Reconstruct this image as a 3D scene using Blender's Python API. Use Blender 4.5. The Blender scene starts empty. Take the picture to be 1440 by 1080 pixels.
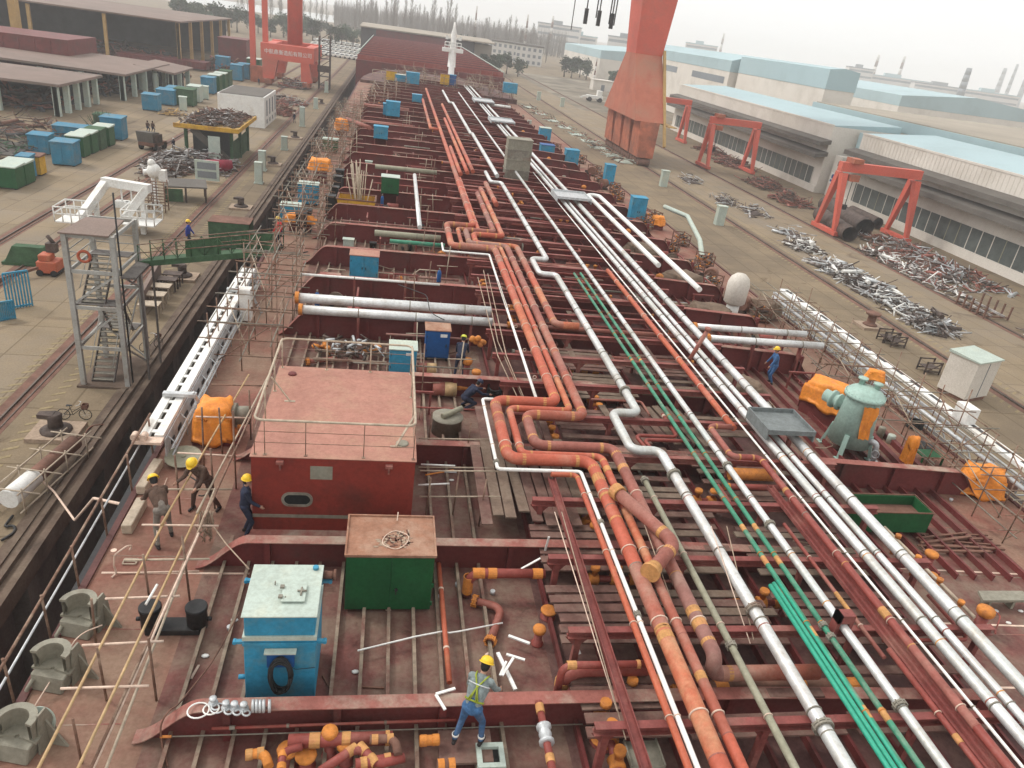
HAZE = 0.0005; SKY = 0.15; EXPO = 0.46; OVC = 6.3
import bpy, math, random
from mathutils import Vector, Matrix
random.seed(11)
sc = bpy.context.scene
COL = sc.collection
V = Vector
PI = math.pi

# ------------------------------------------------------------------ camera model (all surveying of the photo is done with it)
F_PX, CX, CY, CAMH = 1045.0, 720.0, 540.0, 13.0
RX = V((0.98286998, 0.05206424, 0.17679341))
RY = V((-0.13539844, -0.44681485, 0.88432107))
RZ = V((0.12503543, -0.89311018, -0.43211149))
def ray(px, py):
    d = V((px-CX, py-CY, F_PX))
    return V((RX.dot(d), RY.dot(d), RZ.dot(d)))
def at(px, py, z=0.0):
    d = ray(px, py); t = (z-CAMH)/d.z
    return V((d.x*t, d.y*t, z))
def atY(px, py, Y):
    d = ray(px, py); t = Y/d.y
    return V((d.x*t, Y, CAMH+d.z*t))
def atX(px, py, X):
    d = ray(px, py); t = X/d.x
    return V((X, d.y*t, CAMH+d.z*t))
QZ = -9.0                                   # level of the quay below the ship's deck
def dz(x): return -0.045*max(0.0, x-9.0)    # camber of the deck

ORD = ['first', 'second', 'third', 'fourth', 'fifth', 'sixth', 'seventh', 'eighth', 'ninth', 'tenth', 'eleventh', 'twelfth',
       'thirteenth', 'fourteenth', 'fifteenth', 'sixteenth', 'seventeenth', 'eighteenth', 'nineteenth', 'twentieth']
def ordn(i):
    if i < 20: return ORD[i]
    tens = {20: 'twenty', 30: 'thirty', 40: 'forty', 50: 'fifty', 60: 'sixty', 70: 'seventy', 80: 'eighty', 90: 'ninety'}
    n = i+1; t = n//10*10; u = n % 10
    if u == 0: return {20: 'twentieth', 30: 'thirtieth', 40: 'fortieth', 50: 'fiftieth', 60: 'sixtieth', 70: 'seventieth', 80: 'eightieth', 90: 'ninetieth'}[t]
    return tens[t]+'-'+ORD[u-1]

# ------------------------------------------------------------------ materials
MATS = {}
def mat(key, col, rough=0.7, metal=0.0, var=0.25, scale=1.5, dirt=None, dirt_amt=0.0, dirt_scale=0.6, bump=0.0, bump_scale=20.0, spec=0.35, streak=None, joints=None, stain=0.0):
    if key in MATS: return MATS[key]
    m = bpy.data.materials.new(key); m.use_nodes = True
    nt = m.node_tree; N = nt.nodes; L = nt.links
    b = N['Principled BSDF']
    b.inputs['Roughness'].default_value = rough; b.inputs['Metallic'].default_value = metal
    b.inputs['Specular IOR Level'].default_value = spec
    geo = N.new('ShaderNodeNewGeometry')
    vec = geo.outputs['Position']
    if streak:
        mp = N.new('ShaderNodeMapping'); mp.inputs['Scale'].default_value = streak
        L.new(vec, mp.inputs['Vector']); svec = mp.outputs['Vector']
    else: svec = vec
    n1 = N.new('ShaderNodeTexNoise'); n1.inputs['Scale'].default_value = scale; n1.inputs['Detail'].default_value = 6; n1.inputs['Roughness'].default_value = 0.65
    L.new(svec, n1.inputs['Vector'])
    r1 = N.new('ShaderNodeValToRGB'); r1.color_ramp.elements[0].position = 0.3; r1.color_ramp.elements[1].position = 0.72
    c0 = [max(0, c*(1-var)) for c in col]; c1 = [min(1, c*(1+var)) for c in col]
    r1.color_ramp.elements[0].color = (*c0, 1); r1.color_ramp.elements[1].color = (*c1, 1)
    L.new(n1.outputs['Fac'], r1.inputs['Fac'])
    out = r1.outputs['Color']
    if dirt and dirt_amt > 0:
        n2 = N.new('ShaderNodeTexNoise'); n2.inputs['Scale'].default_value = dirt_scale; n2.inputs['Detail'].default_value = 8; n2.inputs['Roughness'].default_value = 0.7
        L.new(vec, n2.inputs['Vector'])
        r2 = N.new('ShaderNodeValToRGB')
        r2.color_ramp.elements[0].position = 0.62-dirt_amt*0.35; r2.color_ramp.elements[1].position = 0.78-dirt_amt*0.25
        L.new(n2.outputs['Fac'], r2.inputs['Fac'])
        mx = N.new('ShaderNodeMix'); mx.data_type = 'RGBA'
        L.new(r2.outputs['Color'], mx.inputs[0]); L.new(out, mx.inputs[6]); mx.inputs[7].default_value = (*dirt, 1)
        out = mx.outputs[2]
    def mul(a, fac):
        mm = N.new('ShaderNodeMix'); mm.data_type = 'RGBA'; mm.blend_type = 'MULTIPLY'; mm.inputs[0].default_value = 1.0
        L.new(a, mm.inputs[6]); L.new(fac, mm.inputs[7]); return mm.outputs[2]
    n4 = N.new('ShaderNodeTexNoise'); n4.inputs['Scale'].default_value = 9.0; n4.inputs['Detail'].default_value = 8; n4.inputs['Roughness'].default_value = 0.75
    L.new(vec, n4.inputs['Vector'])
    r4 = N.new('ShaderNodeValToRGB'); r4.color_ramp.elements[0].position = 0.33; r4.color_ramp.elements[1].position = 0.6
    r4.color_ramp.elements[0].color = (0.83, 0.81, 0.79, 1); r4.color_ramp.elements[1].color = (1.06, 1.06, 1.06, 1)
    L.new(n4.outputs['Fac'], r4.inputs['Fac']); out = mul(out, r4.outputs['Color'])
    rr = N.new('ShaderNodeMapRange'); rr.inputs['From Min'].default_value = 0.3; rr.inputs['From Max'].default_value = 0.7
    rr.inputs['To Min'].default_value = min(1, rough+0.18); rr.inputs['To Max'].default_value = max(0.2, rough-0.08); L.new(n4.outputs['Fac'], rr.inputs['Value']); L.new(rr.outputs[0], b.inputs['Roughness'])
    if stain:
        n5 = N.new('ShaderNodeTexNoise'); n5.inputs['Scale'].default_value = stain; n5.inputs['Detail'].default_value = 7; n5.inputs['Roughness'].default_value = 0.62; n5.inputs['Distortion'].default_value = 1.2
        L.new(vec, n5.inputs['Vector'])
        r5 = N.new('ShaderNodeValToRGB'); r5.color_ramp.elements[0].position = 0.60; r5.color_ramp.elements[1].position = 0.70
        r5.color_ramp.elements[0].color = (1, 1, 1, 1); r5.color_ramp.elements[1].color = (0.55, 0.5, 0.47, 1)
        L.new(n5.outputs['Fac'], r5.inputs['Fac']); out = mul(out, r5.outputs['Color'])
    if joints:
        bk = N.new('ShaderNodeTexBrick'); bk.inputs['Scale'].default_value = joints; bk.inputs['Mortar Size'].default_value = 0.006; bk.inputs['Mortar Smooth'].default_value = 0.4
        bk.inputs['Color1'].default_value = (1, 1, 1, 1); bk.inputs['Color2'].default_value = (0.88, 0.88, 0.87, 1); bk.inputs['Mortar'].default_value = (0.6, 0.57, 0.53, 1); bk.offset = 0.0
        mpj = N.new('ShaderNodeMapping'); mpj.inputs['Rotation'].default_value = (0, 0, PI/2); L.new(vec, mpj.inputs['Vector']); L.new(mpj.outputs[0], bk.inputs['Vector']); out = mul(out, bk.outputs['Color'])
    L.new(out, b.inputs['Base Color'])
    if bump > 0:
        n3 = N.new('ShaderNodeTexNoise'); n3.inputs['Scale'].default_value = bump_scale; n3.inputs['Detail'].default_value = 4
        L.new(svec, n3.inputs['Vector'])
        bp = N.new('ShaderNodeBump'); bp.inputs['Strength'].default_value = bump; bp.inputs['Distance'].default_value = 0.03
        L.new(n3.outputs['Fac'], bp.inputs['Height']); L.new(bp.outputs['Normal'], b.inputs['Normal'])
    MATS[key] = m
    return m

DUST = (0.36, 0.28, 0.22); RUST = (0.16, 0.06, 0.03)
M_DECKB = mat('deck_paint_bays', (0.145, 0.052, 0.043), 0.72, stain=.9, var=0.35, scale=1.3, dirt=(0.20, 0.135, 0.10), dirt_amt=0.62, dirt_scale=0.7, bump=0.15, bump_scale=6)
M_DECK = mat('deck_paint', (0.215, 0.084, 0.06), 0.75, stain=.55, var=0.3, scale=0.9, dirt=(0.26, 0.165, 0.115), dirt_amt=0.68, dirt_scale=0.3, bump=0.15, bump_scale=6)
M_STIFF = mat('stiffener_paint', (0.25, 0.195, 0.145), 0.8, var=0.35, scale=3, dirt=(0.17, 0.07, 0.055), dirt_amt=0.45, dirt_scale=1.2)
M_GIRD = mat('girder_paint', (0.155, 0.031, 0.029), 0.55, var=0.25, scale=1.2, dirt=(0.09, 0.035, 0.03), dirt_amt=0.4)
M_FLANGE = mat('flange_top_paint', (0.28, 0.10, 0.08), 0.75, var=0.22, scale=2, dirt=DUST, dirt_amt=0.45, dirt_scale=0.8)
M_HULL = mat('hull_paint', (0.10, 0.035, 0.03), 0.6, var=0.3)
M_HOUSE = mat('house_paint', (0.23, 0.034, 0.024), 0.42, var=0.12, scale=0.8, dirt=(0.13, 0.03, 0.022), dirt_amt=0.3)
M_ROOFP = mat('house_roof_paint', (0.385, 0.185, 0.14), 0.75, var=0.12, scale=1.5, dirt=(0.40, 0.23, 0.16), dirt_amt=0.45, dirt_scale=0.7)
M_RAIL = mat('rail_paint', (0.45, 0.37, 0.28), 0.6, var=0.25, scale=4)
M_GREYST = mat('bare_steel', (0.24, 0.22, 0.18), 0.6, 0.2, var=0.3, scale=3, dirt=RUST, dirt_amt=0.2)
M_DARK = mat('painted_shade_black', (0.012, 0.012, 0.012), 0.9, var=0.3)  # black standing in for the shade inside openings
M_RACK = mat('rack_red', (0.215, 0.058, 0.05), 0.6, var=0.25, scale=2.5, dirt=(0.30, 0.14, 0.11), dirt_amt=0.35)
M_SALM = mat('salmon_primer', (0.43, 0.098, 0.055), 0.55, var=0.13, scale=1.6, dirt=(0.47, 0.21, 0.14), dirt_amt=0.35, dirt_scale=0.5)
M_ORNG = mat('orange_primer', (0.44, 0.105, 0.052), 0.5, var=0.15, scale=1.5, dirt=(0.45, 0.2, 0.1), dirt_amt=0.3)
M_BRWN = mat('brown_primer', (0.27, 0.09, 0.067), 0.55, var=0.2, scale=1.5, dirt=(0.36, 0.17, 0.13), dirt_amt=0.4, dirt_scale=0.6)
M_REDP = mat('red_pipe_paint', (0.25, 0.055, 0.043), 0.5, var=0.2, scale=1.8, dirt=(0.33, 0.13, 0.1), dirt_amt=0.3)
M_TRAYG = mat('tray_grey', (0.17, 0.19, 0.19), 0.6, .1, var=.25, scale=3)
M_CANV = mat('brown_canvas', (0.17, 0.12, 0.085), 0.9, var=.3, scale=2, bump=.5, bump_scale=6)
M_BAND = mat('weld_band_ochre', (0.50, 0.255, 0.09), 0.7, var=0.3, scale=6, dirt=(0.5, 0.2, 0.1), dirt_amt=0.3, dirt_scale=3)
M_CLAMP = mat('clamp_cream', (0.66, 0.50, 0.40), 0.6, var=0.2, scale=6)
M_SILV = mat('galvanised_white', (0.66, 0.67, 0.665), 0.36, 0.4, var=0.12, scale=1.2, dirt=(0.5, 0.47, 0.43), dirt_amt=0.35, dirt_scale=0.9)
M_WHITE = mat('white_paint', (0.78, 0.78, 0.75), 0.5, var=0.08, scale=1.5, dirt=(0.6, 0.55, 0.47), dirt_amt=0.25)
M_GALV = mat('galvanised_grey', (0.52, 0.54, 0.55), 0.45, 0.35, var=0.2, scale=3)
M_GRN = mat('green_pipe_paint', (0.045, 0.22, 0.135), 0.5, var=0.25, scale=2, dirt=(0.22, 0.27, 0.2), dirt_amt=0.35, dirt_scale=1.3)
M_TEAL = mat('bright_green_pipe', (0.03, 0.33, 0.215), 0.45, var=0.12, scale=2)
M_GGRN = mat('grey_green_pipe', (0.27, 0.26, 0.19), 0.6, var=0.2, scale=1.5)
M_BLUE = mat('cabinet_blue', (0.03, 0.25, 0.41), 0.5, var=0.2, scale=1.6, dirt=(0.10, 0.23, 0.28), dirt_amt=0.4, dirt_scale=1.5, bump=.1, bump_scale=3)
M_BLUEF = mat('site_cabinet_blue', (0.03, 0.19, 0.31), 0.6, var=0.2, scale=.8, dirt=(0.12, 0.2, 0.24), dirt_amt=0.4)
M_DECKD = mat('deck_dark', (0.09, 0.038, 0.035), 0.75, var=0.4, scale=1.1, dirt=(0.17, 0.095, 0.075), dirt_amt=0.5, dirt_scale=0.5, bump=0.15, bump_scale=6)  # darker deck tone for the middle strips and the forecastle
M_SALM2 = mat('salmon_primer_orange', (0.45, 0.122, 0.06), 0.6, var=0.16, scale=2.5, dirt=(0.5, 0.27, 0.15), dirt_amt=0.45, dirt_scale=0.8)
M_SALM3 = mat('salmon_primer_dull', (0.34, 0.095, 0.06), 0.6, var=0.18, scale=2.0, dirt=(0.36, 0.2, 0.15), dirt_amt=0.5, dirt_scale=0.7)
M_BRWN2 = mat('brown_primer_grey', (0.25, 0.115, 0.095), 0.65, var=0.2, scale=2.0, dirt=(0.33, 0.2, 0.16), dirt_amt=0.5, dirt_scale=0.9)
M_SILV2 = mat('galvanised_dull', (0.58, 0.60, 0.585), 0.42, 0.35, var=0.12, scale=2.2, dirt=(0.42, 0.39, 0.34), dirt_amt=0.45, dirt_scale=1.1)
M_REDP2 = mat('red_pipe_dusty', (0.29, 0.095, 0.075), 0.65, var=0.2, scale=2.0, dirt=(0.36, 0.18, 0.14), dirt_amt=0.4, dirt_scale=.8)
M_DBLUE = mat('cabinet_dark_blue', (0.01, 0.085, 0.27), 0.45, var=0.15, scale=1.2)
M_LID = mat('cabinet_lid_pale', (0.43, 0.50, 0.445), 0.6, var=0.1, scale=1.5, dirt=(0.5, 0.52, 0.42), dirt_amt=0.35)
M_DGRN = mat('cabinet_dark_green', (0.008, 0.085, 0.026), 0.45, var=0.2, scale=1.3)
M_DUSTTOP = mat('dusty_rust_top', (0.30, 0.15, 0.095), 0.85, var=0.25, scale=2.2, dirt=(0.38, 0.24, 0.17), dirt_amt=0.5, dirt_scale=1.4, bump=0.2)
M_YEL = mat('skip_yellow', (0.58, 0.34, 0.03), 0.55, var=0.2, scale=1.5, dirt=(0.3, 0.14, 0.05), dirt_amt=0.35)
M_TARP = mat('orange_tarp', (0.78, 0.27, 0.035), 0.5, var=0.14, scale=3, bump=0.4, bump_scale=7, dirt=(0.62, 0.2, 0.04), dirt_amt=0.4, dirt_scale=2.5)
M_OTAPE = mat('orange_wrap', (0.62, 0.23, 0.045), 0.7, var=0.3, scale=8, dirt=(0.35, 0.13, 0.04), dirt_amt=0.45, dirt_scale=4)
M_TANK = mat('tank_pale_teal', (0.33, 0.47, 0.415), 0.45, var=0.1, scale=1.2)
M_CONC = mat('quay_concrete', (0.235, 0.178, 0.112), 0.9, joints=.09, stain=.22, var=0.2, scale=0.25, dirt=(0.165, 0.125, 0.083), dirt_amt=0.6, dirt_scale=0.09, bump=0.08, bump_scale=3)
M_ROAD = mat('worn_road_concrete', (0.265, 0.203, 0.13), 0.9, joints=.11, stain=.16, var=0.14, scale=0.3, dirt=(0.24, 0.195, 0.145), dirt_amt=0.55, dirt_scale=0.12)
M_CURB = mat('quay_curb_brown', (0.11, 0.075, 0.055), 0.85, var=0.35, scale=0.8, dirt=(0.17, 0.125, 0.09), dirt_amt=0.45, dirt_scale=0.6)
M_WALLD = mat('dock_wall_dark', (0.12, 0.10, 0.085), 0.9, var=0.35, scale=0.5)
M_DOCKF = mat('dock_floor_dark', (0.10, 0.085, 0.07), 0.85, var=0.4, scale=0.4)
M_STEELRAIL = mat('crane_rail_steel', (0.13, 0.105, 0.085), 0.55, 0.4, var=0.3, scale=2)
M_HAZY = mat('hatch_yellow_faded', (0.27, 0.21, 0.115), 0.85, var=0.25, scale=3)
M_WOOD = mat('plank_weathered', (0.165, 0.115, 0.085), 0.85, var=0.35, scale=2, streak=(1, 1, 1), dirt=(0.22, 0.165, 0.125), dirt_amt=0.5, dirt_scale=1.1)
M_WOOD2 = mat('plank_red_dusted', (0.155, 0.08, 0.065), 0.85, var=0.35, scale=2, dirt=(0.21, 0.14, 0.11), dirt_amt=0.45, dirt_scale=1.3)
M_BAMB = mat('bamboo_tan', (0.46, 0.31, 0.16), 0.6, var=0.25, scale=3)
M_POLE = mat('scaffold_rusty', (0.20, 0.115, 0.08), 0.65, 0.2, var=0.4, scale=3, dirt=(0.36, 0.27, 0.2), dirt_amt=0.45, dirt_scale=2)
M_ROPE = mat('rope_tan', (0.36, 0.27, 0.2), 0.9, var=0.25, scale=6)
M_BLK = mat('black_paint', (0.017, 0.017, 0.018), 0.45, var=0.3, scale=2, dirt=(0.06, 0.05, 0.045), dirt_amt=0.3)
M_RUBBER = mat('black_rubber', (0.02, 0.02, 0.02), 0.7, var=0.3)
M_CAST = mat('grey_casting', (0.25, 0.235, 0.185), 0.6, var=0.15, scale=2, dirt=(0.2, 0.16, 0.12), dirt_amt=0.3)
M_CRANE = mat('crane_red', (0.60, 0.115, 0.075), 0.55, var=0.12, scale=0.15, dirt=(0.45, 0.13, 0.09), dirt_amt=0.35, dirt_scale=0.12)
M_CRANE2 = mat('crane_base_rust', (0.42, 0.13, 0.07), 0.7, var=0.3, scale=0.5, dirt=(0.22, 0.09, 0.06), dirt_amt=0.4, dirt_scale=0.3)
M_SHEDW = mat('shed_wall_white', (0.66, 0.62, 0.56), 0.7, var=0.06, scale=0.15, dirt=(0.52, 0.48, 0.42), dirt_amt=0.4, dirt_scale=0.08)
M_SHEDWIN = mat('shed_glazing_grey', (0.085, 0.10, 0.095), 0.35, var=0.35, scale=0.5)
M_SHEDROOF = mat('shed_roof_pale_blue', (0.37, 0.495, 0.525), 0.55, var=0.06, scale=0.1, dirt=(0.30, 0.40, 0.42), dirt_amt=0.4, dirt_scale=0.05)
M_ROOFTAN = mat('flat_roof_tan', (0.33, 0.29, 0.235), 0.85, var=0.15, scale=0.08)
M_AWN = mat('awning_grey', (0.12, 0.108, 0.095), 0.8, var=0.2, scale=0.3)
M_SCRAP = mat('scrap_pale', (0.48, 0.47, 0.46), 0.5, 0.3, var=0.4, scale=1.2, dirt=(0.13, 0.085, 0.065), dirt_amt=0.6, dirt_scale=0.9)
M_SCRAPD = mat('scrap_dark', (0.09, 0.065, 0.055), 0.7, 0.2, var=0.5, scale=1.5)
M_BROWN = mat('brown_rust', (0.17, 0.085, 0.06), 0.8, var=0.35, scale=1.2)
M_TOWER = mat('tower_grey_paint', (0.40, 0.40, 0.375), 0.6, var=0.15, scale=0.8, dirt=(0.27, 0.23, 0.19), dirt_amt=0.35, dirt_scale=0.7)
M_TOWERD = mat('tower_stair_dark', (0.13, 0.115, 0.105), 0.7, var=0.35, scale=1)
M_NET = mat('green_mesh_panel', (0.045, 0.10, 0.048), 0.8, var=0.35, scale=1.5)
M_SKIN = mat('skin', (0.42, 0.24, 0.17), 0.6, var=0.08)
M_HAIR = mat('hair_black', (0.012, 0.01, 0.01), 0.6, var=0.2)
M_HELM = mat('helmet_yellow', (0.80, 0.52, 0.03), 0.35, var=0.06)
M_BOOT = mat('boot_black', (0.025, 0.02, 0.02), 0.7, var=0.3)
M_LEAF = mat('leaf_dark_green', (0.045, 0.07, 0.04), 0.85, var=0.4, scale=0.6, dirt=(0.065, 0.09, 0.045), dirt_amt=0.5, dirt_scale=0.3)
M_BARK = mat('bark_grey', (0.17, 0.145, 0.125), 0.9, var=0.25, scale=0.5)
M_FARW = mat('far_wall_white', (0.62, 0.60, 0.57), 0.8, var=0.1, scale=0.05)
M_FARG = mat('far_window_grey', (0.20, 0.22, 0.24), 0.5, var=0.2, scale=0.05)
M_TANROOF = mat('shed_roof_pinkish', (0.22, 0.16, 0.135), 0.8, var=0.15, scale=0.15, dirt=(0.17, 0.13, 0.11), dirt_amt=0.5, dirt_scale=0.1)
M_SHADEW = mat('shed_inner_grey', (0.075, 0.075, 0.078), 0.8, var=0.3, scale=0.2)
M_YCOL = mat('column_ochre', (0.42, 0.27, 0.10), 0.7, var=0.2, scale=0.5)

# ------------------------------------------------------------------ mesh builder
class MB:
    def __init__(s): s.v = []; s.f = []; s.m = []; s.s = []
    def add(s, vs, fs, mi=0, smooth=False):
        o = len(s.v); s.v.extend(V(p) for p in vs)
        for f in fs: s.f.append([i+o for i in f]); s.m.append(mi); s.s.append(smooth)
        return s
    def hexa(s, p, mi=0):
        return s.add(p, [(3, 2, 1, 0), (4, 5, 6, 7), (0, 1, 5, 4), (1, 2, 6, 5), (2, 3, 7, 6), (3, 0, 4, 7)], mi)
    def box(s, x0, y0, z0, x1, y1, z1, mi=0):
        return s.hexa([(x0, y0, z0), (x1, y0, z0), (x1, y1, z0), (x0, y1, z0), (x0, y0, z1), (x1, y0, z1), (x1, y1, z1), (x0, y1, z1)], mi)
    def cbox(s, cx, cy, z0, w, d, h, mi=0):
        return s.box(cx-w/2, cy-d/2, z0, cx+w/2, cy+d/2, z0+h, mi)
    def bar(s, p, q, w, h=None, mi=0, up=V((0, 0, 1)), w2=None, h2=None):
        p = V(p); q = V(q); h = w if h is None else h; w2 = w if w2 is None else w2; h2 = h if h2 is None else h2
        d = (q-p).normalized()
        if abs(d.dot(up)) > 0.98: up = V((0, 1, 0))
        a = d.cross(up).normalized(); b = a.cross(d).normalized()
        P = []
        for c, ww, hh in ((p, w, h), (q, w2, h2)):
            P += [c-a*ww/2-b*hh/2, c+a*ww/2-b*hh/2, c+a*ww/2+b*hh/2, c-a*ww/2+b*hh/2]
        return s.add(P, [(0, 1, 2, 3), (7, 6, 5, 4), (0, 4, 5, 1), (1, 5, 6, 2), (2, 6, 7, 3), (3, 7, 4, 0)], mi)
    def tube(s, pts, r, n=8, mi=0, caps=True, r2=None):
        pts = [V(p) for p in pts]
        k = len(pts); o = len(s.v)
        t = []
        for i in range(k):
            a = pts[max(0, i-1)]; b = pts[min(k-1, i+1)]
            t.append((b-a).normalized())
        up = V((0, 0, 1)) if abs(t[0].z) < 0.9 else V((0, 1, 0))
        u = t[0].cross(up).normalized()
        for i in range(k):
            u = (u-t[i]*u.dot(t[i])).normalized(); w = t[i].cross(u)
            if 0 < i < k-1:
                c = max(0.5, (pts[i]-pts[i-1]).normalized().dot(t[i]))
            else: c = 1
            rr = r if r2 is None else r+(r2-r)*i/(k-1)
            for j in range(n):
                an = 2*PI*j/n
                s.v.append(pts[i]+(u*math.cos(an)+w*math.sin(an))*rr*(1/c if c < 1 else 1))
        for i in range(k-1):
            for j in range(n):
                j2 = (j+1) % n
                s.f.append([o+i*n+j, o+i*n+j2, o+(i+1)*n+j2, o+(i+1)*n+j]); s.m.append(mi); s.s.append(True)
        if caps:
            s.f.append([o+j for j in reversed(range(n))]); s.m.append(mi); s.s.append(False)
            s.f.append([o+(k-1)*n+j for j in range(n)]); s.m.append(mi); s.s.append(False)
        return s
    def cyl(s, p, q, r, r2=None, n=12, mi=0, caps=True):
        return s.tube([p, q], r, n, mi, caps, r2)
    def lathe(s, prof, c=(0, 0, 0), n=20, mi=0, axis=V((0, 0, 1)), smooth=True, cap=True):
        c = V(c); axis = V(axis).normalized()
        up = V((1, 0, 0)) if abs(axis.x) < 0.9 else V((0, 1, 0))
        a = (up-axis*up.dot(axis)).normalized(); b = axis.cross(a); o = len(s.v)
        for (r, z) in prof:
            for j in range(n):
                an = 2*PI*j/n
                s.v.append(c+axis*z+(a*math.cos(an)+b*math.sin(an))*r)
        for i in range(len(prof)-1):
            for j in range(n):
                j2 = (j+1) % n
                s.f.append([o+i*n+j, o+i*n+j2, o+(i+1)*n+j2, o+(i+1)*n+j]); s.m.append(mi); s.s.append(smooth)
        if cap:
            s.f.append([o+j for j in reversed(range(n))]); s.m.append(mi); s.s.append(False)
            s.f.append([o+(len(prof)-1)*n+j for j in range(n)]); s.m.append(mi); s.s.append(False)
        return s
    def torus(s, c, axis, R, r, n=16, m=6, mi=0):
        c = V(c); axis = V(axis).normalized()
        up = V((0, 0, 1)) if abs(axis.z) < 0.9 else V((0, 1, 0))
        a = axis.cross(up).normalized(); b = axis.cross(a); o = len(s.v)
        for i in range(n):
            an = 2*PI*i/n; d = a*math.cos(an)+b*math.sin(an)
            for j in range(m):
                bn = 2*PI*j/m
                s.v.append(c+d*(R+r*math.cos(bn))+axis*r*math.sin(bn))
        for i in range(n):
            for j in range(m):
                s.f.append([o+i*m+j, o+((i+1) % n)*m+j, o+((i+1) % n)*m+(j+1) % m, o+i*m+(j+1) % m]); s.m.append(mi); s.s.append(True)
        return s
    def extr(s, poly, vec, mi=0, mi_cap=None):
        poly = [V(p) for p in poly]; vec = V(vec); n = len(poly); o = len(s.v)
        s.v.extend(poly); s.v.extend(p+vec for p in poly)
        mc = mi if mi_cap is None else mi_cap
        s.f.append([o+i for i in reversed(range(n))]); s.m.append(mc); s.s.append(False)
        s.f.append([o+n+i for i in range(n)]); s.m.append(mc); s.s.append(False)
        for i in range(n):
            j = (i+1) % n
            s.f.append([o+i, o+j, o+n+j, o+n+i]); s.m.append(mi); s.s.append(False)
        return s
    def sph(s, c, rx, ry=None, rz=None, n=12, m=8, mi=0):
        ry = rx if ry is None else ry; rz = rx if rz is None else rz
        c = V(c); o = len(s.v)
        for i in range(m+1):
            th = PI*i/m
            for j in range(n):
                ph = 2*PI*j/n
                s.v.append(c+V((rx*math.sin(th)*math.cos(ph), ry*math.sin(th)*math.sin(ph), rz*math.cos(th))))
        for i in range(m):
            for j in range(n):
                j2 = (j+1) % n
                s.f.append([o+i*n+j, o+(i+1)*n+j, o+(i+1)*n+j2, o+i*n+j2]); s.m.append(mi); s.s.append(True)
        return s
    def mesh(s, name, mats, off=V((0, 0, 0)), recalc=True):
        me = bpy.data.meshes.new(name)
        me.from_pydata([tuple(p-off) for p in s.v], [], s.f)
        for m in (mats if isinstance(mats, (list, tuple)) else [mats]): me.materials.append(m)
        me.polygons.foreach_set('material_index', s.m)
        me.polygons.foreach_set('use_smooth', s.s)
        if recalc:
            import bmesh
            bm = bmesh.new(); bm.from_mesh(me); bmesh.ops.recalc_face_normals(bm, faces=bm.faces); bm.to_mesh(me); bm.free()
        me.update()
        return me

def thing(name, label, cat, loc=(0, 0, 0), rz=0.0, group=None):
    o = bpy.data.objects.new(name, None); COL.objects.link(o)
    o.empty_display_size = 0.3
    o.location = loc; o.rotation_euler = (0, 0, rz)
    o['label'] = label; o['category'] = cat
    if group: o['group'] = group
    return o
def bevel(o, w, seg=1):
    m = o.modifiers.new('bevel', 'BEVEL'); m.width = w; m.segments = seg; m.limit_method = 'ANGLE'; m.angle_limit = math.radians(40)
def part(name, mb, mats, parent, label=None, bev=0.0, world=False):
    """mb in the thing's local coordinates (or world ones when the thing is not rotated and world=True)"""
    root = parent
    while root.parent: root = root.parent
    off = V(root.location) if world else V((0, 0, 0))
    o = bpy.data.objects.new(name, mb.mesh(name, mats, off)); COL.objects.link(o)
    o.parent = parent
    if label: o['label'] = label
    if bev: bevel(o, bev)
    return o
def solo(name, mb, mats, label, cat, group=None, bev=0.0, kind=None):
    xs = [p.x for p in mb.v]; ys = [p.y for p in mb.v]; zs = [p.z for p in mb.v]
    c = V(((min(xs)+max(xs))/2, (min(ys)+max(ys))/2, min(zs)))
    o = bpy.data.objects.new(name, mb.mesh(name, mats, c)); COL.objects.link(o); o.location = c
    if kind: o['kind'] = kind
    if label: o['label'] = label
    if cat: o['category'] = cat
    if group: o['group'] = group
    if bev: bevel(o, bev)
    return o
def setting(name, mb, mats): return solo(name, mb, mats, None, None, kind='structure')
def dup(root, loc, rz=0.0, label=None, group=None, scale=None):
    def rec(o, par):
        c = o.copy(); COL.objects.link(c); c.parent = par
        for ch in o.children: rec(ch, c)
        return c
    r = rec(root, None); r.location = loc; r.rotation_euler = (0, 0, rz)
    if scale: r.scale = (scale,)*3 if not isinstance(scale, (tuple, list)) else scale
    if label: r['label'] = label
    if group: r['group'] = group
    return r
def fillet(pts, R, seg=5):
    pts = [V(p) for p in pts]; out = [pts[0]]
    for i in range(1, len(pts)-1):
        a, b, c = pts[i-1], pts[i], pts[i+1]
        d1 = (a-b); d2 = (c-b); l1, l2 = d1.length, d2.length
        if l1 < 1e-4 or l2 < 1e-4: continue
        d1 /= l1; d2 /= l2
        an = d1.angle(d2)
        if an > PI-0.05: out.append(b); continue
        t = min(R/math.tan(an/2), l1*0.49, l2*0.49); rr = t*math.tan(an/2)
        bis = (d1+d2).normalized(); cen = b+bis*(rr/math.sin(an/2))
        p0 = b+d1*t; p1 = b+d2*t
        v0 = p0-cen; v1 = p1-cen; ang = v0.angle(v1)
        for k in range(seg+1):
            f = k/seg
            w = (v0*math.sin((1-f)*ang)+v1*math.sin(f*ang))/math.sin(ang) if ang > 1e-4 else v0
            out.append(cen+w)
    out.append(pts[-1]); return out
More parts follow.
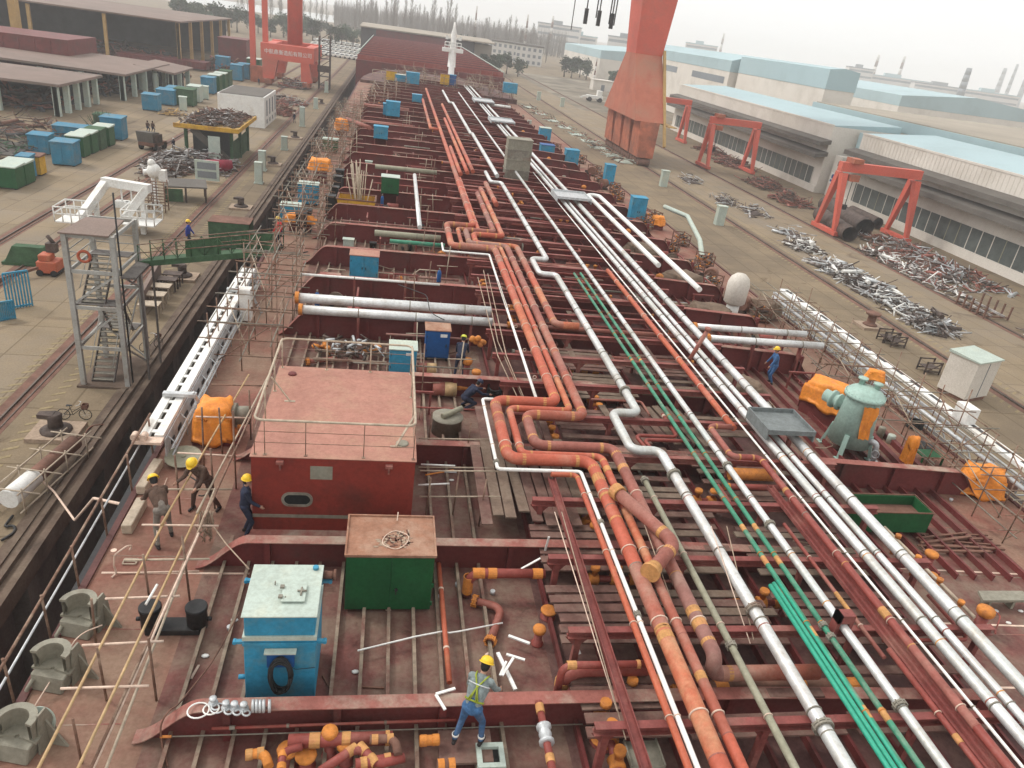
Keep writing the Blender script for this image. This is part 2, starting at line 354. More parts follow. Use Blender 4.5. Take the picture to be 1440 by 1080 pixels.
# ------------------------------------------------------------------ the setting: ground, dock, quay
QX0, QX1 = -14.3, 31.0          # edges of the dock
g = MB()
BIG = 2400
def gq(x0, y0, x1, y1): g.add([(x0, y0, QZ), (x1, y0, QZ), (x1, y1, QZ), (x0, y1, QZ)], [(0, 1, 2, 3)])
gq(-BIG, -60, QX0, 365); gq(QX1, -60, BIG, 365); gq(-BIG, 365, BIG, BIG*1.6); gq(-BIG, -400, BIG, -60)
setting('ground', g, M_CONC)
w = MB()
for x, sx in ((QX0, -1), (QX1, 1)):
    w.box(min(x, x+sx*1.0), -60, -19, max(x, x+sx*1.0), 365, QZ-0.02)
    for k in range(95):
        y = -58+k*4.4
        w.box(min(x, x-sx*.75), y, -19, max(x, x-sx*.75), y+0.9, QZ-0.8)
w.box(QX0, 365, -19, QX1, 366, QZ-0.02)
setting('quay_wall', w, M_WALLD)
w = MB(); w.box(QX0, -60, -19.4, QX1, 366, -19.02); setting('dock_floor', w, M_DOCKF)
w = MB()
for x0, x1, z in ((-14.8, -14.5, 0.10), (-14.5, -14.28, 0.02), (-14.28, -14.05, 0.22), (-14.05, -13.8, 0.0), (-13.8, -13.5, 0.1)):
    w.box(x0, -60, QZ-0.75, x1-0.003, 365, QZ+z)
w.box(-15.0, -60, QZ-0.3, -14.803, 365, QZ+0.04)
for x0, x1, z in ((30.5, 31.0, 0.02), (31.003, 31.4, 0.25), (31.403, 32.2, 0.1)):
    w.box(x0, -60, QZ-0.7, x1, 365, QZ+z)
setting('quay_kerb', w, M_CURB)
# roads: slightly paler worn concrete lanes beside the tracks
w = MB()
w.box(-32.0, -60, QZ-0.1, -20.3, 420, QZ+0.004)
setting('quay_road', w, M_ROAD)
w = MB(); w.box(-38.5, -60, QZ-0.1, -33.2, 420, QZ+0.004); setting('yard_road', w, M_ROAD)
w = MB(); w.box(51.2, -60, QZ-0.1, 63.6, 300, QZ+0.004); setting('shed_road', w, M_ROAD)
# crane rails in their concrete grooves
def track(x, label, y1=420, hatch=True):
    t = thing('crane_rail', label, 'rail', (x, 0, QZ), 0, None)
    b = MB(); b.box(-0.62, -60, 0.0, 0.62, y1, 0.009)
    part('rail_bed', b, M_BROWN, t)
    b = MB(); b.box(-0.05, -60, 0.0, 0.05, y1, 0.13); b.box(0.32, -60, 0.0, 0.38, y1, 0.05)
    part('rail_head', b, M_STEELRAIL, t)
    if hatch:
        b = MB(); y = -20
        while y < 130:
            b.hexa([(-1.25, y, 0.005), (-0.66, y+0.35, 0.005), (-0.66, y+0.6, 0.005), (-1.25, y+0.25, 0.005), (-1.25, y, 0.013), (-0.66, y+0.35, 0.013), (-0.66, y+0.6, 0.013), (-1.25, y+0.25, 0.013)])
            b.hexa([(1.35, y, 0.005), (1.95, y+0.35, 0.005), (1.95, y+0.6, 0.005), (1.35, y+0.25, 0.005), (1.35, y, 0.013), (1.95, y+0.35, 0.013), (1.95, y+0.6, 0.013), (1.35, y+0.25, 0.013)])
            y += 0.85
        part('warning_stripes', b, M_HAZY, t)
    return t
track(-19.5, 'rusty crane rail with faded yellow hatching nearest the dock on the left quay')
track(-32.4, 'crane rail across the left road, in front of the row of containers', hatch=False)
track(-28.2, 'pair of thin rails running through the middle of the left quay', hatch=False)
track(50.0, 'crane rail with hatched edge on the right quay below the silver ladder')
track(64.3, 'kerbed crane rail along the scrap piles by the right shed', hatch=False)
# ------------------------------------------------------------------ the ship
SX0, SX1 = -6.5, 23.6
ship = thing('tanker_ship', 'red tanker under construction filling the dock, deck covered in pipes', 'ship', (8.5, 95, -18.9))
def outline(y):
    if y < 150: return SX0, SX1
    f = (y-150)/42.0
    w = (1-f**2.0)**0.5 if f < 1 else 0
    mid = (SX0+SX1)/2; h = (SX1-SX0)/2*max(0.03, w)
    return mid-h, mid+h
ys = [2, 150, 156, 162, 168, 174, 179, 183, 187, 190, 191.5]
d = MB(); NX = 6
rows = []
for y in ys:
    a, b = outline(y); r = []
    xs = [a, a+(b-a)*0.083, a+(b-a)*0.355, a+(b-a)*0.515, a+(b-a)*0.725, a+(b-a)*0.9, b]
    rows.append([V((x, y, dz(x))) for x in xs])
for i in range(len(rows)-1):
    for j in range(6):
        d.add([rows[i][j], rows[i][j+1], rows[i+1][j+1], rows[i+1][j]], [(0, 1, 2, 3)], (0, 2, 1, 1, 2, 0)[j])
deck = part('deck', d, [M_DECK, M_DECKD, M_DECKB], ship, world=True)
hs = MB()
for side in (0, 6):
    for i in range(len(rows)-1):
        p, q = rows[i][side], rows[i+1][side]
        hs.add([p, q, V((q.x, q.y, -18.9)), V((p.x, p.y, -18.9))], [(0, 1, 2, 3)])
p, q = rows[0][0], rows[0][6]; hs.add([p, q, V((q.x, q.y, -18.9)), V((p.x, p.y, -18.9))], [(0, 1, 2, 3)])
p, q = rows[-1][0], rows[-1][6]; hs.add([p, q, V((q.x, q.y, -18.9)), V((p.x, p.y, -18.9))], [(0, 1, 2, 3)])
# rubbing strake / sheer bar at the deck edge
hs.box(SX0-0.1, 2, -0.18, SX0+0.06, 150, 0.06); hs.box(SX1-0.06, 2, dz(SX1)-0.18, SX1+0.1, 150, dz(SX1)+0.06)
part('hull_side', hs, M_HULL, ship, world=True)
def girder(y, x0, x1, h, sl=True, sr=False, parent=ship):
    """T-section: web with S-curved ends plus a flange following the curve"""
    def curve(x):
        t = 1.0
        L = 1.25
        if sl and x < x0+L: f = (x-x0)/L; t = min(t, f*f*(3-2*f))
        if sr and x > x1-L: f = (x1-x)/L; t = min(t, f*f*(3-2*f))
        return t
    n = 10; xs = []
    if sl: xs += [x0+1.25*i/n for i in range(n)]
    else: xs.append(x0)
    a = x0+(1.25 if sl else 0); b = x1-(1.25 if sr else 0)
    xs += [a+(b-a)*i/6 for i in range(0 if sl else 1, 7)]
    if sr: xs += [b+1.25*(i+1)/n for i in range(n)]
    web = MB(); fl = MB()
    prev = None
    for x in xs:
        z0 = dz(x)-0.02; zt = dz(x)+0.03+h*curve(x)
        cur = (x, z0, zt)
        if prev:
            (xa, za, ta), (xb, zb, tb) = prev, cur
            for yy in (y-0.012, y+0.012):
                web.add([(xa, yy, za), (xb, yy, zb), (xb, yy, tb), (xa, yy, ta)], [(0, 1, 2, 3)])
            fl.hexa([(xa, y-0.17, ta), (xb, y-0.17, tb), (xb, y+0.14, tb), (xa, y+0.14, ta), (xa, y-0.17, ta+0.025), (xb, y-0.17, tb+0.025), (xb, y+0.14, tb+0.025), (xa, y+0.14, ta+0.025)])
        prev = cur
    x = x0+1.7
    while x < x1-0.6:
        web.box(x-0.07, y-0.14, dz(x)-0.02, x+0.07, y-0.012, dz(x)+h-0.01)
        web.box(x-0.07, y+0.012, dz(x)-0.02, x+0.07, y+0.12, dz(x)+h-0.01)
        x += 2.05
    w_ = part('deck_girder', web, M_GIRD, parent, world=True)
    part('girder_flange', fl, M_FLANGE, w_, world=True)
GY = [10.45+4.95*k for k in range(31)]
for k, y in enumerate(GY):
    h = 0.8 if k < 4 else 1.05
    if k == 2: girder(y, -4.25, -3.12, h); girder(y, 1.15, 14.6, h, sl=False); girder(y, 14.6, 22.2, 1.0, sl=False, sr=True)
    elif k == 3: girder(y, 1.15, 14.6, h, sl=False)
    elif k in (0, 1): girder(y, -4.2, 15.4, h, sr=True)
    elif y < 140: girder(y, -4.35, 20.6, h, sr=True)
    elif y < 160: girder(y, -2, 17, h, sr=True)
def stiff(x, y0, y1, h, m_):
    mb = MB()
    mb.hexa([(x-0.022, y0, dz(x)-0.01), (x+0.022, y0, dz(x)-0.01), (x+0.022, y1, dz(x)-0.01), (x-0.022, y1, dz(x)-0.01), (x-0.022, y0, dz(x)+h), (x+0.055, y0, dz(x)+h), (x+0.055, y1, dz(x)+h), (x-0.022, y1, dz(x)+h)])
    part('deck_stiffener', mb, m_, ship, world=True)
x = -3.55
while x < 3.4:
    if x > 1.2: stiff(x, 4, 110, 0.17, M_STIFF)
    else: stiff(x, 4, 16.4, 0.17, M_STIFF); stiff(x, 22.1, 110, 0.17, M_STIFF)
    x += 0.58
for x in (15.6, 16.25, 16.9, 17.55, 18.2, 18.85, 19.5, 20.15): stiff(x, 15.5, 100, 0.2, M_GIRD)
for x in (4.4, 5.4, 6.4, 7.4, 8.4, 9.4, 10.4, 11.4, 12.4, 13.4, 14.4): stiff(x, 4, 130, 0.2, M_GIRD)
# raised forecastle with breakwater at the bow
m = MB()
fy = [150, 158, 166, 174, 181, 187]
for i in range(len(fy)-1):
    a0, b0 = outline(fy[i]); a1, b1 = outline(fy[i+1])
    m.hexa([(a0+.3, fy[i], -0.5), (b0-.3, fy[i], -0.9), (b1-.3, fy[i+1], -0.9), (a1+.3, fy[i+1], -0.5), (a0+.3, fy[i], .5), (b0-.3, fy[i], .2), (b1-.3, fy[i+1], .2), (a1+.3, fy[i+1], .5)])
part('forecastle', m, M_DECKD, ship, world=True)
m = MB()
for k in range(16):
    x = -4+k*1.55
    m.tube([(x, 149.4, 1.3), (x, 149.4, 2.5)], 0.04, 5)
m.tube([(-4, 149.4, 2.5), (19.2, 149.4, 2.3)], 0.05, 5); m.tube([(-4, 149.4, 1.95), (19.2, 149.4, 1.8)], 0.04, 5)
part('forecastle_railing', m, M_RAIL, ship, world=True)
for k in range(40):
    y = 8.3+k*2.475
    for (a_, b_) in ((-6.3, -4.5),) + (((15.7, 22.9),) if k > 1 and k < 8 else ()):
        m = MB(); m.hexa([(a_, y-.012, dz(a_)), (b_, y-.012, dz(b_)), (b_, y+.012, dz(b_)), (a_, y+.012, dz(a_)), (a_, y-.012, dz(a_)+.006), (b_, y-.012, dz(b_)+.006), (b_, y+.012, dz(b_)+.006), (a_, y+.012, dz(a_)+.006)]); part('plate_seam', m, M_FLANGE if k % 3 else M_STIFF, ship, world=True)
# low edge coaming and pale weld seams on the side strip of deck
for (x0, x1, y) in ((-6.3, -2.9, 15.1), (15.6, 23.2, 15.9), (15.6, 23.3, 13.6), (15.6, 23.4, 11.4)):
    m = MB(); m.hexa([(x0, y-0.03, dz(x0)), (x1, y-0.03, dz(x1)), (x1, y+0.03, dz(x1)), (x0, y+0.03, dz(x0)), (x0, y-0.03, dz(x0)+0.008), (x1, y-0.03, dz(x1)+0.008), (x1, y+0.03, dz(x1)+0.008), (x0, y+0.03, dz(x0)+0.008)])
    part('weld_seam', m, M_CLAMP, ship, world=True)

# ------------------------------------------------------------------ deckhouse
HX0, HX1, HY0, HY1, HZ = -3.06, 1.06, 16.6, 21.9, 2.5
hs = thing('deckhouse', 'red steel deckhouse with railed pink roof and oval opening in its front', 'deckhouse', ((HX0+HX1)/2, HY0, 0))
m = MB(); m.box(HX0, HY0, 0, HX1, HY1, HZ-0.02); part('wall', m, M_HOUSE, hs, world=True)
m = MB(); m.box(HX0-0.03, HY0-0.03, HZ-0.02, HX1+0.03, HY1+0.03, HZ); part('roof', m, M_ROOFP, hs, world=True)
m = MB()   # oval opening: ring, and a flat black sheet painted as the shade inside
def oval(cx, cz, hw, hh, y, n=28):
    P = []
    for k in range(n):
        a = 2*PI*k/n; c, s_ = math.cos(a), math.sin(a)
        P.append(V((cx+math.copysign(max(0, hw-hh), c)*(1 if abs(c) > 1e-6 else 0)+hh*c, y, cz+hh*s_)))
    return P
po = atY(418, 702, HY0)
o1 = oval(po.x, po.z, 0.40, 0.22, HY0-0.035); o2 = oval(po.x, po.z, 0.33, 0.155, HY0-0.035)
o3 = [p+V((0, 0.06, 0)) for p in o2]; o0 = [p+V((0, 0.06, 0)) for p in o1]
n = len(o1); m.add(o1+o2+o3+o0, [(i, (i+1) % n, n+(i+1) % n, n+i) for i in range(n)]+[(n+i, n+(i+1) % n, 2*n+(i+1) % n, 2*n+i) for i in range(n)]+[(i, (i+1) % n, 3*n+(i+1) % n, 3*n+i) for i in range(n)])
ring = part('oval_opening', m, M_GREYST, hs, world=True)
m = MB(); m.add([p+V((0, -0.026+0.05, 0)) for p in o2], [tuple(range(n))]); part('painted_shade_black', m, M_DARK, ring, world=True)
pp = atY(452, 665, HY0); m = MB(); m.box(pp.x-0.28, HY0-0.006, pp.z-0.2, pp.x+0.28, HY0+0.01, pp.z+0.2); part('primer_patch', m, M_CAST, hs, world=True, label='bare grey primer patch')
for px, py in ((394, 651), (547, 657)):
    p = atY(px, py, HY0); m = MB()
    m.box(p.x-0.09, HY0-0.13, p.z+0.02, p.x+0.09, HY0-0.002, p.z+0.1); m.box(p.x-0.02, HY0-0.1, p.z-0.17, p.x+0.02, HY0-0.002, p.z+0.02)
    m.tube([(p.x, HY0-0.1, p.z+0.02), (p.x, HY0-0.1, p.z-0.1)], 0.022, 6)
    part('bracket', m, M_FLANGE, hs, world=True)
m = MB(); m.box(HX0, HY0-0.008, 0.62, -0.6, HY0+0.01, 0.72); part('grey_strip', m, M_CAST, hs, world=True)
m = MB(); m.hexa([(HX0-0.15, HY0-0.5, 0.03), (0.2, HY0-0.62, 0.03), (0.2, HY0-0.003, 0.03), (HX0-0.15, HY0-0.003, 0.03), (HX0-0.15, HY0-0.5, 0.05), (0.2, HY0-0.62, 0.05), (0.2, HY0-0.003, 0.22), (HX0-0.15, HY0-0.003, 0.22)]); part('foot_plate', m, M_FLANGE, hs, world=True)
ra = MB(); rh = 1.0; x0, x1, y0, y1 = HX0+0.08, HX1-0.06, HY0+0.08, HY1-0.1
loop = fillet([(x0+1.9, y1, HZ+rh), (x0, y1, HZ+rh), (x0, y0, HZ+rh), (x1, y0, HZ+rh), (x1, y1, HZ+rh), (x0+1.9, y1, HZ+rh)], 0.22)
ra.tube(loop, 0.033, 8)
part('top_rail', ra, M_RAIL, hs, world=True)
for zz in (0.36, 0.68):
    r2 = MB(); r2.tube(fillet([(x0, y1, HZ+zz), (x0, y0, HZ+zz), (x1, y0, HZ+zz), (x1, y1, HZ+zz), (x0, y1, HZ+zz)], 0.05, 2), 0.009, 6); part('mid_rail', r2, M_POLE, hs, world=True)
posts = [(x0, y0), (x0, y0+1.75), (x0, y0+3.5), (x0, y1), (x0+1.35, y1), (x0+2.7, y1), (x1, y1), (x1, y0+3.5), (x1, y0+1.75), (x1, y0), (x0+1.25, y0), (x0+2.7, y0), (x0+0.25, y0)]
for (x, y) in posts:
    r2 = MB(); th = 0.012 if y == y0 else 0.022
    r2.tube([(x, y, HZ), (x, y, HZ+rh)], th, 6); r2.cbox(x, y, HZ, 0.09, 0.09, 0.015); part('railing_post', r2, M_RAIL if y != y0 else M_POLE, hs, world=True)
for (xa, ya, xb, yb) in ((x0, y0+2.9, x0+0.5, y0+2.9), (x1, y0+1.0, x1-0.45, y0+0.6)):
    r2 = MB(); r2.bar((xa, ya, HZ+0.75), (xb, yb, HZ+0.02), 0.06, 0.03); r2.cbox(xb, yb, HZ+0.002, 0.3, 0.09, 0.015); part('railing_brace', r2, M_RAIL, hs, world=True)
p = atY(411, 525, 21.3); m = MB(); m.lathe([(0.13, 0), (0.12, 0.05), (0.08, 0.06)], (p.x, 21.35, HZ), 12); part('pipe_stub', m, M_GIRD, hs, world=True)
m = MB(); m.lathe([(0.17, 0), (0.17, 0.03), (0.13, 0.035)], (0.72, 17.45, HZ), 14); part('round_cover', m, M_CAST, hs, world=True)
# foremast
b = V((11.4, 166.5, 1.4)); t = thing('foremast', 'white foremast with crosstrees standing on the bow', 'mast', b)
m = MB(); m.lathe([(1.2, -0.3), (1.2, 0.1), (0.85, 0.25), (0.75, 5.4), (0.6, 5.6), (0.55, 8.6), (0.28, 9.5), (0.18, 10.6)], n=14); part('mast_tube', m, M_WHITE, t)
m = MB(); m.box(-2.1, -0.7, 5.0, 2.1, 1.0, 5.72)
for x in (-1.65, -0.8, 0.8, 1.65):
    m.tube([(x, -0.65, 5.7), (x, -0.65, 6.8)], 0.04, 5); m.tube([(x, 0.95, 5.7), (x, 0.95, 6.8)], 0.04, 5)
for z in (6.2, 6.8): m.tube([(-1.65, 0.95, z), (-1.65, -0.65, z), (1.65, -0.65, z), (1.65, 0.95, z), (-1.65, 0.95, z)], 0.04, 5)
part('platform', m, M_WHITE, t)
m = MB(); m.bar((-1.5, 0, 7.6), (1.5, 0, 7.6), 0.3); m.box(-1.6, -0.2, 7.3, -1.1, 0.2, 8.0); m.box(1.1, -0.2, 7.3, 1.6, 0.2, 8.0); part('crosstree', m, M_WHITE, t)
m = MB(); m.box(-0.9, -0.5, 0, 0.9, 0.5, 2.2); part('mast_house', m, M_GIRD, t)
# ------------------------------------------------------------------ pipes on the main deck
VARS = {'salmon_primer': [M_SALM, M_SALM2, M_SALM3], 'brown_primer': [M_BRWN, M_BRWN2, M_SALM3], 'galvanised_white': [M_SILV, M_SILV2], 'red_pipe_paint': [M_REDP, M_REDP2, M_BRWN], 'orange_primer': [M_ORNG, M_SALM]}
RACK_Y = [9.3+2.45*j for j in range(22)]+[65.6+4.9*j for j in range(17)]
def snap(pix, z):
    """pixel polyline at height z -> world polyline whose legs run exactly along or across the ship"""
    P = [at(x, y, z) for x, y in pix]; n = len(P)
    kind = []
    for i in range(n-1):
        dx, dy = abs(P[i+1].x-P[i].x), abs(P[i+1].y-P[i].y)
        kind.append('y' if dy > dx*0.8 else 'x')
    for _ in range(2):
        i = 0
        while i < n-1:
            j = i
            while j < n-1 and kind[j] == kind[i]: j += 1
            if kind[i] == 'y':
                a = sum(p.x for p in P[i:j+1])/(j-i+1)
                for k in range(i, j+1): P[k].x = a
            else:
                a = sum(p.y for p in P[i:j+1])/(j-i+1)
                for k in range(i, j+1): P[k].y = a
            i = j
    out = [P[0]]
    for i in range(1, n-1):
        if kind[i-1] != kind[i]: out.append(P[i])
    out.append(P[-1]); return out
def ring_mb(c, d, r, w, th):
    m = MB(); c = V(c); d = V(d).normalized()
    m.lathe([(r*0.98, -w/2), (r+th, -w/2), (r+th, w/2), (r*0.98, w/2)], c, 14, axis=d, cap=False, smooth=False); return m
def flange_mb(c, d, r):
    m = MB(); c = V(c); d = V(d).normalized()
    m.lathe([(r, -0.05), (r*1.45, -0.05), (r*1.45, -0.008), (r*1.3, -0.008), (r*1.3, 0.008), (r*1.45, 0.008), (r*1.45, 0.05), (r, 0.05)], c, 16, axis=d, cap=False, smooth=False)
    a = d.orthogonal().normalized(); b = d.cross(a)
    for k in range(8):
        an = 2*PI*k/8; q = c+(a*math.cos(an)+b*math.sin(an))*r*1.36
        m.cyl(q-d*0.075, q+d*0.075, 0.018, n=5)
    return m
def pipe(label, W, D, m_, bands=True, clamps=True, clampm=M_CLAMP, flanges=(), bandm=M_BAND, name='deck_pipe', group='pipes running along the deck', cat='pipe', near=7.0, ymax=60, R=None, joints=()):
    r = D/2
    raw = fillet(W, R or D*1.02, 6); pts = [raw[0]]
    for q in raw[1:]:
        a = pts[-1]; L = (q-a).length; k = int(L//2.6)
        for i in range(1, k+1): pts.append(a.lerp(q, (i+random.uniform(-.25, .25))/(k+1)))
        pts.append(q)
    root = thing(name, label, cat, tuple(W[0]), 0, group)
    m = MB(); nn = 16 if D > 0.2 else 10; m.tube(pts, r, nn)
    vs = VARS.get(m_.name, [m_])
    for i in range(len(pts)-1):
        if i == 0 or (pts[i+1]-pts[i]).length > .4: cur = random.choice((0, 0, 1, 2)) % len(vs)
        for j in range(nn): m.m[i*nn+j] = cur
    part('pipe_run', m, vs, root, world=True)
    if len(vs) > 1 and D > .15:
        for i in range(1, len(pts)-1):
            if pts[i].y < 45 and (pts[i]-pts[i-1]).length > .5 and (pts[i+1]-pts[i]).length > .5: part('weld_seam', ring_mb(pts[i], pts[i+1]-pts[i-1], r, .03, .004), random.choice((M_GREYST, M_BRWN, bandm)), root, world=True)
    if bands:
        for i in range(1, len(W)-1):
            for q in (W[i-1], W[i+1]):
                d = (V(q)-V(W[i])); L = d.length; d.normalize()
                if L < D*3.5: continue
                c = V(W[i])+d*min(D*1.25, L*0.45)
                if c.y < ymax: part('weld_band', ring_mb(c, d, r, max(0.04, D*0.3), 0.003), bandm, root, world=True)
    cl = 0
    for i in range(len(W)-1):
        a, b = V(W[i]), V(W[i+1])
        if abs(a.y-b.y) < abs(a.x-b.x): continue
        y0, y1 = min(a.y, b.y), max(a.y, b.y)
        if clamps:
            for ry in RACK_Y:
                if y0+D*2 < ry < y1-D*2 and ry < ymax and ry > near:
                    mm = MB(); mm.torus((a.x, ry, a.z), (0, 1, 0), r+0.006, 0.02 if D > 0.2 else 0.014, 16, 5)
                    part('pipe_clamp', mm, clampm, root, world=True)
    for (px, py) in flanges:
        q = at(px, py, W[0].z)
        i = min(range(len(W)-1), key=lambda i: (abs(W[i].x-q.x) if abs(W[i].y-W[i+1].y) > abs(W[i].x-W[i+1].x) and min(W[i].y, W[i+1].y) <= q.y <= max(W[i].y, W[i+1].y) else 99))
        part('flange', flange_mb((W[i].x, q.y, W[i].z), (0, 1, 0), r), M_GREYST, root, world=True)
    for (px, py, w) in joints:
        q = at(px, py, W[0].z)
        i = min(range(len(W)-1), key=lambda i: (abs(W[i].x-q.x) if abs(W[i].y-W[i+1].y) > abs(W[i].x-W[i+1].x) and min(W[i].y, W[i+1].y) <= q.y <= max(W[i].y, W[i+1].y) else 99))
        part('weld_band', ring_mb((W[i].x, q.y, W[i].z), (0, 1, 0), r, w, 0.004), bandm, root, world=True)
    return root
def ext(W, y=4.0):
    if W[-1].y > y: W[-1] = V((W[-1].x, y, W[-1].z))
    return W
Z1 = 1.6
# the salmon pipes with their two big loops
pipe('thick salmon pipe forming the outermost, largest loops of the run', ext(snap([(599, 125), (618, 183), (633, 220), (655, 283), (666, 317), (629, 316), (634, 346), (693, 349), (727, 428), (745, 468), (760, 507), (782, 563), (699, 567), (711, 643), (831, 651), (884, 773), (933, 887), (987, 1007), (1010, 1078)], Z1)), 0.36, M_SALM,
     joints=[(845, 676, 0.34), (853, 700, 0.1), (933, 887, 0.12), (938, 898, 0.2), (868, 733, 0.08), (795, 590, .1)])
pipe('narrow salmon pipe running between the thick looped pipes', ext(snap([(640, 250), (657, 275), (679, 324), (643, 322), (650, 344), (702, 348), (738, 428), (760, 473), (793, 553), (797, 574), (719, 578), (731, 638), (840, 643), (860, 671), (909, 776), (953, 877), (1013, 1010), (1043, 1078)], Z1)), 0.23, M_SALM, joints=[(855, 662, 0.25), (990, 953, .2)])
W = snap([(672, 272), (693, 325), (656, 325), (659, 342), (709, 347), (743, 420), (772, 472), (800, 535), (824, 582), (741, 587), (752, 626), (863, 631), (907, 709), (927, 762), (960, 850), (1010, 925)], Z1)
e = W[-1]; W += [V((e.x, e.y, e.z-.46)), V((e.x+2.5, e.y, e.z-.46))]
pipe('thick brown and salmon pipe whose near end elbows towards the green pipes', W, 0.33, M_BRWN, joints=[(983, 880, .22), (975, 862, .2), (878, 660, .2)])
W = snap([(677, 265), (704, 330), (667, 332), (669, 343), (721, 346), (757, 403), (770, 432), (783, 458), (813, 458)], Z1)
pipe('thick salmon pipe that turns off to the right beside the jogged silver pipe', W, 0.33, M_SALM)
W = snap([(605, 141), (590, 141), (598, 180), (617, 182)], Z1); pipe('pinkish loop of pipe sticking out to the left at the far end of the run', W, 0.34, M_SALM, clamps=False)
W = snap([(623, 147), (640, 187), (663, 241)], Z1); pipe('far salmon pipe to the right of the longest one, ending in the open', W, 0.34, M_SALM)
W = snap([(625, 167), (633, 187), (659, 243)], Z1); pipe('far salmon pipe between two others of the same kind', W, 0.34, M_SALM)
W = snap([(633, 207), (648, 245)], Z1); pipe('short far salmon pipe beside the longest one', W, 0.34, M_SALM)
W = snap([(680, 257), (701, 288)], Z1); pipe('short salmon pipe stub right of the first loop, far from the camera', W, 0.34, M_SALM)
# small bore
pipe('thin white pipe that follows the outside of the salmon loops', ext(snap([(620, 342), (625, 354), (686, 357), (715, 428), (764, 560)], Z1))[:3]+[V((at(764, 561, Z1).x-0.25, at(764, 561, Z1).y, Z1))], 0.11, M_WHITE, bands=False)
pipe('thin white pipe cornering round the near loop and running to the bottom edge', ext(snap([(762, 562), (681, 564), (698, 661), (813, 662), (840, 720), (893, 853), (957, 1020), (983, 1078)], Z1-0.02)), 0.11, M_WHITE, bands=False, flanges=[(693, 650), (845, 735), (897, 865)])
pipe('thin orange-red pipe beginning under the white one and running to the bottom edge', ext(snap([(775, 667), (808, 668), (849, 769), (897, 887), (960, 1053)], Z1-0.05)), 0.15, M_ORNG)
pipe('grey-green pipe right of the brown pipes, ending bottom centre', ext(snap([(904, 672), (938, 733), (963, 783), (1027, 907), (1113, 1070)], Z1-0.1)), 0.16, M_GGRN, bands=False, flanges=[(1028, 908), (905, 676)])
# silver jogged pipe
pipe('far silver pipe zigzagging beside the salmon pipes', snap([(627, 128), (627, 144), (642, 145), (645, 156), (640, 157), (648, 160), (662, 182), (651, 186), (667, 189), (687, 225), (695, 247)], Z1), 0.34, M_SILV, bands=False, clamps=False)
pipe('long silver pipe with three square jogs down the middle of the deck', ext(snap([(683, 242), (690, 256), (705, 257), (723, 285), (732, 305), (768, 363), (749, 366), (758, 384), (785, 388), (840, 483), (877, 545), (891, 579), (862, 582), (886, 630), (927, 637), (951, 673), (980, 720), (1063, 860), (1147, 1003), (1190, 1078)], Z1)), 0.29, M_SILV, bands=False, clampm=M_GREYST,
     flanges=[(875, 550), (948, 668), (1063, 858), (1157, 1022)])
# greens
pipe('weathered green pipe, left of the pair with coupling sleeves', ext(snap([(812, 385), (842, 438), (880, 497), (923, 558), (1023, 718), (1077, 790), (1143, 890), (1217, 1000), (1270, 1078)], Z1-0.05)), 0.13, M_GRN, bands=False, clampm=M_OTAPE, joints=[(1042, 743, .25), (1075, 789, .3), (1143, 890, .3), (1220, 1003, .3), (885, 507, .15)])
pipe('weathered green pipe, right of the pair with coupling sleeves', ext(snap([(826, 385), (870, 450), (902, 518), (933, 559), (1037, 718), (1090, 787), (1160, 887), (1240, 1003), (1293, 1078)], Z1-0.05)), 0.13, M_GRN, bands=False, clampm=M_OTAPE, joints=[(1058, 742, .25), (1091, 789, .3), (1243, 1006, .3), (897, 507, .15)], flanges=[(1157, 880), (1166, 896)])
for i, (px, l) in enumerate(((1083, 'left'), (1088, 'middle'), (1094, 'right'))):
    a = at(px, 823-i*3, 1.56); X = a.x
    pipe('new bright green pipe lying on the rack beams, %s of the three' % l, [V((X, a.y, 1.56)), V((X, 4, 1.56))], 0.105, M_TEAL, bands=False, clamps=False, group='three new bright green pipes')
pipe('white pipe to the right of the green pair, gripped by a red bracket', ext(snap([(646, 130), (670, 165), (695, 200), (743, 265), (840, 407), (910, 498), (952, 559), (1017, 647), (1067, 718), (1180, 873), (1267, 990), (1330, 1078)], Z1)), 0.2, M_SILV, bands=False, clampm=M_GREYST, flanges=[(1022, 655), (1268, 992), (1082, 738)])
# reds on the right
W = snap([(853, 380), (893, 427), (960, 512), (1000, 560), (1030, 602)], Z1); W2 = snap([(1030, 600), (1001, 600), (1024, 640), (1068, 646), (1093, 677), (1173, 773), (1243, 863), (1387, 1030), (1417, 1078)], Z1)
pipe('orange-red pipe on the blurred right half, left of the silver bundle', W, 0.22, M_ORNG)
pipe('red-brown pipe stepping sideways under the silver bundle and running to the lower right corner', ext(W2), 0.2, M_REDP, joints=[(1243, 863, .3), (1093, 690, .12)])
pipe('thin red pipe with an orange lower half, between the white and red-brown ones', snap([(1107, 737), (1173, 833), (1240, 925)], Z1-0.15), 0.1, M_REDP, joints=[(1185, 852, .9)])
pipe('thin red pipe near the lower right with a yellow collar', ext(snap([(1253, 913), (1343, 1037), (1370, 1072)], Z1-0.15)), 0.13, M_REDP, joints=[(1347, 1040, .2)])
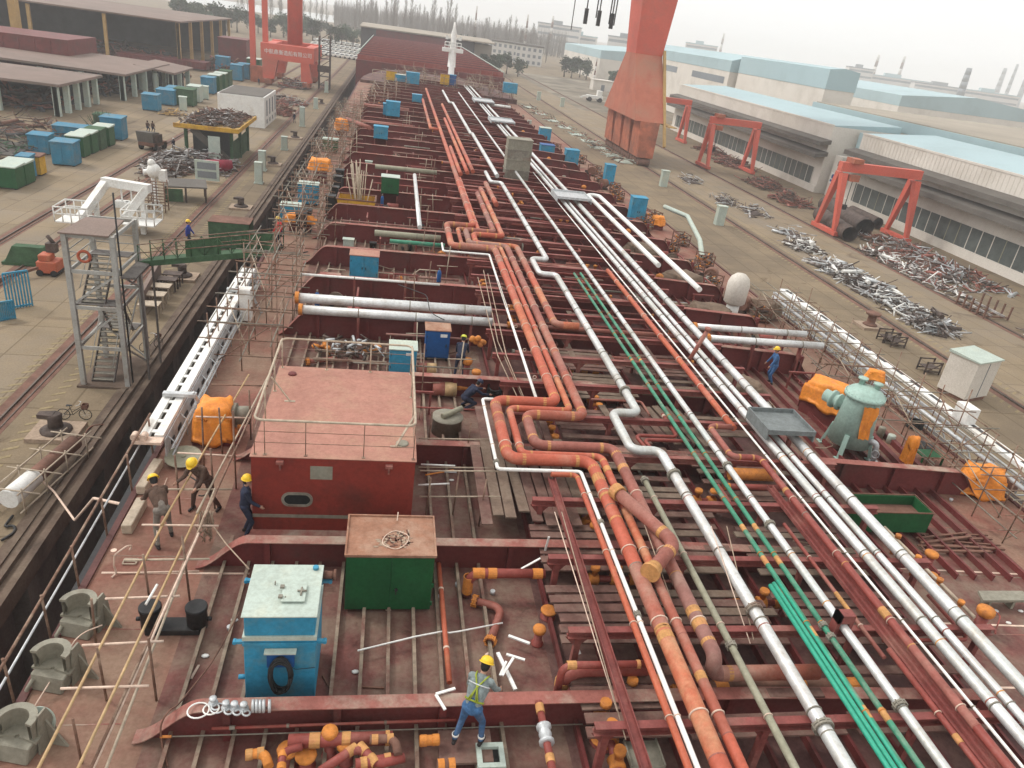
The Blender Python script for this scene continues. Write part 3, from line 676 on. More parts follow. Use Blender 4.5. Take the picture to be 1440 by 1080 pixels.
# silver bundle
def straight(label, p1, p2, D, m_, z=Z1, y0=None, y1=4.0, **kw):
    a, b = at(*p1, z), at(*p2, z); X = (a.x+b.x)/2
    return pipe(label, [V((X, y0 or max(a.y, b.y), z)), V((X, y1, z))], D, m_, bands=False, **kw)
straight('thin white pipe at the left edge of the silver bundle', (1143, 720), (1280, 887), 0.07, M_WHITE, y0=66, clampm=M_GREYST)
straight('thick silver pipe, left of the three in the right-hand bundle', (1157, 718), (1313, 883), 0.25, M_SILV, y0=150, clampm=M_GREYST, ymax=40)
straight('thinner silver pipe in the middle of the three in the right-hand bundle', (1177, 720), (1310, 857), 0.19, M_SILV, z=1.64, y0=152, clampm=M_GREYST, ymax=40)
straight('thickest silver pipe at the right of the right-hand bundle', (1213, 720), (1440, 967), 0.30, M_SILV, y0=153, clampm=M_GREYST, ymax=40)
a = at(848, 312, Z1); W = [V((16.6, 36, Z1)), V((16.6, 58.5, Z1)), V((15.6, 58.5, Z1)), V((15.6, 40.0, Z1))]
pipe('white pipe bent back on itself in a U, right of the silver bundle', W, 0.3, M_WHITE, bands=False, clamps=False, R=0.5)
# the diagonal brown branch with capped end near the centre
p0, p1, p2 = at(868, 692, 1.95), at(950, 765, 1.95), at(916, 803, 1.95)
rt = thing('branch_pipe', 'brown branch pipe slanting across the others to an ochre-capped end', 'pipe', tuple(p0), 0)
m = MB(); m.tube(fillet([p0, p1, p2], 0.5, 6), 0.17, 16); part('pipe_run', m, M_BRWN, rt, world=True)
m = ring_mb(p0, p1-p0, 0.17, 0.25, 0.05); part('weld_band', m, M_BAND, rt, world=True)
for c, d in ((p1+(p0-p1).normalized()*0.5, p1-p0), (p1+(p2-p1).normalized()*0.42, p2-p1)): part('weld_band', ring_mb(c, d, 0.17, 0.12, 0.004), M_BAND, rt, world=True)
m = MB(); d = (p2-p1).normalized(); m.cyl(p2, p2+d*0.1, 0.24, n=18); m.cyl(p2-d*0.02, p2-d*0.2, 0.19, n=14); part('end_cap', m, M_BAND, rt, world=True)

# thick silver pipes across the deck
def cross(label, p1, p2, z, D, m_, ends=True, group='silver pipes lying across the deck'):
    a, b = at(*p1, z), at(*p2, z); y = (a.y+b.y)/2
    r = thing('cross_pipe', label, 'pipe', (a.x, y, z), 0, group)
    m = MB(); m.tube([(a.x, y, z), (b.x, y, z)], D/2, 18); part('pipe_run', m, m_, r, world=True)
    k = 1
    while a.x+k*2.4 < b.x:
        part('pipe_clamp', ring_mb((a.x+k*2.4, y, z), (1, 0, 0), D/2, 0.04, 0.012), M_GREYST, r, world=True)
        sm = MB(); sm.box(a.x+k*2.4-0.05, y-0.1, dz(a.x), a.x+k*2.4+0.05, y+0.1, z-D/2+0.02); part('support', sm, M_RACK, r, world=True); k += 1
    if ends:
        part('end_cap', ring_mb((a.x+0.05, y, z), (1, 0, 0), D/2, 0.16, 0.05), M_OTAPE, r, world=True)
    return r
cross('far thick silver pipe of the two lying across the port deck', (416, 419), (690, 437), 1.5, 0.42, M_SILV)
cross('near thick silver pipe of the two lying across the port deck', (421, 435), (692, 453), 1.35, 0.38, M_SILV)
cross('far silver pipe of the two lying across the starboard deck', (975, 459), (1133, 470), 1.3, 0.32, M_SILV)
cross('near silver pipe of the two lying across the starboard deck, below its neighbour', (993, 475), (1157, 487), 1.2, 0.34, M_SILV)
cross('long thin white pipe on top of the girder by the small blue cabinet', (424, 388), (618, 398), 1.35, 0.12, M_WHITE, ends=False)
cross('grey-green pipe across the deck behind the large blue double-door cabinet', (527, 325), (620, 338), 1.4, 0.36, M_GGRN, ends=False)
cross('grey pipe across the deck left of the first loop, far', (528, 231), (615, 246), 1.4, 0.36, M_GGRN, ends=False)
cross('green painted bar lying across the deck beside the first loop', (548, 341), (625, 343), 1.5, 0.22, M_GRN, ends=False)
cross('white pipe across the far starboard deck with a slack curve', (690, 149), (716, 149), 1.6, 0.4, M_WHITE, ends=False)
a, b = at(583, 246, 1.6), at(592, 320, 1.6)
rt = thing('deck_pipe', 'white pipe lying fore and aft left of the loops, far', 'pipe', tuple(a), 0); m = MB(); m.tube([a, V((a.x, b.y, 1.6))], 0.14, 10); part('pipe_run', m, M_SILV, rt, world=True)

# pipe racks: beam and legs under the run
for j, y in enumerate(RACK_Y):
    r = thing('pipe_rack', 'red steel pipe rack crossing under the deck pipes, %s from the bottom of the photo' % ordn(j), 'pipe rack', (9.5, y, 0), 0, 'pipe racks under the deck pipes')
    m = MB()
    zt = Z1-0.21
    m.box(4.35, y-0.09, zt-0.02, 15.0, y+0.09, zt); m.box(4.35, y-0.09, zt-0.2, 15.0, y+0.09, zt-0.18); m.box(4.35, y-0.008, zt-0.18, 15.0, y+0.008, zt-0.02)
    part('beam', m, M_RACK, r, world=True)
    for x in (4.6, 7.9, 11.3, 14.75):
        m = MB(); m.box(x-0.07, y-0.07, dz(x), x+0.07, y+0.07, zt-0.2)
        m.add([(x-0.3, y, zt-0.2), (x+0.3, y, zt-0.2), (x, y, zt-0.55)], [(0, 1, 2)]); part('leg', m, M_RACK, r, world=True)
# longitudinal red channels lying on the racks
for lab, X, y0, y1 in (('red steel channel lying on the racks, right of the thin red pipe', 11.84, 6, 17.5), ('red steel channel lying on the racks beside the thin orange-red pipe', 5.05, 8.2, 17.6), ('red steel channel lying beside the red-brown pipe', 12.0, 6, 16.8)):
    m = MB(); m.box(X-0.1, y0, 1.39, X+0.1, y1, 1.405); m.box(X-0.1, y0, 1.405, X-0.085, y1, 1.5); m.box(X+0.085, y0, 1.405, X+0.1, y1, 1.5)
    solo('steel_channel', m, M_RACK, lab, 'channel', 'channels on the racks')
# scaffold planks under and beside the run
pl = 0
pm = {}
def plank(L, w):
    key = (round(L, 1), round(w, 2))
    if key not in pm:
        m = MB(); m.box(-L/2, -w/2, 0, L/2, w/2, 0.045); pm[key] = m.mesh('plank', M_WOOD)
    return pm[key]
def put_plank(x, y, z, L, w, rz, label, red=False):
    me = plank(L, w)
    o = bpy.data.objects.new('scaffold_plank', me); COL.objects.link(o); o.location = (x, y, z); o.rotation_euler = (random.uniform(-.01, .01), random.uniform(-.012, .012), rz+random.uniform(-.02, .02))
    o['label'] = label; o['category'] = 'plank'; o['group'] = 'scaffold planks'
    if red: o.material_slots[0].link = 'OBJECT'; o.material_slots[0].material = M_WOOD2
    return o
for bay in range(0, 8):
    y0 = RACK_Y[bay]+0.2
    for k in range(7):
        y = y0+k*0.31
        if random.random() < 0.16: continue
        put_plank(8.0+random.uniform(-.25, .25), y, 0.78+random.uniform(0, .03), 3.4, 0.24, 0, 'weathered plank lying crosswise under the pipes left of the green pair', random.random() < .4)
        if random.random() < 0.8: put_plank(11.9+random.uniform(-.25, .25), y, 0.74+random.uniform(0, .03), 3.2, 0.24, 0, 'weathered plank lying crosswise under the pipes right of the green pair', random.random() < .5)
for bay in range(0, 3):
    for k in range(6): put_plank(5.3+random.uniform(-.1, .1), RACK_Y[bay]+.35+k*.33, .72, 1.9, .25, 0, 'mauve-dusted plank lying crosswise under the thin orange-red pipe', True)
for k in range(9):
    put_plank(3.1+k*0.35, 18.4+random.uniform(-.35, .35), 0.85+random.uniform(0, .04), 4.1, 0.3, PI/2, 'long weathered plank of the platform right of the deckhouse', random.random() < .35)
for k in range(7):
    put_plank(3.5+k*0.36, 21.7+random.uniform(-.3, .3), 0.8, 2.2, 0.25, PI/2, 'shorter plank of the platform under the near loop', random.random() < .5)
for k in range(10):
    put_plank(8.2+k*0.36, 22.0+random.uniform(-.4, .4), 0.9, 2.6, 0.26, PI/2+0.12, 'plank of the platform under the jogged silver pipe', random.random() < .4)
for k in range(16):
    put_plank(6.0+random.random()*6, 27+random.random()*12, 0.8, 2.2, 0.26, random.choice((0, PI/2)), 'loose plank between the pipe racks farther forward', random.random() < .5)
# transverse small-bore lines and branch stubs below the run
for j in range(46):
    y = 28.2+j*1.75+random.uniform(-.35, .35)
    if min(abs(y-q) for q in RACK_Y) < 0.25: y += 0.4
    xa = random.choice((4.6, 5.5, 7.0, 8.6)); xb = random.choice((9.5, 11.5, 13.5, 14.9)); r_ = random.choice((0.05, 0.07, 0.1, 0.12))
    z = random.choice((0.7, 0.95, 1.15))
    t = thing('branch_pipe', 'dark red branch line crossing low under the deck pipes, %s going forward' % ordn(j), 'pipe', ((xa+xb)/2, y, z), 0, 'small lines crossing under the deck pipes')
    m = MB(); m.tube([(xa, y, z), (xb, y, z)], r_, 8); part('pipe_run', m, random.choice((M_REDP, M_BRWN, M_RACK)), t, world=True)
    for x in (xa, xb): part('end_cap', ring_mb((x, y, z), (1, 0, 0), r_, 0.1, 0.03), M_OTAPE if random.random() < .5 else M_GREYST, t, world=True)
for j, (px, py, z, L, r_, axis) in enumerate(((745, 1016, 0, 1, 1, 0),)): pass
# valves / standpipes with orange wrapping, clustered on both decks
def standpipe(px, py, label, h=0.8, r=0.1, wrap=True, z=None):
    p = at(px, py, 0); p.z = dz(p.x)
    t = thing('standpipe', label, 'standpipe', tuple(p))
    m = MB(); m.lathe([(r*1.5, 0), (r*1.5, 0.03), (r, 0.04), (r, h*0.8)], n=12); part('pipe', m, M_REDP, t)
    m = MB(); m.lathe([(r*1.25, h*0.72), (r*1.5, h*0.78), (r*1.6, h*0.92), (r*1.45, h*1.0), (r*0.5, h*1.03)], n=12); part('wrapped_cap', m, M_OTAPE if wrap else M_GREYST, t)
    return t
for px, py, lab, h, r in ((1380, 872, 'large red standpipe with an ochre cap on the starboard deck', 0.75, 0.15), (1309, 782, 'orange-wrapped standpipe beside the rusty junk on the starboard deck', 0.5, 0.13), (1313, 808, 'small orange-capped standpipe below the wrapped one, starboard deck', 0.35, 0.09),
                          (770, 868, 'short pipe stub with an ochre cap on the deck bay right of the workman', 0.25, 0.13), (755, 905, 'ochre-ringed pipe stub in front of the loose white bars', .5, .1), (848, 1042, 'ochre disc-capped stub at the bottom edge right of the white hatch', .15, .2),
                          (463, 1062, 'orange wrapped standpipe in the fittings at the bottom edge', 0.7, 0.1), (487, 1068, 'round ochre-capped standpipe in the fittings at the bottom edge', 0.5, .13), (405, 1070, 'fluted orange-wrapped stub at the bottom edge', .35, .13), (430, 1078, 'fluted orange-wrapped stub at the very bottom edge', .35, .13)):
    standpipe(px, py, lab, h, r)
def elbowpipe(label, pts, r, m_, bands, wrapm=M_OTAPE, cat='pipe', name='branch_pipe'):
    t = thing(name, label, cat, tuple(pts[0]))
    m = MB(); m.tube(fillet(pts, r*3, 6), r, 12); part('pipe_run', m, m_, t, world=True)
    for (i, f, w) in bands:
        a, b = V(pts[i]), V(pts[i+1]); part('weld_band', ring_mb(a.lerp(b, f), b-a, r, w, 0.012), wrapm, t, world=True)
    return t
# the orange-wrapped elbow on the second girder bay
a, b, c = at(660, 835, 0.1), at(660, 806, 0.75), at(765, 803, 0.75); c.y = b.y
elbowpipe('red pipe with an orange-wrapped elbow rising from the deck beside the dark green cabinet', [V((b.x, b.y, 0.05)), V((b.x, b.y, 0.75)), V((c.x, b.y, 0.75))], 0.12, M_REDP, [(0, .5, .5), (1, .12, .3), (1, .3, .22), (1, .9, .25)])
q = at(785, 985, 0.05); e = at(905, 968, 0.9)
elbowpipe('thick red pipe with a silver sleeve bending down into the deck at the bottom edge', [V((q.x, q.y, 0.05)), V((q.x, q.y, 0.95)), V((e.x+0.2, q.y, 0.95))], 0.15, M_REDP, [(0, .6, .16)], M_BAND)
q = at(770, 1030, 0.05); e = at(905, 924, 1.3)
elbowpipe('thin red pipe rising and turning right above the thick sleeved one', [V((q.x+.25, q.y+.6, 0.05)), V((q.x+.25, q.y+.6, 1.3)), V((e.x, q.y+.6, 1.3))], 0.08, M_REDP, [(1, .1, .2), (1, .9, .08)], M_BAND)
q = at(760, 1010, 0.9)
t = elbowpipe('small red pipe with a white valve ending above the bottom edge', [q+V((0, .3, .1)), q+V((0, -1.4, .1))], 0.075, M_REDP, [(0, .1, .2), (0, .75, .16)], M_BAND)
m = MB(); m.lathe([(.1, -.2), (.15, -.19), (.15, -.14), (.1, -.1), (.13, 0), (.1, .1), (.15, .14), (.15, .19), (.1, .2)], q+V((0, -.45, .1)), 12, axis=V((0, 1, 0))); part('valve', m, M_GALV, t, world=True)
# red fittings along the front at the bottom edge
Yf = at(480, 1040, .5).y
elbowpipe('red manifold pipe with ochre sleeves along the bottom edge', [V((at(405, 1045, .5).x, Yf, .5)), V((at(552, 1035, .5).x, Yf, .5))], 0.13, M_REDP, [(0, .25, .2), (0, .55, .16), (0, .95, .08)], M_BAND)
a, b, c = at(450, 1085, .6), at(505, 1048, .6), at(530, 1075, .6)
elbowpipe('angled red pipe with ochre joints at the bottom edge', [a, b, c, c+V((.5, .12, 0))], 0.085, M_REDP, [(0, .8, .2), (1, .2, .2), (1, .8, .2)], M_BAND)
elbowpipe('thin red rod held by clips across the front of the nearest girder', [V((at(298, 1027, .4).x, at(298, 1027, .4).y, .45)), V((at(640, 1012, .4).x, at(298, 1027, .4).y, .5))], 0.03, M_REDP, [(0, .08, .1), (0, .3, .05), (0, .7, .05)], M_GREYST)
elbowpipe('thin grey rod below the red one, orange at its left end', [V((at(228, 1032, .3).x, at(298, 1034, .3).y, .3)), V((at(820, 1020, .3).x, at(298, 1034, .3).y, .3))], 0.014, M_GREYST, [(0, .01, .2)], M_OTAPE)
t = elbowpipe('red pipe lying between stiffeners right of the dark green cabinet', [at(617, 793, .3), at(632, 960, .3)], 0.06, M_ORNG, [(0, .25, .05), (0, .75, .05)], M_CLAMP)
# loops of small pipe right of the silver jog
for i, (dy, r_) in enumerate(((0, .06), (.45, .06))):
    p = at(893+i*12, 612+i*6, 1.2); q = at(945+i*8, 603+i*3, 1.2)
    elbowpipe('thin red pipe bent in a hairpin by the jogged silver pipe, %s one' % ('upper', 'lower')[i], [p+V((.2, -1.3, 0)), p, V((q.x, p.y, 1.2)), V((q.x, p.y+1.6, 1.2))], r_, M_REDP, [(2, .9, .1)], M_CLAMP)
elbowpipe('thick ochre-blotched pipe lying crosswise below the red-brown step pipe', [V((at(1025, 665, 1.1).x, at(1050, 667, 1.1).y, 1.1)), V((at(1085, 665, 1.1).x, at(1050, 667, 1.1).y, 1.1))], 0.2, M_OTAPE, [])
elbowpipe('red crosswise pipe below the ochre-blotched one', [V((at(1025, 683, 1.1).x-.2, at(1050, 685, 1.1).y, 1.1)), V((at(1095, 683, 1.1).x, at(1050, 685, 1.1).y, 1.1))], 0.1, M_REDP, [(0, .05, .2)])
yy = at(1010, 968, .6).y
elbowpipe('rust-blotched pipe lying crosswise low under the green pair near the bottom', [V((at(985, 968, .6).x, yy, .6)), V((at(1255, 975, .6).x, yy, .6))], 0.17, M_BROWN, [(0, .1, .3), (0, .5, .4), (0, .8, .3)])
# red bracket gripping the white pipe and the post rising at the silver bundle
p = at(1183, 878, Z1); m = MB(); m.box(p.x-.2, p.y-.12, 1.3, p.x-.12, p.y+.12, 1.95); m.box(p.x-.2, p.y-.12, 1.72, p.x+.2, p.y+.12, 1.95); m.box(p.x+.12, p.y-.12, 1.3, p.x+.2, p.y+.12, 1.72); solo('pipe_bracket', m, M_RACK, 'red box bracket gripping the white pipe beside the green pair', 'bracket')
p = at(970, 505, Z1); m = MB(); m.tube([p, p+V((.55, .2, 1.25))], .09, 8); m.lathe([(.14, 0), (.14, .1)], p+V((.55, .2, 1.25)), 8); solo('standpipe', m, M_BRWN, 'slanting brown post with an orange head at the left of the silver bundle', 'standpipe')
# grey trays on the silver bundle
for lab, px, py, hw, hl, h in (('grey sheet-metal tray laid over the silver bundle near the teal tank', 1077, 600, .85, .8, .5), ('pale grey saddle over the silver bundle, halfway forward', 797, 278, 1.3, 1.3, .5), ('pale grey saddle over the silver bundle near its far end', 703, 171, 1.5, 2.0, .5), ('farthest pale grey saddle over the silver bundle', 679, 143, 1.5, 2.4, .5)):
    p = at(px, py, 1.8); p.x = 13.6
    m = MB(); m.box(p.x-hw, p.y-hl, 1.95, p.x+hw, p.y+hl, 1.98)
    for s_ in (-1, 1):
        m.box(p.x+s_*hw-.02, p.y-hl, 1.72, p.x+s_*hw+.02, p.y+hl, 2.12); m.box(p.x-hw, p.y+s_*hl-.02, 1.95, p.x+hw, p.y+s_*hl+.02, 2.12)
    solo('pipe_tray', m, M_TRAYG if py == 600 else M_GALV, lab, 'tray', 'grey trays over the silver bundle')
# grey ribbed cabinet standing among the pipes
p = at(722, 262, 0); X = p.x-.1
t = thing('steel_cabinet', 'tall grey ribbed steel cabinet standing among the far pipes', 'cabinet', (X, 66, 0))
for k in range(4):
    m = MB(); m.box(-1.05, -.6, .9+k*.85, 1.05, .9, .9+k*.85+.78); m.box(-1.1, -.66, .9+k*.85+.78, 1.1, .95, .9+k*.85+.85); part('panel', m, M_CAST if k % 2 else M_GREYST, t)
m = MB()
for x in (-.9, .9):
    for y in (-.4, .7): m.box(x-.06, y-.06, 0, x+.06, y+.06, .9)
    m.box(x-.04, -.4, .4, x+.04, .7, .48)
m.box(-.9, -.44, .4, .9, -.36, .48); part('stand', m, M_RACK, t)
for i, (pts, r_) in enumerate((([(345, 1062), (372, 1058), (378, 1078)], .09), ([(395, 1085), (398, 1056), (425, 1050)], .07), ([(520, 1040), (556, 1038), (560, 1062)], .08), ([(590, 1042), (618, 1040)], .1), ([(500, 1075), (556, 1066)], .1), ([(615, 1078), (640, 1076)], .12))):
    P = [at(x, y, .45+.12*(i % 3)) for x, y in pts]
    elbowpipe('ochre-blotched pipe piece in the tangle of fittings at the bottom edge, %s from the left' % ORD[(0, 1, 3, 4, 2, 5)[i]], P, r_, (M_OTAPE, M_REDP, M_BROWN)[i % 3], [(0, .2, .12), (0, .8, .12)], (M_BAND, M_OTAPE)[i % 2])
# ------------------------------------------------------------------ equipment on deck
def cabinet(label, p, w, d, h, body, roof, rz=0.0, doors=2, legs=0.12, group='tool cabinets on the ship', name='tool_cabinet', plate=False, cat='cabinet', rootz=None):
    p = V(p); t = thing(name, label, cat, tuple(p), rz, group)
    m = MB(); m.box(-w/2, 0, legs, w/2, d, h-0.05); part('body', m, body, t, bev=.012)
    m = MB()
    for x in (-w/2+.06, w/2-.06): m.box(x-.05, .02, 0, x+.05, d-.02, legs-.002)
    part('skid', m, M_BLK, t)
    m = MB(); m.hexa([(-w/2-.04, -.05, h-.048), (w/2+.04, -.05, h-.048), (w/2+.04, d+.05, h-.048), (-w/2-.04, d+.05, h-.048), (-w/2-.04, -.05, h), (w/2+.04, -.05, h), (w/2+.04, d+.05, h+.03), (-w/2-.04, d+.05, h+.03)]); part('roof', m, roof, t, bev=.01)
    dw = (w-.1)/doors
    for k in range(doors):
        x0 = -w/2+.05+k*dw
        m = MB(); m.box(x0+.008, -.022, legs+.06, x0+dw-.008, -.001, h-.12); dr = part('door', m, body, t, bev=.006)
        hx = x0+dw-.09 if k == 0 else x0+.09
        m = MB(); m.box(hx-.015, -.05, h*.45, hx+.015, -.023, h*.45+.16); m.box(hx-.03, -.03, h*.45+.06, hx+.03, -.023, h*.45+.1); part('handle', m, M_BLK, dr)
        for zz in (.25, .75):
            xx = x0+.012 if k == 0 else x0+dw-.012
            mm = MB(); mm.cyl((xx, -.03, legs+(h-legs)*zz-.05), (xx, -.03, legs+(h-legs)*zz+.05), .012, n=6); part('hinge', mm, M_BLK, dr)
    if plate: m = MB(); m.box(w*.1, -.028, h*.78, w*.38, -.023, h*.88); part('label_plate', m, M_WHITE, t)
    return t
# near blue power cabinet with pale lid
A, B = at(342, 988, 0.1), at(446, 988, 0.1)
w = (B.x-A.x)*.93; t = thing('power_cabinet', 'large turquoise cabinet with pale hatched lid and black cable coil on its front', 'cabinet', ((A.x+B.x)/2, A.y, 0.0)); h_ = atY(392, 866, A.y).z; d_ = at(395, 795, h_).y-A.y
m = MB(); m.box(-w/2, 0, .18, w/2, d_, h_-.62); part('body', m, M_BLUE, t, bev=.015)
m = MB(); m.box(-w/2-.02, -.02, h_-.62, w/2+.02, d_+.02, h_-.52); part('joint_strip', m, M_LID, t)
m = MB(); m.box(-w/2+.02, .01, h_-.519, w/2-.02, d_-.01, h_-.03); part('hood', m, M_BLUE, t, bev=.012)
m = MB(); m.box(-w/2-.025, -.03, h_-.03, w/2+.025, d_+.03, h_); lid = part('lid', m, M_LID, t, bev=.008)
m = MB(); m.box(.0, .36, h_+.001, .40, .80, h_+.03); m.box(-.03, .33, h_+.031, .43, .83, h_+.06); hat = part('hatch', m, M_LID, lid, bev=.006)
m = MB(); m.tube([(.34, .48, h_+.08), (.34, .7, h_+.08)], .02, 6); m.tube([(.26, .6, h_+.085), (.44, .6, h_+.085)], .02, 6); m.box(-.08, .4, h_+.061, .0, .48, h_+.1); m.box(-.08, .68, h_+.061, .0, .76, h_+.1); part('handle', m, M_GREYST, hat)
m = MB(); m.lathe([(.06, h_), (.06, h_+.06), (.045, h_+.06)], (w/2-.13, d_-.1, 0), 12); part('vent_cap', m, M_BLUE, t)
for x in (-.2, .05):
    m = MB(); m.torus((x, .88 if x < 0 else .45, h_+.03), (1, 0, 0), .035, .01, 10, 5); part('lifting_eye', m, M_GREYST, t)
for y, z in ((-.0, h_-.68), (d_-.15, h_-.3)):
    m = MB()
    for s_ in (-1, 1):
        m.box(s_*w/2-(0 if s_ > 0 else .2), y+.02, z-.06, s_*w/2+(.2 if s_ > 0 else 0), y+.1, z+.0); m.cyl((s_*(w/2+.17), y+.01, z-.03), (s_*(w/2+.17), y+.11, z-.03), .04, n=10)
    m.box(-w/2-.02, y-.025, z-.07, w/2+.02, y-.011, z+.01)
    part('lifting_bar', m, M_BLUE, t)
for z in (.55,):
    m = MB(); m.cyl((-w/2-.17, .25, z), (-w/2+.01, .25, z), .05, n=12); part('pipe_stub', m, M_BLUE, t)
m = MB(); m.cyl((w/2, d_-.05, h_-.2), (w/2+.26, d_-.05, h_-.2), .085, n=12); m.lathe([(.12, 0), (.12, .05)], (w/2+.23, d_-.05, h_-.2), 12, axis=V((1, 0, 0))); part('pipe_stub', m, M_BROWN, t)
zk = atY(392, 921, A.y).z-.85
m = MB(); m.box(-.24, -.09, .6+zk, .28, -.012, 1.0+zk); part('socket_box', m, M_DBLUE, t, bev=.008)
m = MB(); m.box(-.28, -.15, 1.001+zk, .32, -.012, 1.035+zk); part('rain_hood', m, M_LID, t)
m = MB()
for k in range(14):
    rx, rz_ = .2+random.uniform(-.045, .03), .44+random.uniform(-.05, .03)
    m.tube([(0.03+rx*math.cos(a_)+.01*math.sin(k), -.1-.01*k+.02*math.sin(3*a_+k), .46+zk+rz_*math.sin(a_)) for a_ in [2*PI*i/18 for i in range(19)]], .02, 6)
part('cable_coil', m, M_RUBBER, t)
m = MB(); m.tube([(.18, -.13, .7+zk), (.3, -.06, .52+zk), (.45, -.03, .5+zk), (w/2, -.03, .53+zk)], .006, 5); part('cable', m, M_RUBBER, t)
# dark green cabinet beside it
A, B = at(484, 861, 0.0), at(604, 861, 0.0); w = B.x-A.x; tz = 1.1; HG = atY(545, 781, A.y).z; DG = at(545, 728, HG).y-A.y
t = thing('power_cabinet', 'dark green two-door cabinet with a rusty tray of dirt on top', 'cabinet', ((A.x+B.x)/2, A.y, 0.0)); d_, h_ = DG, HG
m = MB(); m.box(-w/2, 0, .08, w/2, d_, h_-.03); part('body', m, M_DGRN, t, bev=.012)
m = MB()
for x0, x1 in ((-w/2+.03, .02), (.028, w/2-.03)): m = MB(); m.box(x0, -.02, .12, x1, -.001, h_-.07); part('door', m, M_DGRN, t, bev=.006)
m = MB(); m.lathe([(.04, 0), (.04, .03), (.015, .035), (.015, .07)], (.17, -.02, .72), 10, axis=V((0, -1, 0))); m.box(.15, -.075, .6, .18, -.055, .8); part('handle', m, M_BLK, t)
for zz in (.3, .85): m = MB(); m.box(w/2-.035, -.045, zz-.05, w/2+.03, -.0, zz+.05); part('hinge', m, M_DGRN, t)
m = MB(); T0 = h_-.028
m.box(-w/2-.03, -.05, T0, w/2+.03, d_+.05, T0+.03)
for a in ((-w/2-.04, -.06, w/2+.04, -.02), (-w/2-.04, d_+.02, w/2+.04, d_+.06), (-w/2-.04, -.0195, -w/2, d_+.0195), (w/2, -.0195, w/2+.04, d_+.0195)): m.box(a[0], a[1], T0+.031, a[2], a[3], T0+.075)
part('roof_tray', m, M_DUSTTOP, t)
m = MB(); m.tube([(.1+.3*math.cos(a_*1.0)*(1+.15*math.sin(2*a_)), .55+.33*math.sin(a_), T0+.045+.01*math.sin(5*a_)) for a_ in [2*PI*i/24*1.2 for i in range(25)]], .012, 6); part('hose_loop', m, M_CLAMP, t)
m = MB()
for k in range(34): c = V((random.uniform(-.15, .45), random.uniform(.3, .85), T0+.035)); d2 = V((random.gauss(0, 1), random.gauss(0, 1), 0)).normalized()*random.uniform(.04, .16); m.bar(c-d2, c+d2, random.uniform(.015, .05), .012, mi=k % 2)
for k in range(12): m.sph((random.uniform(-.4, .05), random.uniform(.3, .6), T0+.03), random.uniform(.04, .09), random.uniform(.03, .06), .015, 7, 4, mi=1)
part('dirt_and_offcuts', m, [M_BROWN, M_ROPE], t)
TOPS = {(613, 508): 464, (565, 530): 491, (463, 413): 394, (511, 397): 359, (433, 290): 259, (409, 313): 289, (535, 197): 178, (552, 165): 143, (544, 163): 146, (580, 119): 102, (563, 116): 105, (550, 114): 100, (548, 275): 249, (464, 215): 196, (766, 197): 180, (769, 221): 204, (804, 228): 211, (857, 253): 232, (896, 308): 278, (717, 132): 117, (586, 145): 133}
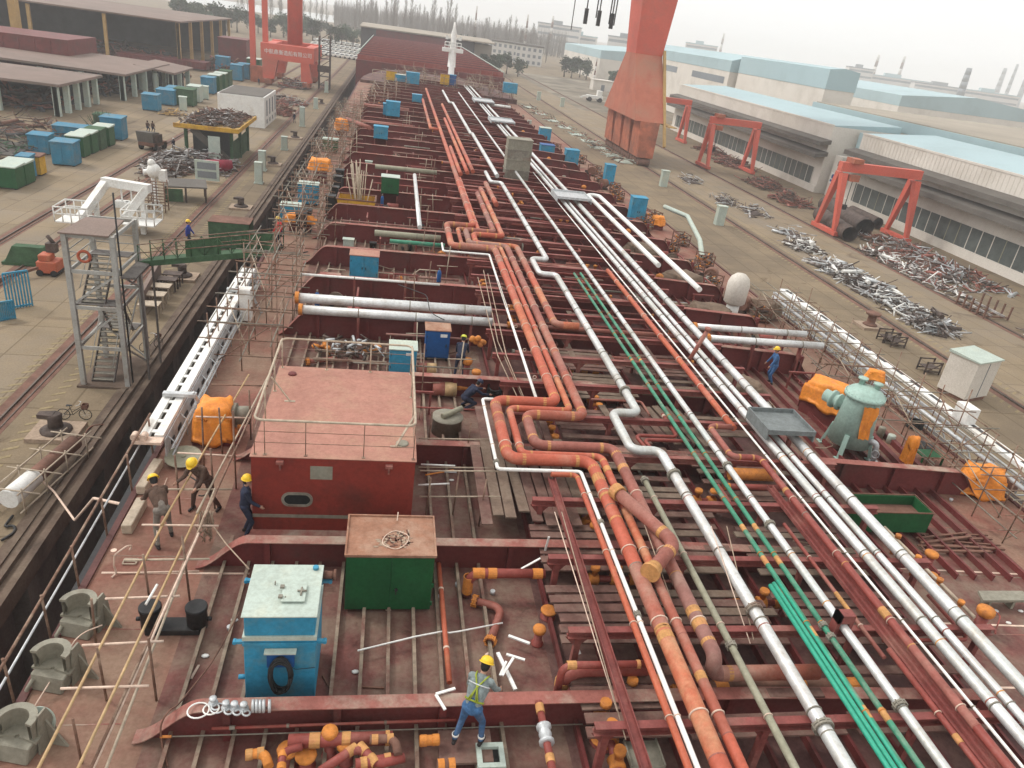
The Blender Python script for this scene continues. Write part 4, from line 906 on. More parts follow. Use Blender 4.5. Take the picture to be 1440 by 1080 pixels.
# other cabinets:  (label, px, py, width, depth, height, body, roof, doors)
for (lab, px, py, w, d_, h_, bd, rf, dr, pl_) in (
    ('dark blue cabinet with a white label plate beside the crouching workman', 613, 508, 1.0, .75, 1.5, M_DBLUE, M_DUSTTOP, 1, True),
    ('bright blue cabinet with a grey-white roof at the far right corner of the deckhouse roof', 565, 530, 1.05, .8, 1.4, M_BLUE, M_LID, 1, True),
    ('small blue box cabinet at the left end of the thin white crosswise pipe', 463, 413, .95, .7, 1.05, M_BLUE, M_FLANGE, 1, False),
    ('large blue double-door cabinet standing at a girder, left of the first loop', 511, 397, 1.45, .9, 1.55, M_BLUE, M_ROOFP, 2, False),
    ('tall sky blue cabinet inside the scaffolding, behind a lower one', 433, 290, 1.35, .9, 2.0, M_BLUE, M_LID, 1, False),
    ('lower sky blue cabinet inside the scaffolding with a dark arched opening', 409, 313, 1.3, .9, 1.6, M_BLUE, M_LID, 1, False),
    ('blue cabinet on the port deck just forward of three close girders', 535, 197, 1.4, 1.0, 1.7, M_BLUE, M_BLUE, 2, False),
    ('blue cabinet on a pale platform, far port deck', 552, 165, 1.7, 1.2, 2.0, M_BLUE, M_BLUE, 2, False),
    ('slim blue cabinet close behind the one on the pale platform', 544, 163, 1.0, 1.2, 1.8, M_BLUE, M_BLUE, 1, False),
    ('blue cabinet at the break of the bow, right of an ochre one', 580, 119, 2.3, 1.4, 2.4, M_BLUE, M_BLUE, 2, False),
    ('blue cabinet between the ochre one and a larger blue one at the bow', 563, 116, 2.0, 1.4, 2.2, M_BLUE, M_LID, 1, False),
    ('ochre cabinet at the bow, left of the blue ones', 550, 114, 1.8, 1.4, 2.3, M_YEL, M_BROWN, 1, False),
    ('small dark blue cabinet right of the foremast', 636, 121, 1.2, 1.0, 1.9, M_DBLUE, M_BLUE, 1, False),
    ('ochre crate-like cabinet just right of the foremast foot', 625, 120, 1.6, 1.0, 1.9, M_YEL, M_BROWN, 1, False),
    ('small blue cabinet half hidden at the left end of the far pinkish loop', 586, 145, 1.4, 1.0, 1.9, M_BLUE, M_BLUE, 1, False),
    ('blue cabinet on trestles at the starboard bow edge', 717, 132, 2.6, 1.4, 3.0, M_BLUE, M_BLUE, 2, False),
    ('farther of the two square blue cabinets on the starboard deck', 766, 197, 1.5, 1.2, 1.5, M_BLUE, M_LID, 1, False),
    ('blue cabinet below the farther square one on the starboard deck', 769, 221, 1.6, 1.2, 1.7, M_BLUE, M_DBLUE, 1, False),
    ('blue cabinet right of the ochre bin on the starboard deck', 804, 228, 1.5, 1.2, 1.5, M_BLUE, M_BLUE, 2, False),
    ('slim blue cabinet near the starboard deck edge below the crane leg', 857, 253, 1.0, .9, 1.7, M_BLUE, M_BLUE, 1, False),
    ('blue cabinet beside the orange bundle on the blurred starboard deck', 896, 308, 1.25, .9, 1.7, M_BLUE, M_BLUE, 2, False),
    ('dark green cabinet on the port deck left of the white fore-and-aft pipe', 548, 275, 1.25, .9, 1.6, M_DGRN, M_LID, 2, False),
    ('green cabinet standing in the far scaffolding at the port edge', 464, 215, 1.4, 1.0, 1.8, M_DGRN, M_LID, 1, False)):
    p = at(px, py, 0); p.z = dz(p.x)+.03
    if p.y > 150: p = at(px, py, 1.4)
    stand = (px, py) in ((535, 197), (552, 165), (586, 145), (548, 275), (544, 163))
    if stand: p = at(px, py, 1.0)
    if (px, py) in TOPS: h_ = max(.8, atY(px, TOPS[(px, py)], p.y).z-p.z)
    t = cabinet(lab, p, w, d_, h_, bd, rf, doors=dr, plate=pl_)
    if stand:
        m = MB()
        for x in (-w/2+.1, w/2-.1): m.box(x-.05, .05, -1.0, x+.05, d_-.05, -.003)
        part('stand', m, M_RACK, t)
# yellow skip with timber stacked in it
p = at(500, 310, 0); t = thing('skip', 'yellow steel skip with sloping ends, bundle of poles standing in it', 'skip', (p.x, p.y, .05))
m = MB(); pr = [(-.95, 0), (.95, 0), (1.25, 1.25), (-1.25, 1.25)]; ins = [(-.9, .06), (.9, .06), (1.19, 1.25), (-1.19, 1.25)]
for y0, y1 in ((0, .05), (1.75, 1.8)): m.extr([(x, y0, z) for x, z in pr], (0, y1-y0, 0))
m.hexa([(-.95, .05, 0), (.95, .05, 0), (.95, 1.75, 0), (-.95, 1.75, 0), (-.95, .05, .05), (.95, .05, .05), (.95, 1.75, .05), (-.95, 1.75, .05)])
for s_ in (-1, 1): m.add([(s_*.95, .05, 0), (s_*.95, 1.75, 0), (s_*1.25, 1.75, 1.25), (s_*1.25, .05, 1.25), (s_*.9, .05, 0), (s_*.9, 1.75, 0), (s_*1.2, 1.75, 1.25), (s_*1.2, .05, 1.25)], [(0, 1, 2, 3), (4, 5, 6, 7), (3, 2, 6, 7)])
part('body', m, M_YEL, t)
m = MB()
for (a, b) in (((-1.3, -.05), (1.3, .05)), ((-1.3, 1.75), (1.3, 1.85))): m.box(a[0], a[1], 1.251, b[0], b[1], 1.33)
for (a, b) in (((-1.3, .0505), (-1.18, 1.7495)), ((1.18, .0505), (1.3, 1.7495))): m.box(a[0], a[1], 1.251, b[0], b[1], 1.33)
part('rim', m, M_BROWN, t)
m = MB()
for k in range(20):
    x = random.uniform(-.2, .5); y = random.uniform(.8, 1.6); m.tube([(x, y, .1), (x+random.uniform(-.7, .5), y+random.uniform(0, 1.2), random.uniform(2.4, 3.6))], .035, 5)
solo_v = [p_+V(t.location) for p_ in m.v]; m.v = solo_v
solo('pole_bundle', m, M_RAIL, 'bundle of pale poles standing upright in the yellow skip', 'poles')
# wheeled junk crate behind the deckhouse
p = at(492, 511, 0); t = thing('scrap_pallet', 'steel-framed pallet heaped with dark scrap behind the deckhouse', 'pallet', (p.x, p.y, .1))
m = MB()
for x in (-1.3, -.65, 0, .65, 1.3): m.bar((x, -.5, .15), (x+.12, 1.2, .15), .07, .1)
for y in (-.5, .3, 1.2): m.bar((-1.4, y, .25), (1.45, y, .25), .07, .09)
part('frame', m, M_STIFF, t)
m = MB()
for k in range(70):
    c = V((random.gauss(0, .55), random.gauss(.4, .4), .32+random.random()*.3)); dd = V((random.uniform(-1, 1), random.uniform(-1, 1), random.uniform(-.2, .3))).normalized()*random.uniform(.1, .3)
    m.tube([c-dd, c+dd], random.uniform(.02, .06), 5, mi=random.choice((0, 0, 1)))
part('scrap_load', m, [M_SCRAPD, M_GALV], t)
for i, (px, py) in enumerate(((452, 487), (522, 492))):
    q = at(px, py, .4); m = MB()
    for k in range(7): m.sph(q+V((random.uniform(-.3, .3), random.uniform(-.2, .2), random.uniform(-.05, .1))), random.uniform(.1, .2), random.uniform(.08, .15), .1, 8, 6)
    solo('orange_wrapping', m, M_OTAPE, 'crumpled orange wrapping on the %s end of the scrap pallet' % ('left', 'right')[i], 'wrapping')
# lumpy tarp-covered machines
def tarp(name, label, cx, cy, z0, w, d_, h_, seed, rz=0.0, top=.75, mats=M_TARP, cat='covered machine'):
    rnd = random.Random(seed); t = thing(name, label, cat, (cx, cy, z0), rz)
    import bmesh
    bm = bmesh.new(); bmesh.ops.create_cube(bm, size=1); bmesh.ops.subdivide_edges(bm, edges=bm.edges, cuts=9, use_grid_fill=True)
    ph = [rnd.uniform(0, 6) for _ in range(8)]
    for v in bm.verts:
        x, y, z = v.co*2
        f = 1-(1-top)*((z+1)/2)**1.5; l = max(abs(x), abs(y)); rr = (x*x+y*y)**.5
        k = .72+.28*(l/max(rr, .01)) if rr > .01 else 1
        sag = 1-.16*(1-abs(z))*(.5+.5*math.sin(3*math.atan2(y, x)+ph[0]))
        fold = 1+.05*math.sin(9*math.atan2(y, x)+ph[1]+2*z)*(1-.3*z)+.035*math.sin(17*math.atan2(y, x)+ph[2])
        tz = z
        if z > .6: tz = z-.35*(l**3)*abs(math.sin(ph[3]+x*2+y))-.08*math.sin(4*x+ph[4])*math.sin(3*y+ph[5])
        if z < -.7: tz = z+.14*(1+math.sin(5*math.atan2(y, x)+ph[6]))
        v.co = V((x*w/2*f*k*sag*fold, y*d_/2*f*k*sag*fold, (tz+1)/2*h_))
    me = bpy.data.meshes.new('tarp_cover'); bm.to_mesh(me); bm.free(); me.materials.append(mats)
    for q in me.polygons: q.use_smooth = True
    o = bpy.data.objects.new('tarp_cover', me); COL.objects.link(o); o.parent = t
    return t
p = at(300, 625, 0); t = tarp('covered_winch', 'winch wrapped in orange tarpaulin at the port edge beside the deckhouse', p.x, p.y+.4, 0, 1.35, 1.3, 1.35, 3)
m = MB(); m.cyl((.55, .2, .75), (1.05, .25, .75), .3, n=16); m.cyl((.5, .2, .75), (.62, .2, .75), .4, n=16); part('warping_drum', m, M_CAST, t)
m = MB(); m.box(-.6, -.5, 0, .75, .6, .12); part('base_plate', m, M_GIRD, t)
p = at(1160, 572, 0); t = tarp('covered_motor', 'motor block wrapped in orange tarpaulin driving the teal tank', p.x-.1, p.y-.2, dz(p.x)+.5, 1.25, 2.2, 1.25, 5, rz=.5, top=.8)
m = MB(); m.box(-.5, -.9, -.5, .5, .9, .1); part('pedestal', m, M_GIRD, t)
p = at(1372, 672, 0); t = tarp('covered_winch', 'winch wrapped in orange tarpaulin at the starboard edge near the right border', p.x+.2, p.y-.1, dz(p.x), 1.7, 1.2, 1.15, 8, rz=-.3, top=.7)
m = MB(); m.cyl((.7, 0, .6), (1.15, .05, .6), .28, n=14); part('warping_drum', m, M_BROWN, t)
p = at(1277, 640, 0); t = tarp('covered_post', 'slim post bound in orange tarpaulin on the starboard deck', p.x, p.y, dz(p.x), .42, .42, 1.35, 10, top=.85)
m = MB(); m.tube([(0, 0, -.02), (0, 0, .5)], .12, 10); part('post', m, M_REDP, t)
p = at(450, 252, .3); t = tarp('covered_gear', 'orange tarpaulin bundle on top of the scaffolded blue cabinets', p.x, p.y, 1.0, 1.9, 1.5, .9, 12); m = MB(); m.box(-.5, -.5, -1, .5, .5, .1); part('stand', m, M_GIRD, t)
p = at(422, 325, 0); t = tarp('covered_gear', 'orange tarpaulin sheet slumped on the scaffold beside the red-vested man', p.x, p.y, .6, 2.0, 1.2, .5, 14); m = MB(); m.box(-.6, -.4, -.6, .6, .4, .06); part('stand', m, M_GIRD, t)
p = at(925, 312, 0); t = tarp('covered_gear', 'orange bundle right of the blue cabinet on the blurred starboard deck', p.x, p.y, dz(p.x)+.3, 1.2, 1.0, .8, 15); m = MB(); m.box(-.4, -.4, -.3, .4, .4, .06); part('stand', m, M_GIRD, t)
p = at(480, 187, .3); t = tarp('covered_gear', 'small orange tarpaulin bundle behind the green scaffold cabinet', p.x, p.y, .6, 1.6, 1.4, 1.2, 16); m = MB(); m.box(-.6, -.4, -.6, .6, .4, .06); part('stand', m, M_GIRD, t)
# teal filter tank
p = at(1192, 622, 0); z0 = dz(p.x)+.05; t = thing('filter_tank', 'pale teal domed tank with bolted lid and an orange flap on its side', 'tank', (p.x, p.y, z0)); t.scale = (1.1, 1.1, 1.27)
m = MB(); m.lathe([(.72, .35), (.56, 1.85), (.56, 1.9)], n=32); part('shell', m, M_TANK, t)
m = MB(); m.lathe([(.68, 1.88), (.68, 1.97), (.62, 1.98), (.56, 2.08), (.4, 2.17), (.2, 2.22), (.02, 2.235)], n=32); dome = part('dome_lid', m, M_TANK, t)
m = MB()
for k in range(28): a_ = 2*PI*k/28; m.cyl((.65*math.cos(a_), .65*math.sin(a_), 1.84), (.65*math.cos(a_), .65*math.sin(a_), 2.01), .022, n=6)
part('lid_bolts', m, M_TANK, dome)
m = MB(); m.lathe([(.1, 2.15), (.1, 2.32), (.16, 2.33), (.16, 2.38), (.05, 2.4)], (.28, -.1, 0), 14); part('nozzle', m, M_TANK, t)
m = MB(); m.lathe([(.1, 2.18), (.1, 2.36), (.17, 2.37), (.17, 2.42)], (-.12, .22, 0), 14); part('nozzle', m, M_TANK, t)
for k in range(4):
    a_ = PI/4+k*PI/2; c, s_ = math.cos(a_), math.sin(a_); m = MB(); m.bar((.66*c, .66*s_, .75), (.85*c, .85*s_, 0), .16, .1); m.cbox(.85*c, .85*s_, 0, .26, .26, .025); part('leg', m, M_TANK, t)
m = MB(); fl = []
for i in range(7):
    for j in range(7):
        a_ = -PI/2+.08+i*.14; z = 1.78-j*.17; wob = .62+.2*(1.85-z)/2*.8+.05*math.sin(i*2.1+j*1.3); sh = 1-.07*j
        a_ = -PI/2-.08+(i-3)*.14*sh; fl.append((wob*math.cos(a_)*1.05, wob*math.sin(a_)*1.05, z))
m.add(fl, [(i*7+j, (i+1)*7+j, (i+1)*7+j+1, i*7+j+1) for i in range(6) for j in range(6)], smooth=True); m.add([V(q)*1.0+V((math.copysign(.012, -q[0]), .012, 0)) for q in fl], [(i*7+j, (i+1)*7+j, (i+1)*7+j+1, i*7+j+1) for i in range(6) for j in range(6)], smooth=True); part('orange_flap', m, M_TARP, t)
m = MB(); d1 = (at(1160, 560, 1.2)-V((p.x, p.y, 1.2))).normalized(); d1.z = 0; a = V((0, 0, 1.35))+d1*.5
m.lathe([(.17, 0), (.17, .25), (.27, .26), (.27, .33), (.2, .34), (.2, .5), (.29, .51), (.29, .6), (.2, .61), (.2, .9)], a, 18, axis=d1); part('inlet_coupling', m, M_TANK, t)
m = MB(); m.tube(fillet([(.3, -.55, .65), (.55, -.75, .65), (.6, -.8, .1)], .15, 4), .09, 10); m.lathe([(.17, 0), (.17, .06)], (.6, -.8, .02), 12); m.torus((.5, -.9, .35), (1, 1, 0), .12, .02, 14, 5); part('drain_valve', m, M_GALV, t)
q = t.location+V((.4, .35, 3.05)); tarp('orange_wrapping', 'orange tarpaulin bundle tied over the nozzle on the teal tank', q.x, q.y, q.z-.1, .75, .4, .42, 18, rz=-.5, cat='wrapping')
# rails and coamings around the tank
for lab, pts in (('red steel angle framing the left of the tank foundation', [(1065, 585), (1165, 690)]), ('red steel channel framing the right of the tank foundation', [(1225, 595), (1290, 662)]), ('longer red channel outside the tank foundation', [(1240, 590), (1310, 655)])):
    a, b = at(*pts[0], 0), at(*pts[1], 0); a.z, b.z = dz(a.x)+.12, dz(b.x)+.12
    m = MB(); m.bar(a, b, .22, .24); solo('foundation_rail', m, M_GIRD, lab, 'foundation', bev=.01)
# white mushroom vent
p = at(1028, 440, 0); t = thing('mushroom_ventilator', 'white mushroom ventilator on a stout neck, far starboard deck', 'ventilator', (p.x, p.y, dz(p.x)))
m = MB(); m.lathe([(.36, 0), (.36, 1.2)], n=18); part('neck', m, M_WHITE, t)
m = MB(); m.lathe([(.5, 1.05), (.6, 1.15), (.62, 2.2), (.5, 2.55), (.28, 2.75), (.02, 2.8)], n=20); part('hood', m, M_SHEDW, t)
# dark green open bin on the starboard deck
A, B = at(1213, 742, 0), at(1302, 742, 0); t = thing('open_bin', 'dark green open steel bin on the starboard deck beside the silver bundle', 'bin', ((A.x+B.x)/2, A.y, dz(16.8)+.2)); w = B.x-A.x
m = MB(); m.box(-w/2, 0, 0, w/2, .04, .75); m.box(-w/2, .96, 0, w/2, 1, .75); m.box(-w/2, .0405, 0, -w/2+.04, .9595, .75); m.box(w/2-.04, .0405, 0, w/2, .9595, .75); m.box(-w/2+.041, .041, 0, w/2-.041, .959, .04); part('body', m, M_DGRN, t)
m = MB(); m.box(-w/2+.05, .05, .3, w/2-.05, .95, .42); part('dirt_load', m, M_BROWN, t)
m = MB(); m.box(-w/2-.03, -.03, .751, w/2+.03, 0.0, .79); m.box(-w/2-.03, 1, .751, w/2+.03, 1.03, .79); m.box(-w/2-.03, .001, .751, -w/2, .999, .79); m.box(w/2, .001, .751, w/2+.03, .999, .79); part('rim', m, M_BROWN, t)
# rusty angle frames lying on the starboard deck
for i, (px, py, L, rz_) in enumerate(((1355, 745, 2.6, .05), (1362, 757, 2.9, -.05), (1350, 765, 2.5, .02), (1335, 750, 2.2, .2))):
    p = at(px, py, 0); m = MB(); m.bar((p.x-L/2, p.y-L/2*rz_, dz(p.x)+.1+i*.03), (p.x+L/2, p.y+L/2*rz_, dz(p.x)+.06+i*.03), .09, .06); m.bar((p.x-L/2, p.y-L/2*rz_+.25, dz(p.x)+.1+i*.03), (p.x+L/2, p.y+L/2*rz_+.2, dz(p.x)+.06+i*.03), .06, .05)
    m.bar((p.x-L/2+.1, p.y-L/2*rz_-.02, dz(p.x)+.1+i*.03), (p.x-L/2+.1, p.y-L/2*rz_+.3, dz(p.x)+.1+i*.03), .05, .04)
    solo('angle_iron', m, M_BROWN, 'rusty angle iron lying behind the green bin, %s of the heap' % ('farthest', 'nearest', 'lowest', 'topmost')[i], 'angle iron')
# grey bench-like bollard seats on the right
p = at(1410, 838, 0); t = thing('mooring_bench', 'grey steel bench-shaped fitting at the right border of the starboard deck', 'deck fitting', (p.x, p.y, dz(p.x)))
m = MB(); m.hexa([(-.75, -.15, .3), (.9, -.15, .3), (.9, .25, .3), (-.6, .25, .3), (-.75, -.15, .38), (.9, -.15, .38), (.9, .25, .38), (-.6, .25, .38)]); part('top_plate', m, M_CAST, t)
for x in (-.4, .4): m = MB(); m.box(x-.04, -.1, 0, x+.04, .2, .3); part('leg', m, M_CAST, t)
p = at(1425, 758, 0)
t = thing('cable_pipe_rail', 'orange and grey pipe rail along the starboard side of the silver bundle', 'pipe', (16.4, 14, 0))
m = MB(); m.tube([(16.0, 17.2, .25), (16.1, 13.2, .3)], .05, 8); part('pipe', m, M_RAIL, t, world=True)
for k, y in enumerate((16.6, 15.6, 14.6, 13.7)): m = MB(); m.tube([(16.05, y, dz(16)), (16.05, y, .35)], .05, 8); m.lathe([(.09, 0), (.09, .12)], (16.05, y, .3), 8); part('standpipe', m, M_OTAPE, t, world=True)
for lab, px, py, r_, h_, mm_ in (('small white drum standing on the starboard deck', 1257, 607, .16, .38, M_LID), ('dark valve stump left of the white drum on the starboard deck', 1242, 600, .15, .5, M_CAST)):
    p = at(px, py, 0); m = MB(); m.lathe([(r_, 0), (r_, h_-.04), (r_*.93, h_), (r_*.3, h_+.005)], (p.x, p.y, dz(p.x)), 14); solo('drum', m, mm_, lab, 'drum')
# black cable drum and hoses near the starboard scaffold
p = at(1292, 585, 0); m = MB()
for k in range(6): m.torus((p.x, p.y, dz(p.x)+.1+k*.06), (0, .1, 1), .32-.02*(k % 3), .035, 18, 6)
solo('hose_coil', m, M_RUBBER, 'coil of black hose on the starboard deck behind the orange post', 'hose')
p = at(1305, 612, 0); m = MB(); m.lathe([(.45, 0), (.45, .12), (.3, .16)], (p.x, p.y, dz(p.x)), 18); solo('hatch_cover', m, M_BLK, 'low round black hatch cover on the starboard deck', 'hatch')
p = at(1310, 632, 0); m = MB(); m.box(p.x-.5, p.y-.3, dz(p.x)+.35, p.x+.5, p.y+.3, dz(p.x)+.4)
for x in (-.45, .45):
    for y in (-.25, .25): m.box(p.x+x-.03, p.y+y-.03, dz(p.x), p.x+x+.03, p.y+y+.03, dz(p.x)+.349)
solo('work_table', m, M_DGRN, 'low green-topped work table on the starboard deck', 'table')

# double bollard, chocks and covers at the port edge
A, B = at(212, 890, 0), at(277, 888, 0); t = thing('double_bollard', 'black double bollard on the port deck', 'bollard', ((A.x+B.x)/2, A.y+.1, 0)); L = (B.x-A.x)
m = MB(); m.box(-L/2-.1, -.2, 0, L/2+.1, .22, .17); part('base', m, M_BLK, t, bev=.02)
for x in (-L/2, L/2): m = MB(); m.lathe([(.22, .1), (.22, .56), (.235, .58), (.235, .66), (.22, .67)], (x, .02, 0), 22); m.lathe([(.05, 0), (.05, .1), (.035, .11)], (x+math.copysign(.2, x), .02, .3), 10, axis=V((math.copysign(1, x), 0, 0))); part('bollard_post', m, M_BLK, t)
def chock(label, y, proto=[None]):
    if proto[0] is None:
        t = thing('roller_chock', label, 'chock', (SX0+.4, y, 0), -.25, 'grey chocks along the port deck edge')
        def arc(r_, n=10, a0=-.15, a1=PI+.15): return [(.05+r_*math.cos(a0+(a1-a0)*i/n), -.1+r_*math.sin(a0+(a1-a0)*i/n)) for i in range(n+1)]
        m = MB()   # concave throat open towards the stern, between a top and a middle flange
        o_, i_ = arc(.42), arc(.33)
        for k in range(10):
            (x0, y0), (x1, y1) = o_[k], o_[k+1]; (u0, w0), (u1, w1) = i_[k], i_[k+1]
            m.add([(u0, w0, .5), (u1, w1, .5), (u1*.9, w1*.9+.03, .72), (u0*.9, w0*.9+.03, .72), (u0, w0, .95), (u1, w1, .95), (x0, y0, .5), (x1, y1, .5), (x1, y1, .95), (x0, y0, .95)], [(0, 1, 2, 3), (3, 2, 5, 4), (6, 9, 8, 7)], smooth=True)
        part('throat', m, M_CAST, t)
        for z0, z1, e in ((.951, 1.02, .46), (.43, .499, .5)):
            m = MB(); A_ = arc(e, 12); B_ = arc(.3 if z0 > .9 else .05, 12); P = A_+B_[::-1]; n = len(A_)
            m.add([(x, y, z0) for x, y in P]+[(x, y, z1) for x, y in P], [(i, i+1, 2*n-2-i, 2*n-1-i) for i in range(n-1)]+[(2*n+i, 2*n+i+1, 4*n-2-i, 4*n-1-i) for i in range(n-1)]+[(i, i+1, 2*n+i+1, 2*n+i) for i in range(n-1)]+[(n+i, n+i+1, 3*n+i+1, 3*n+i) for i in range(n-1)]+[(0, 2*n-1, 4*n-1, 2*n), (n-1, n, 3*n, 3*n-1)]); part('flange_plate', m, M_CAST, t)
        m = MB(); m.hexa([(-.36, -.42, 0), (.42, -.42, 0), (.42, .4, 0), (-.36, .4, 0), (-.4, -.3, .429), (.46, -.3, .429), (.46, .34, .429), (-.4, .34, .429)]); part('pedestal', m, M_CAST, t, bev=.03)
        m = MB(); m.extr([(.47, -.1, 0), (.47, .5, 0), (.47, .42, .7), (.47, .3, 1.05), (.47, .05, 1.05), (.47, -.02, .6)], (.045, 0, 0)); part('side_fin', m, M_CAST, t)
        m = MB(); m.extr([(.52, .2, 0), (.95, .2, 0), (.52, .2, .75)], (0, .05, 0)); part('bracket', m, M_CAST, t)
        m = MB(); m.tube([(-.3, -.35, .3), (-.38, -.5, .1), (-.3, -.6, -.2)], .05, 6); part('mooring_strap', m, M_CAST, t)
        proto[0] = t; t.scale = (.82,)*3; return t
    return dup(proto[0], (SX0+.4, y, 0), -.25, label, scale=.82)
ycs = [at(x_, y_, 0).y for x_, y_ in ((118, 882), (85, 955), (45, 1050))]
chock('grey cast chock at the port deck edge, farthest of the row beside the black bollard', ycs[0]); chock('grey cast chock at the port deck edge, middle one of the row', ycs[1]); chock('grey cast chock at the port deck edge, nearest the bottom left corner', ycs[2])
for lab, px, py, r_, tilt in (('round pale grey-green disc leaning against the nearest chock', 57, 1030, .3, 1.05), ('round pale grey-green cover disc lying below the end of the white ladder', 258, 645, .52, .12)):
    p = at(px, py, .1); m = MB(); ax = V((0, -math.sin(tilt), math.cos(tilt))); m.lathe([(r_, 0), (r_, .03)], p+V((0, 0, r_*math.sin(tilt))), 28, axis=ax); m.lathe([(.07, .03), (.07, .06)], p+V((0, 0, r_*math.sin(tilt))), 10, axis=ax); solo('cover_disc', m, M_LID if tilt > .5 else M_GGRN, lab, 'disc')
# hand rail outside the chocks
rl = thing('edge_rail', 'rust-brown tube rail along the port deck edge outside the chocks', 'rail', (SX0-.2, 12, 0))
m = MB(); m.tube([(-6.55, 6, 1.15), (-6.75, 21, 1.1)], .032, 8); part('rail', m, M_POLE, rl, world=True)
m = MB(); m.tube([(-6.6, 6, .75), (-6.75, 21, .7)], .026, 8); part('rail', m, M_GALV, rl, world=True)
for y in (7.5, 9.7, 11.3, 13, 14.6, 16.5, 18.5, 20.5): m = MB(); m.tube([(-6.62, y, -.1), (-6.65, y, 1.2)], .03, 6); part('post', m, M_POLE, rl, world=True)
# grey trunk pipes lying along the port edge
for lab, a, b in (('pale grey square duct lying at the port edge, nearer one', (178, 745), (200, 705)), ('pale grey square duct lying at the port edge, farther one below the ladder', (198, 690), (223, 650))):
    p, q = at(*a, .15), at(*b, .15); m = MB(); m.bar((p.x, p.y, .15), (q.x, q.y, .15), .26, .28); solo('duct', m, M_RAIL, lab, 'duct', bev=.02)
a, b = at(2, 1050, -.1), at(210, 640, -.1); m = MB(); m.bar((-6.75, 14.5, -.35), (-6.8, 21.5, -.35), .3, .12); solo('fender_beam', m, M_BLK, 'dark fender beam hung outside the port deck edge', 'beam')
# bent white pipe and small frame on deck
p = at(200, 800, .04)
m = MB(); m.tube(fillet([at(157, 812, .04), at(164, 806, .04), at(160, 795, .3), at(161, 780, .6), at(178, 768, .7), at(186, 767, .6), at(182, 774, .5)], .08, 3), .022, 6); m.tube([at(164, 806, .04), at(280, 803, .04)], .02, 6); m.lathe([(.05, 0), (.07, .03)], at(160, 775, .65), 8); solo('bent_pipe', m, M_CLAMP, 'bent thin white pipe lying on the port deck near the ducts', 'pipe')
m = MB(); q = at(172, 793, .04)
for dx, dy, ex, ey in ((0, 0, .3, 0), (0, .2, .3, .2), (0, 0, 0, .2), (.3, 0, .3, .2), (0, .1, .3, .1)): m.bar(q+V((dx, dy, 0)), q+V((ex, ey, 0)), .03, .02)
solo('small_frame', m, M_RAIL, 'tiny pale frame lying beside the bent white pipe', 'stool')

# ------------------------------------------------------------------ scaffolding
def tubepart(root, name, a, b, r=.026, m_=M_POLE):
    m = MB(); m.tube([a, b], r, 6); return part(name, m, m_, root, world=True)
s1 = thing('tube_scaffold', 'near scaffold walkway of rusty posts and long bamboo rails on the port deck', 'scaffold', (-4.6, 12, 0))
for a, b, mm_ in (((-5.25, 6.5, 1.1), (-4.95, 16, 1.1), M_BAMB), ((-4.98, 15.5, 1.14), (-4.4, 24, 1.1), M_BAMB), ((-4.66, 6.5, 1.1), (-4.25, 16.5, 1.1), M_BAMB), ((-4.28, 16, 1.14), (-3.75, 24, 1.1), M_RAIL), ((-4.5, 8, .85), (-3.7, 21, 1.5), M_POLE), ((-4.4, 9, .3), (-4.05, 17, 1.2), M_RAIL), ((-4.6, 7.0, .6), (-4.0, 15, 1.3), M_CLAMP)):
    tubepart(s1, 'ledger', a, b, .03, mm_)
for y in (10.7, 11.75, 13.05, 14.3, 15.6, 17.1, 18.9, 21, 23.2):
    tubepart(s1, 'crossbar', (-5.45, y, 1.06), (-4.1+random.uniform(0, .5), y+random.uniform(-.1, .1), 1.06), .026, random.choice((M_CLAMP, M_POLE, M_RAIL)))
for (px, py, h_) in ((220, 985, 1.75), (267, 845, 1.9), (213, 862, 1.6), (115, 1073, 1.2), (353, 618, 1.8), (332, 687, 2.6), (302, 715, 1.9), (254, 722, 1.9), (287, 657, 2.0), (150, 985, 1.5), (135, 905, 1.2), (313, 640, 1.7)):
    p = at(px, py, 0); tubepart(s1, 'post', p, p+V((random.uniform(-.08, .02), random.uniform(-.1, .1), h_)), .027)
tubepart(s1, 'white_stick', at(205, 850, 1.05), at(221, 822, 1.15), .03, M_WHITE)
proto = thing('tube_scaffold', 'x', 'scaffold', (0, 0, 0), 0, 'tube scaffolding along the port side')
def sp(a, b, n_='pole', r=.025, mm_=M_POLE): m = MB(); m.tube([a, b], r, 5); part(n_, m, mm_, proto)
rs = random.Random(4)
for y in (0, 1.5, 3.0):
    for x in (0, 1.1, 2.2): sp((x, y, -.1), (x+rs.uniform(-.06, .06), y+rs.uniform(-.1, .1), rs.choice((1.7, 2.3, 2.8))), 'pole')
for z in (.6, 1.25, 1.9):
    for x in (0, 1.1, 2.2):
        if rs.random() < .8: sp((x, -.4, z), (x+rs.uniform(-.05, .05), 4.6, z+rs.uniform(-.08, .08)), 'ledger', .024, rs.choice((M_POLE, M_POLE, M_GREYST)))
    for y in (0, 1.5, 3.0):
        if rs.random() < .85: sp((-.4, y, z+.04), (2.6, y+rs.uniform(-.1, .1), z+.04), 'ledger', .024, rs.choice((M_POLE, M_GREYST, M_POLE)))
sp((0, 0, .2), (2.2, .1, 1.9), 'brace'); sp((0, 3, 1.9), (1.1, 1.4, .1), 'brace', .022, M_RAIL); sp((2.2, .2, .1), (2.2, 3.1, 1.9), 'brace')
first = True
for i in range(17):
    y = 26.5+i*4.7
    lab = 'scaffold tubes on the port side deck, %s bay forward of the deckhouse' % ordn(i)
    if first: proto.location = (-6.2, y, 0); proto['label'] = lab; first = False
    else: dup(proto, (-6.3+rs.uniform(-.3, .5)+(PI > 3)*0, y, 0), 0, lab, scale=(1, 1, rs.uniform(.85, 1.2)))
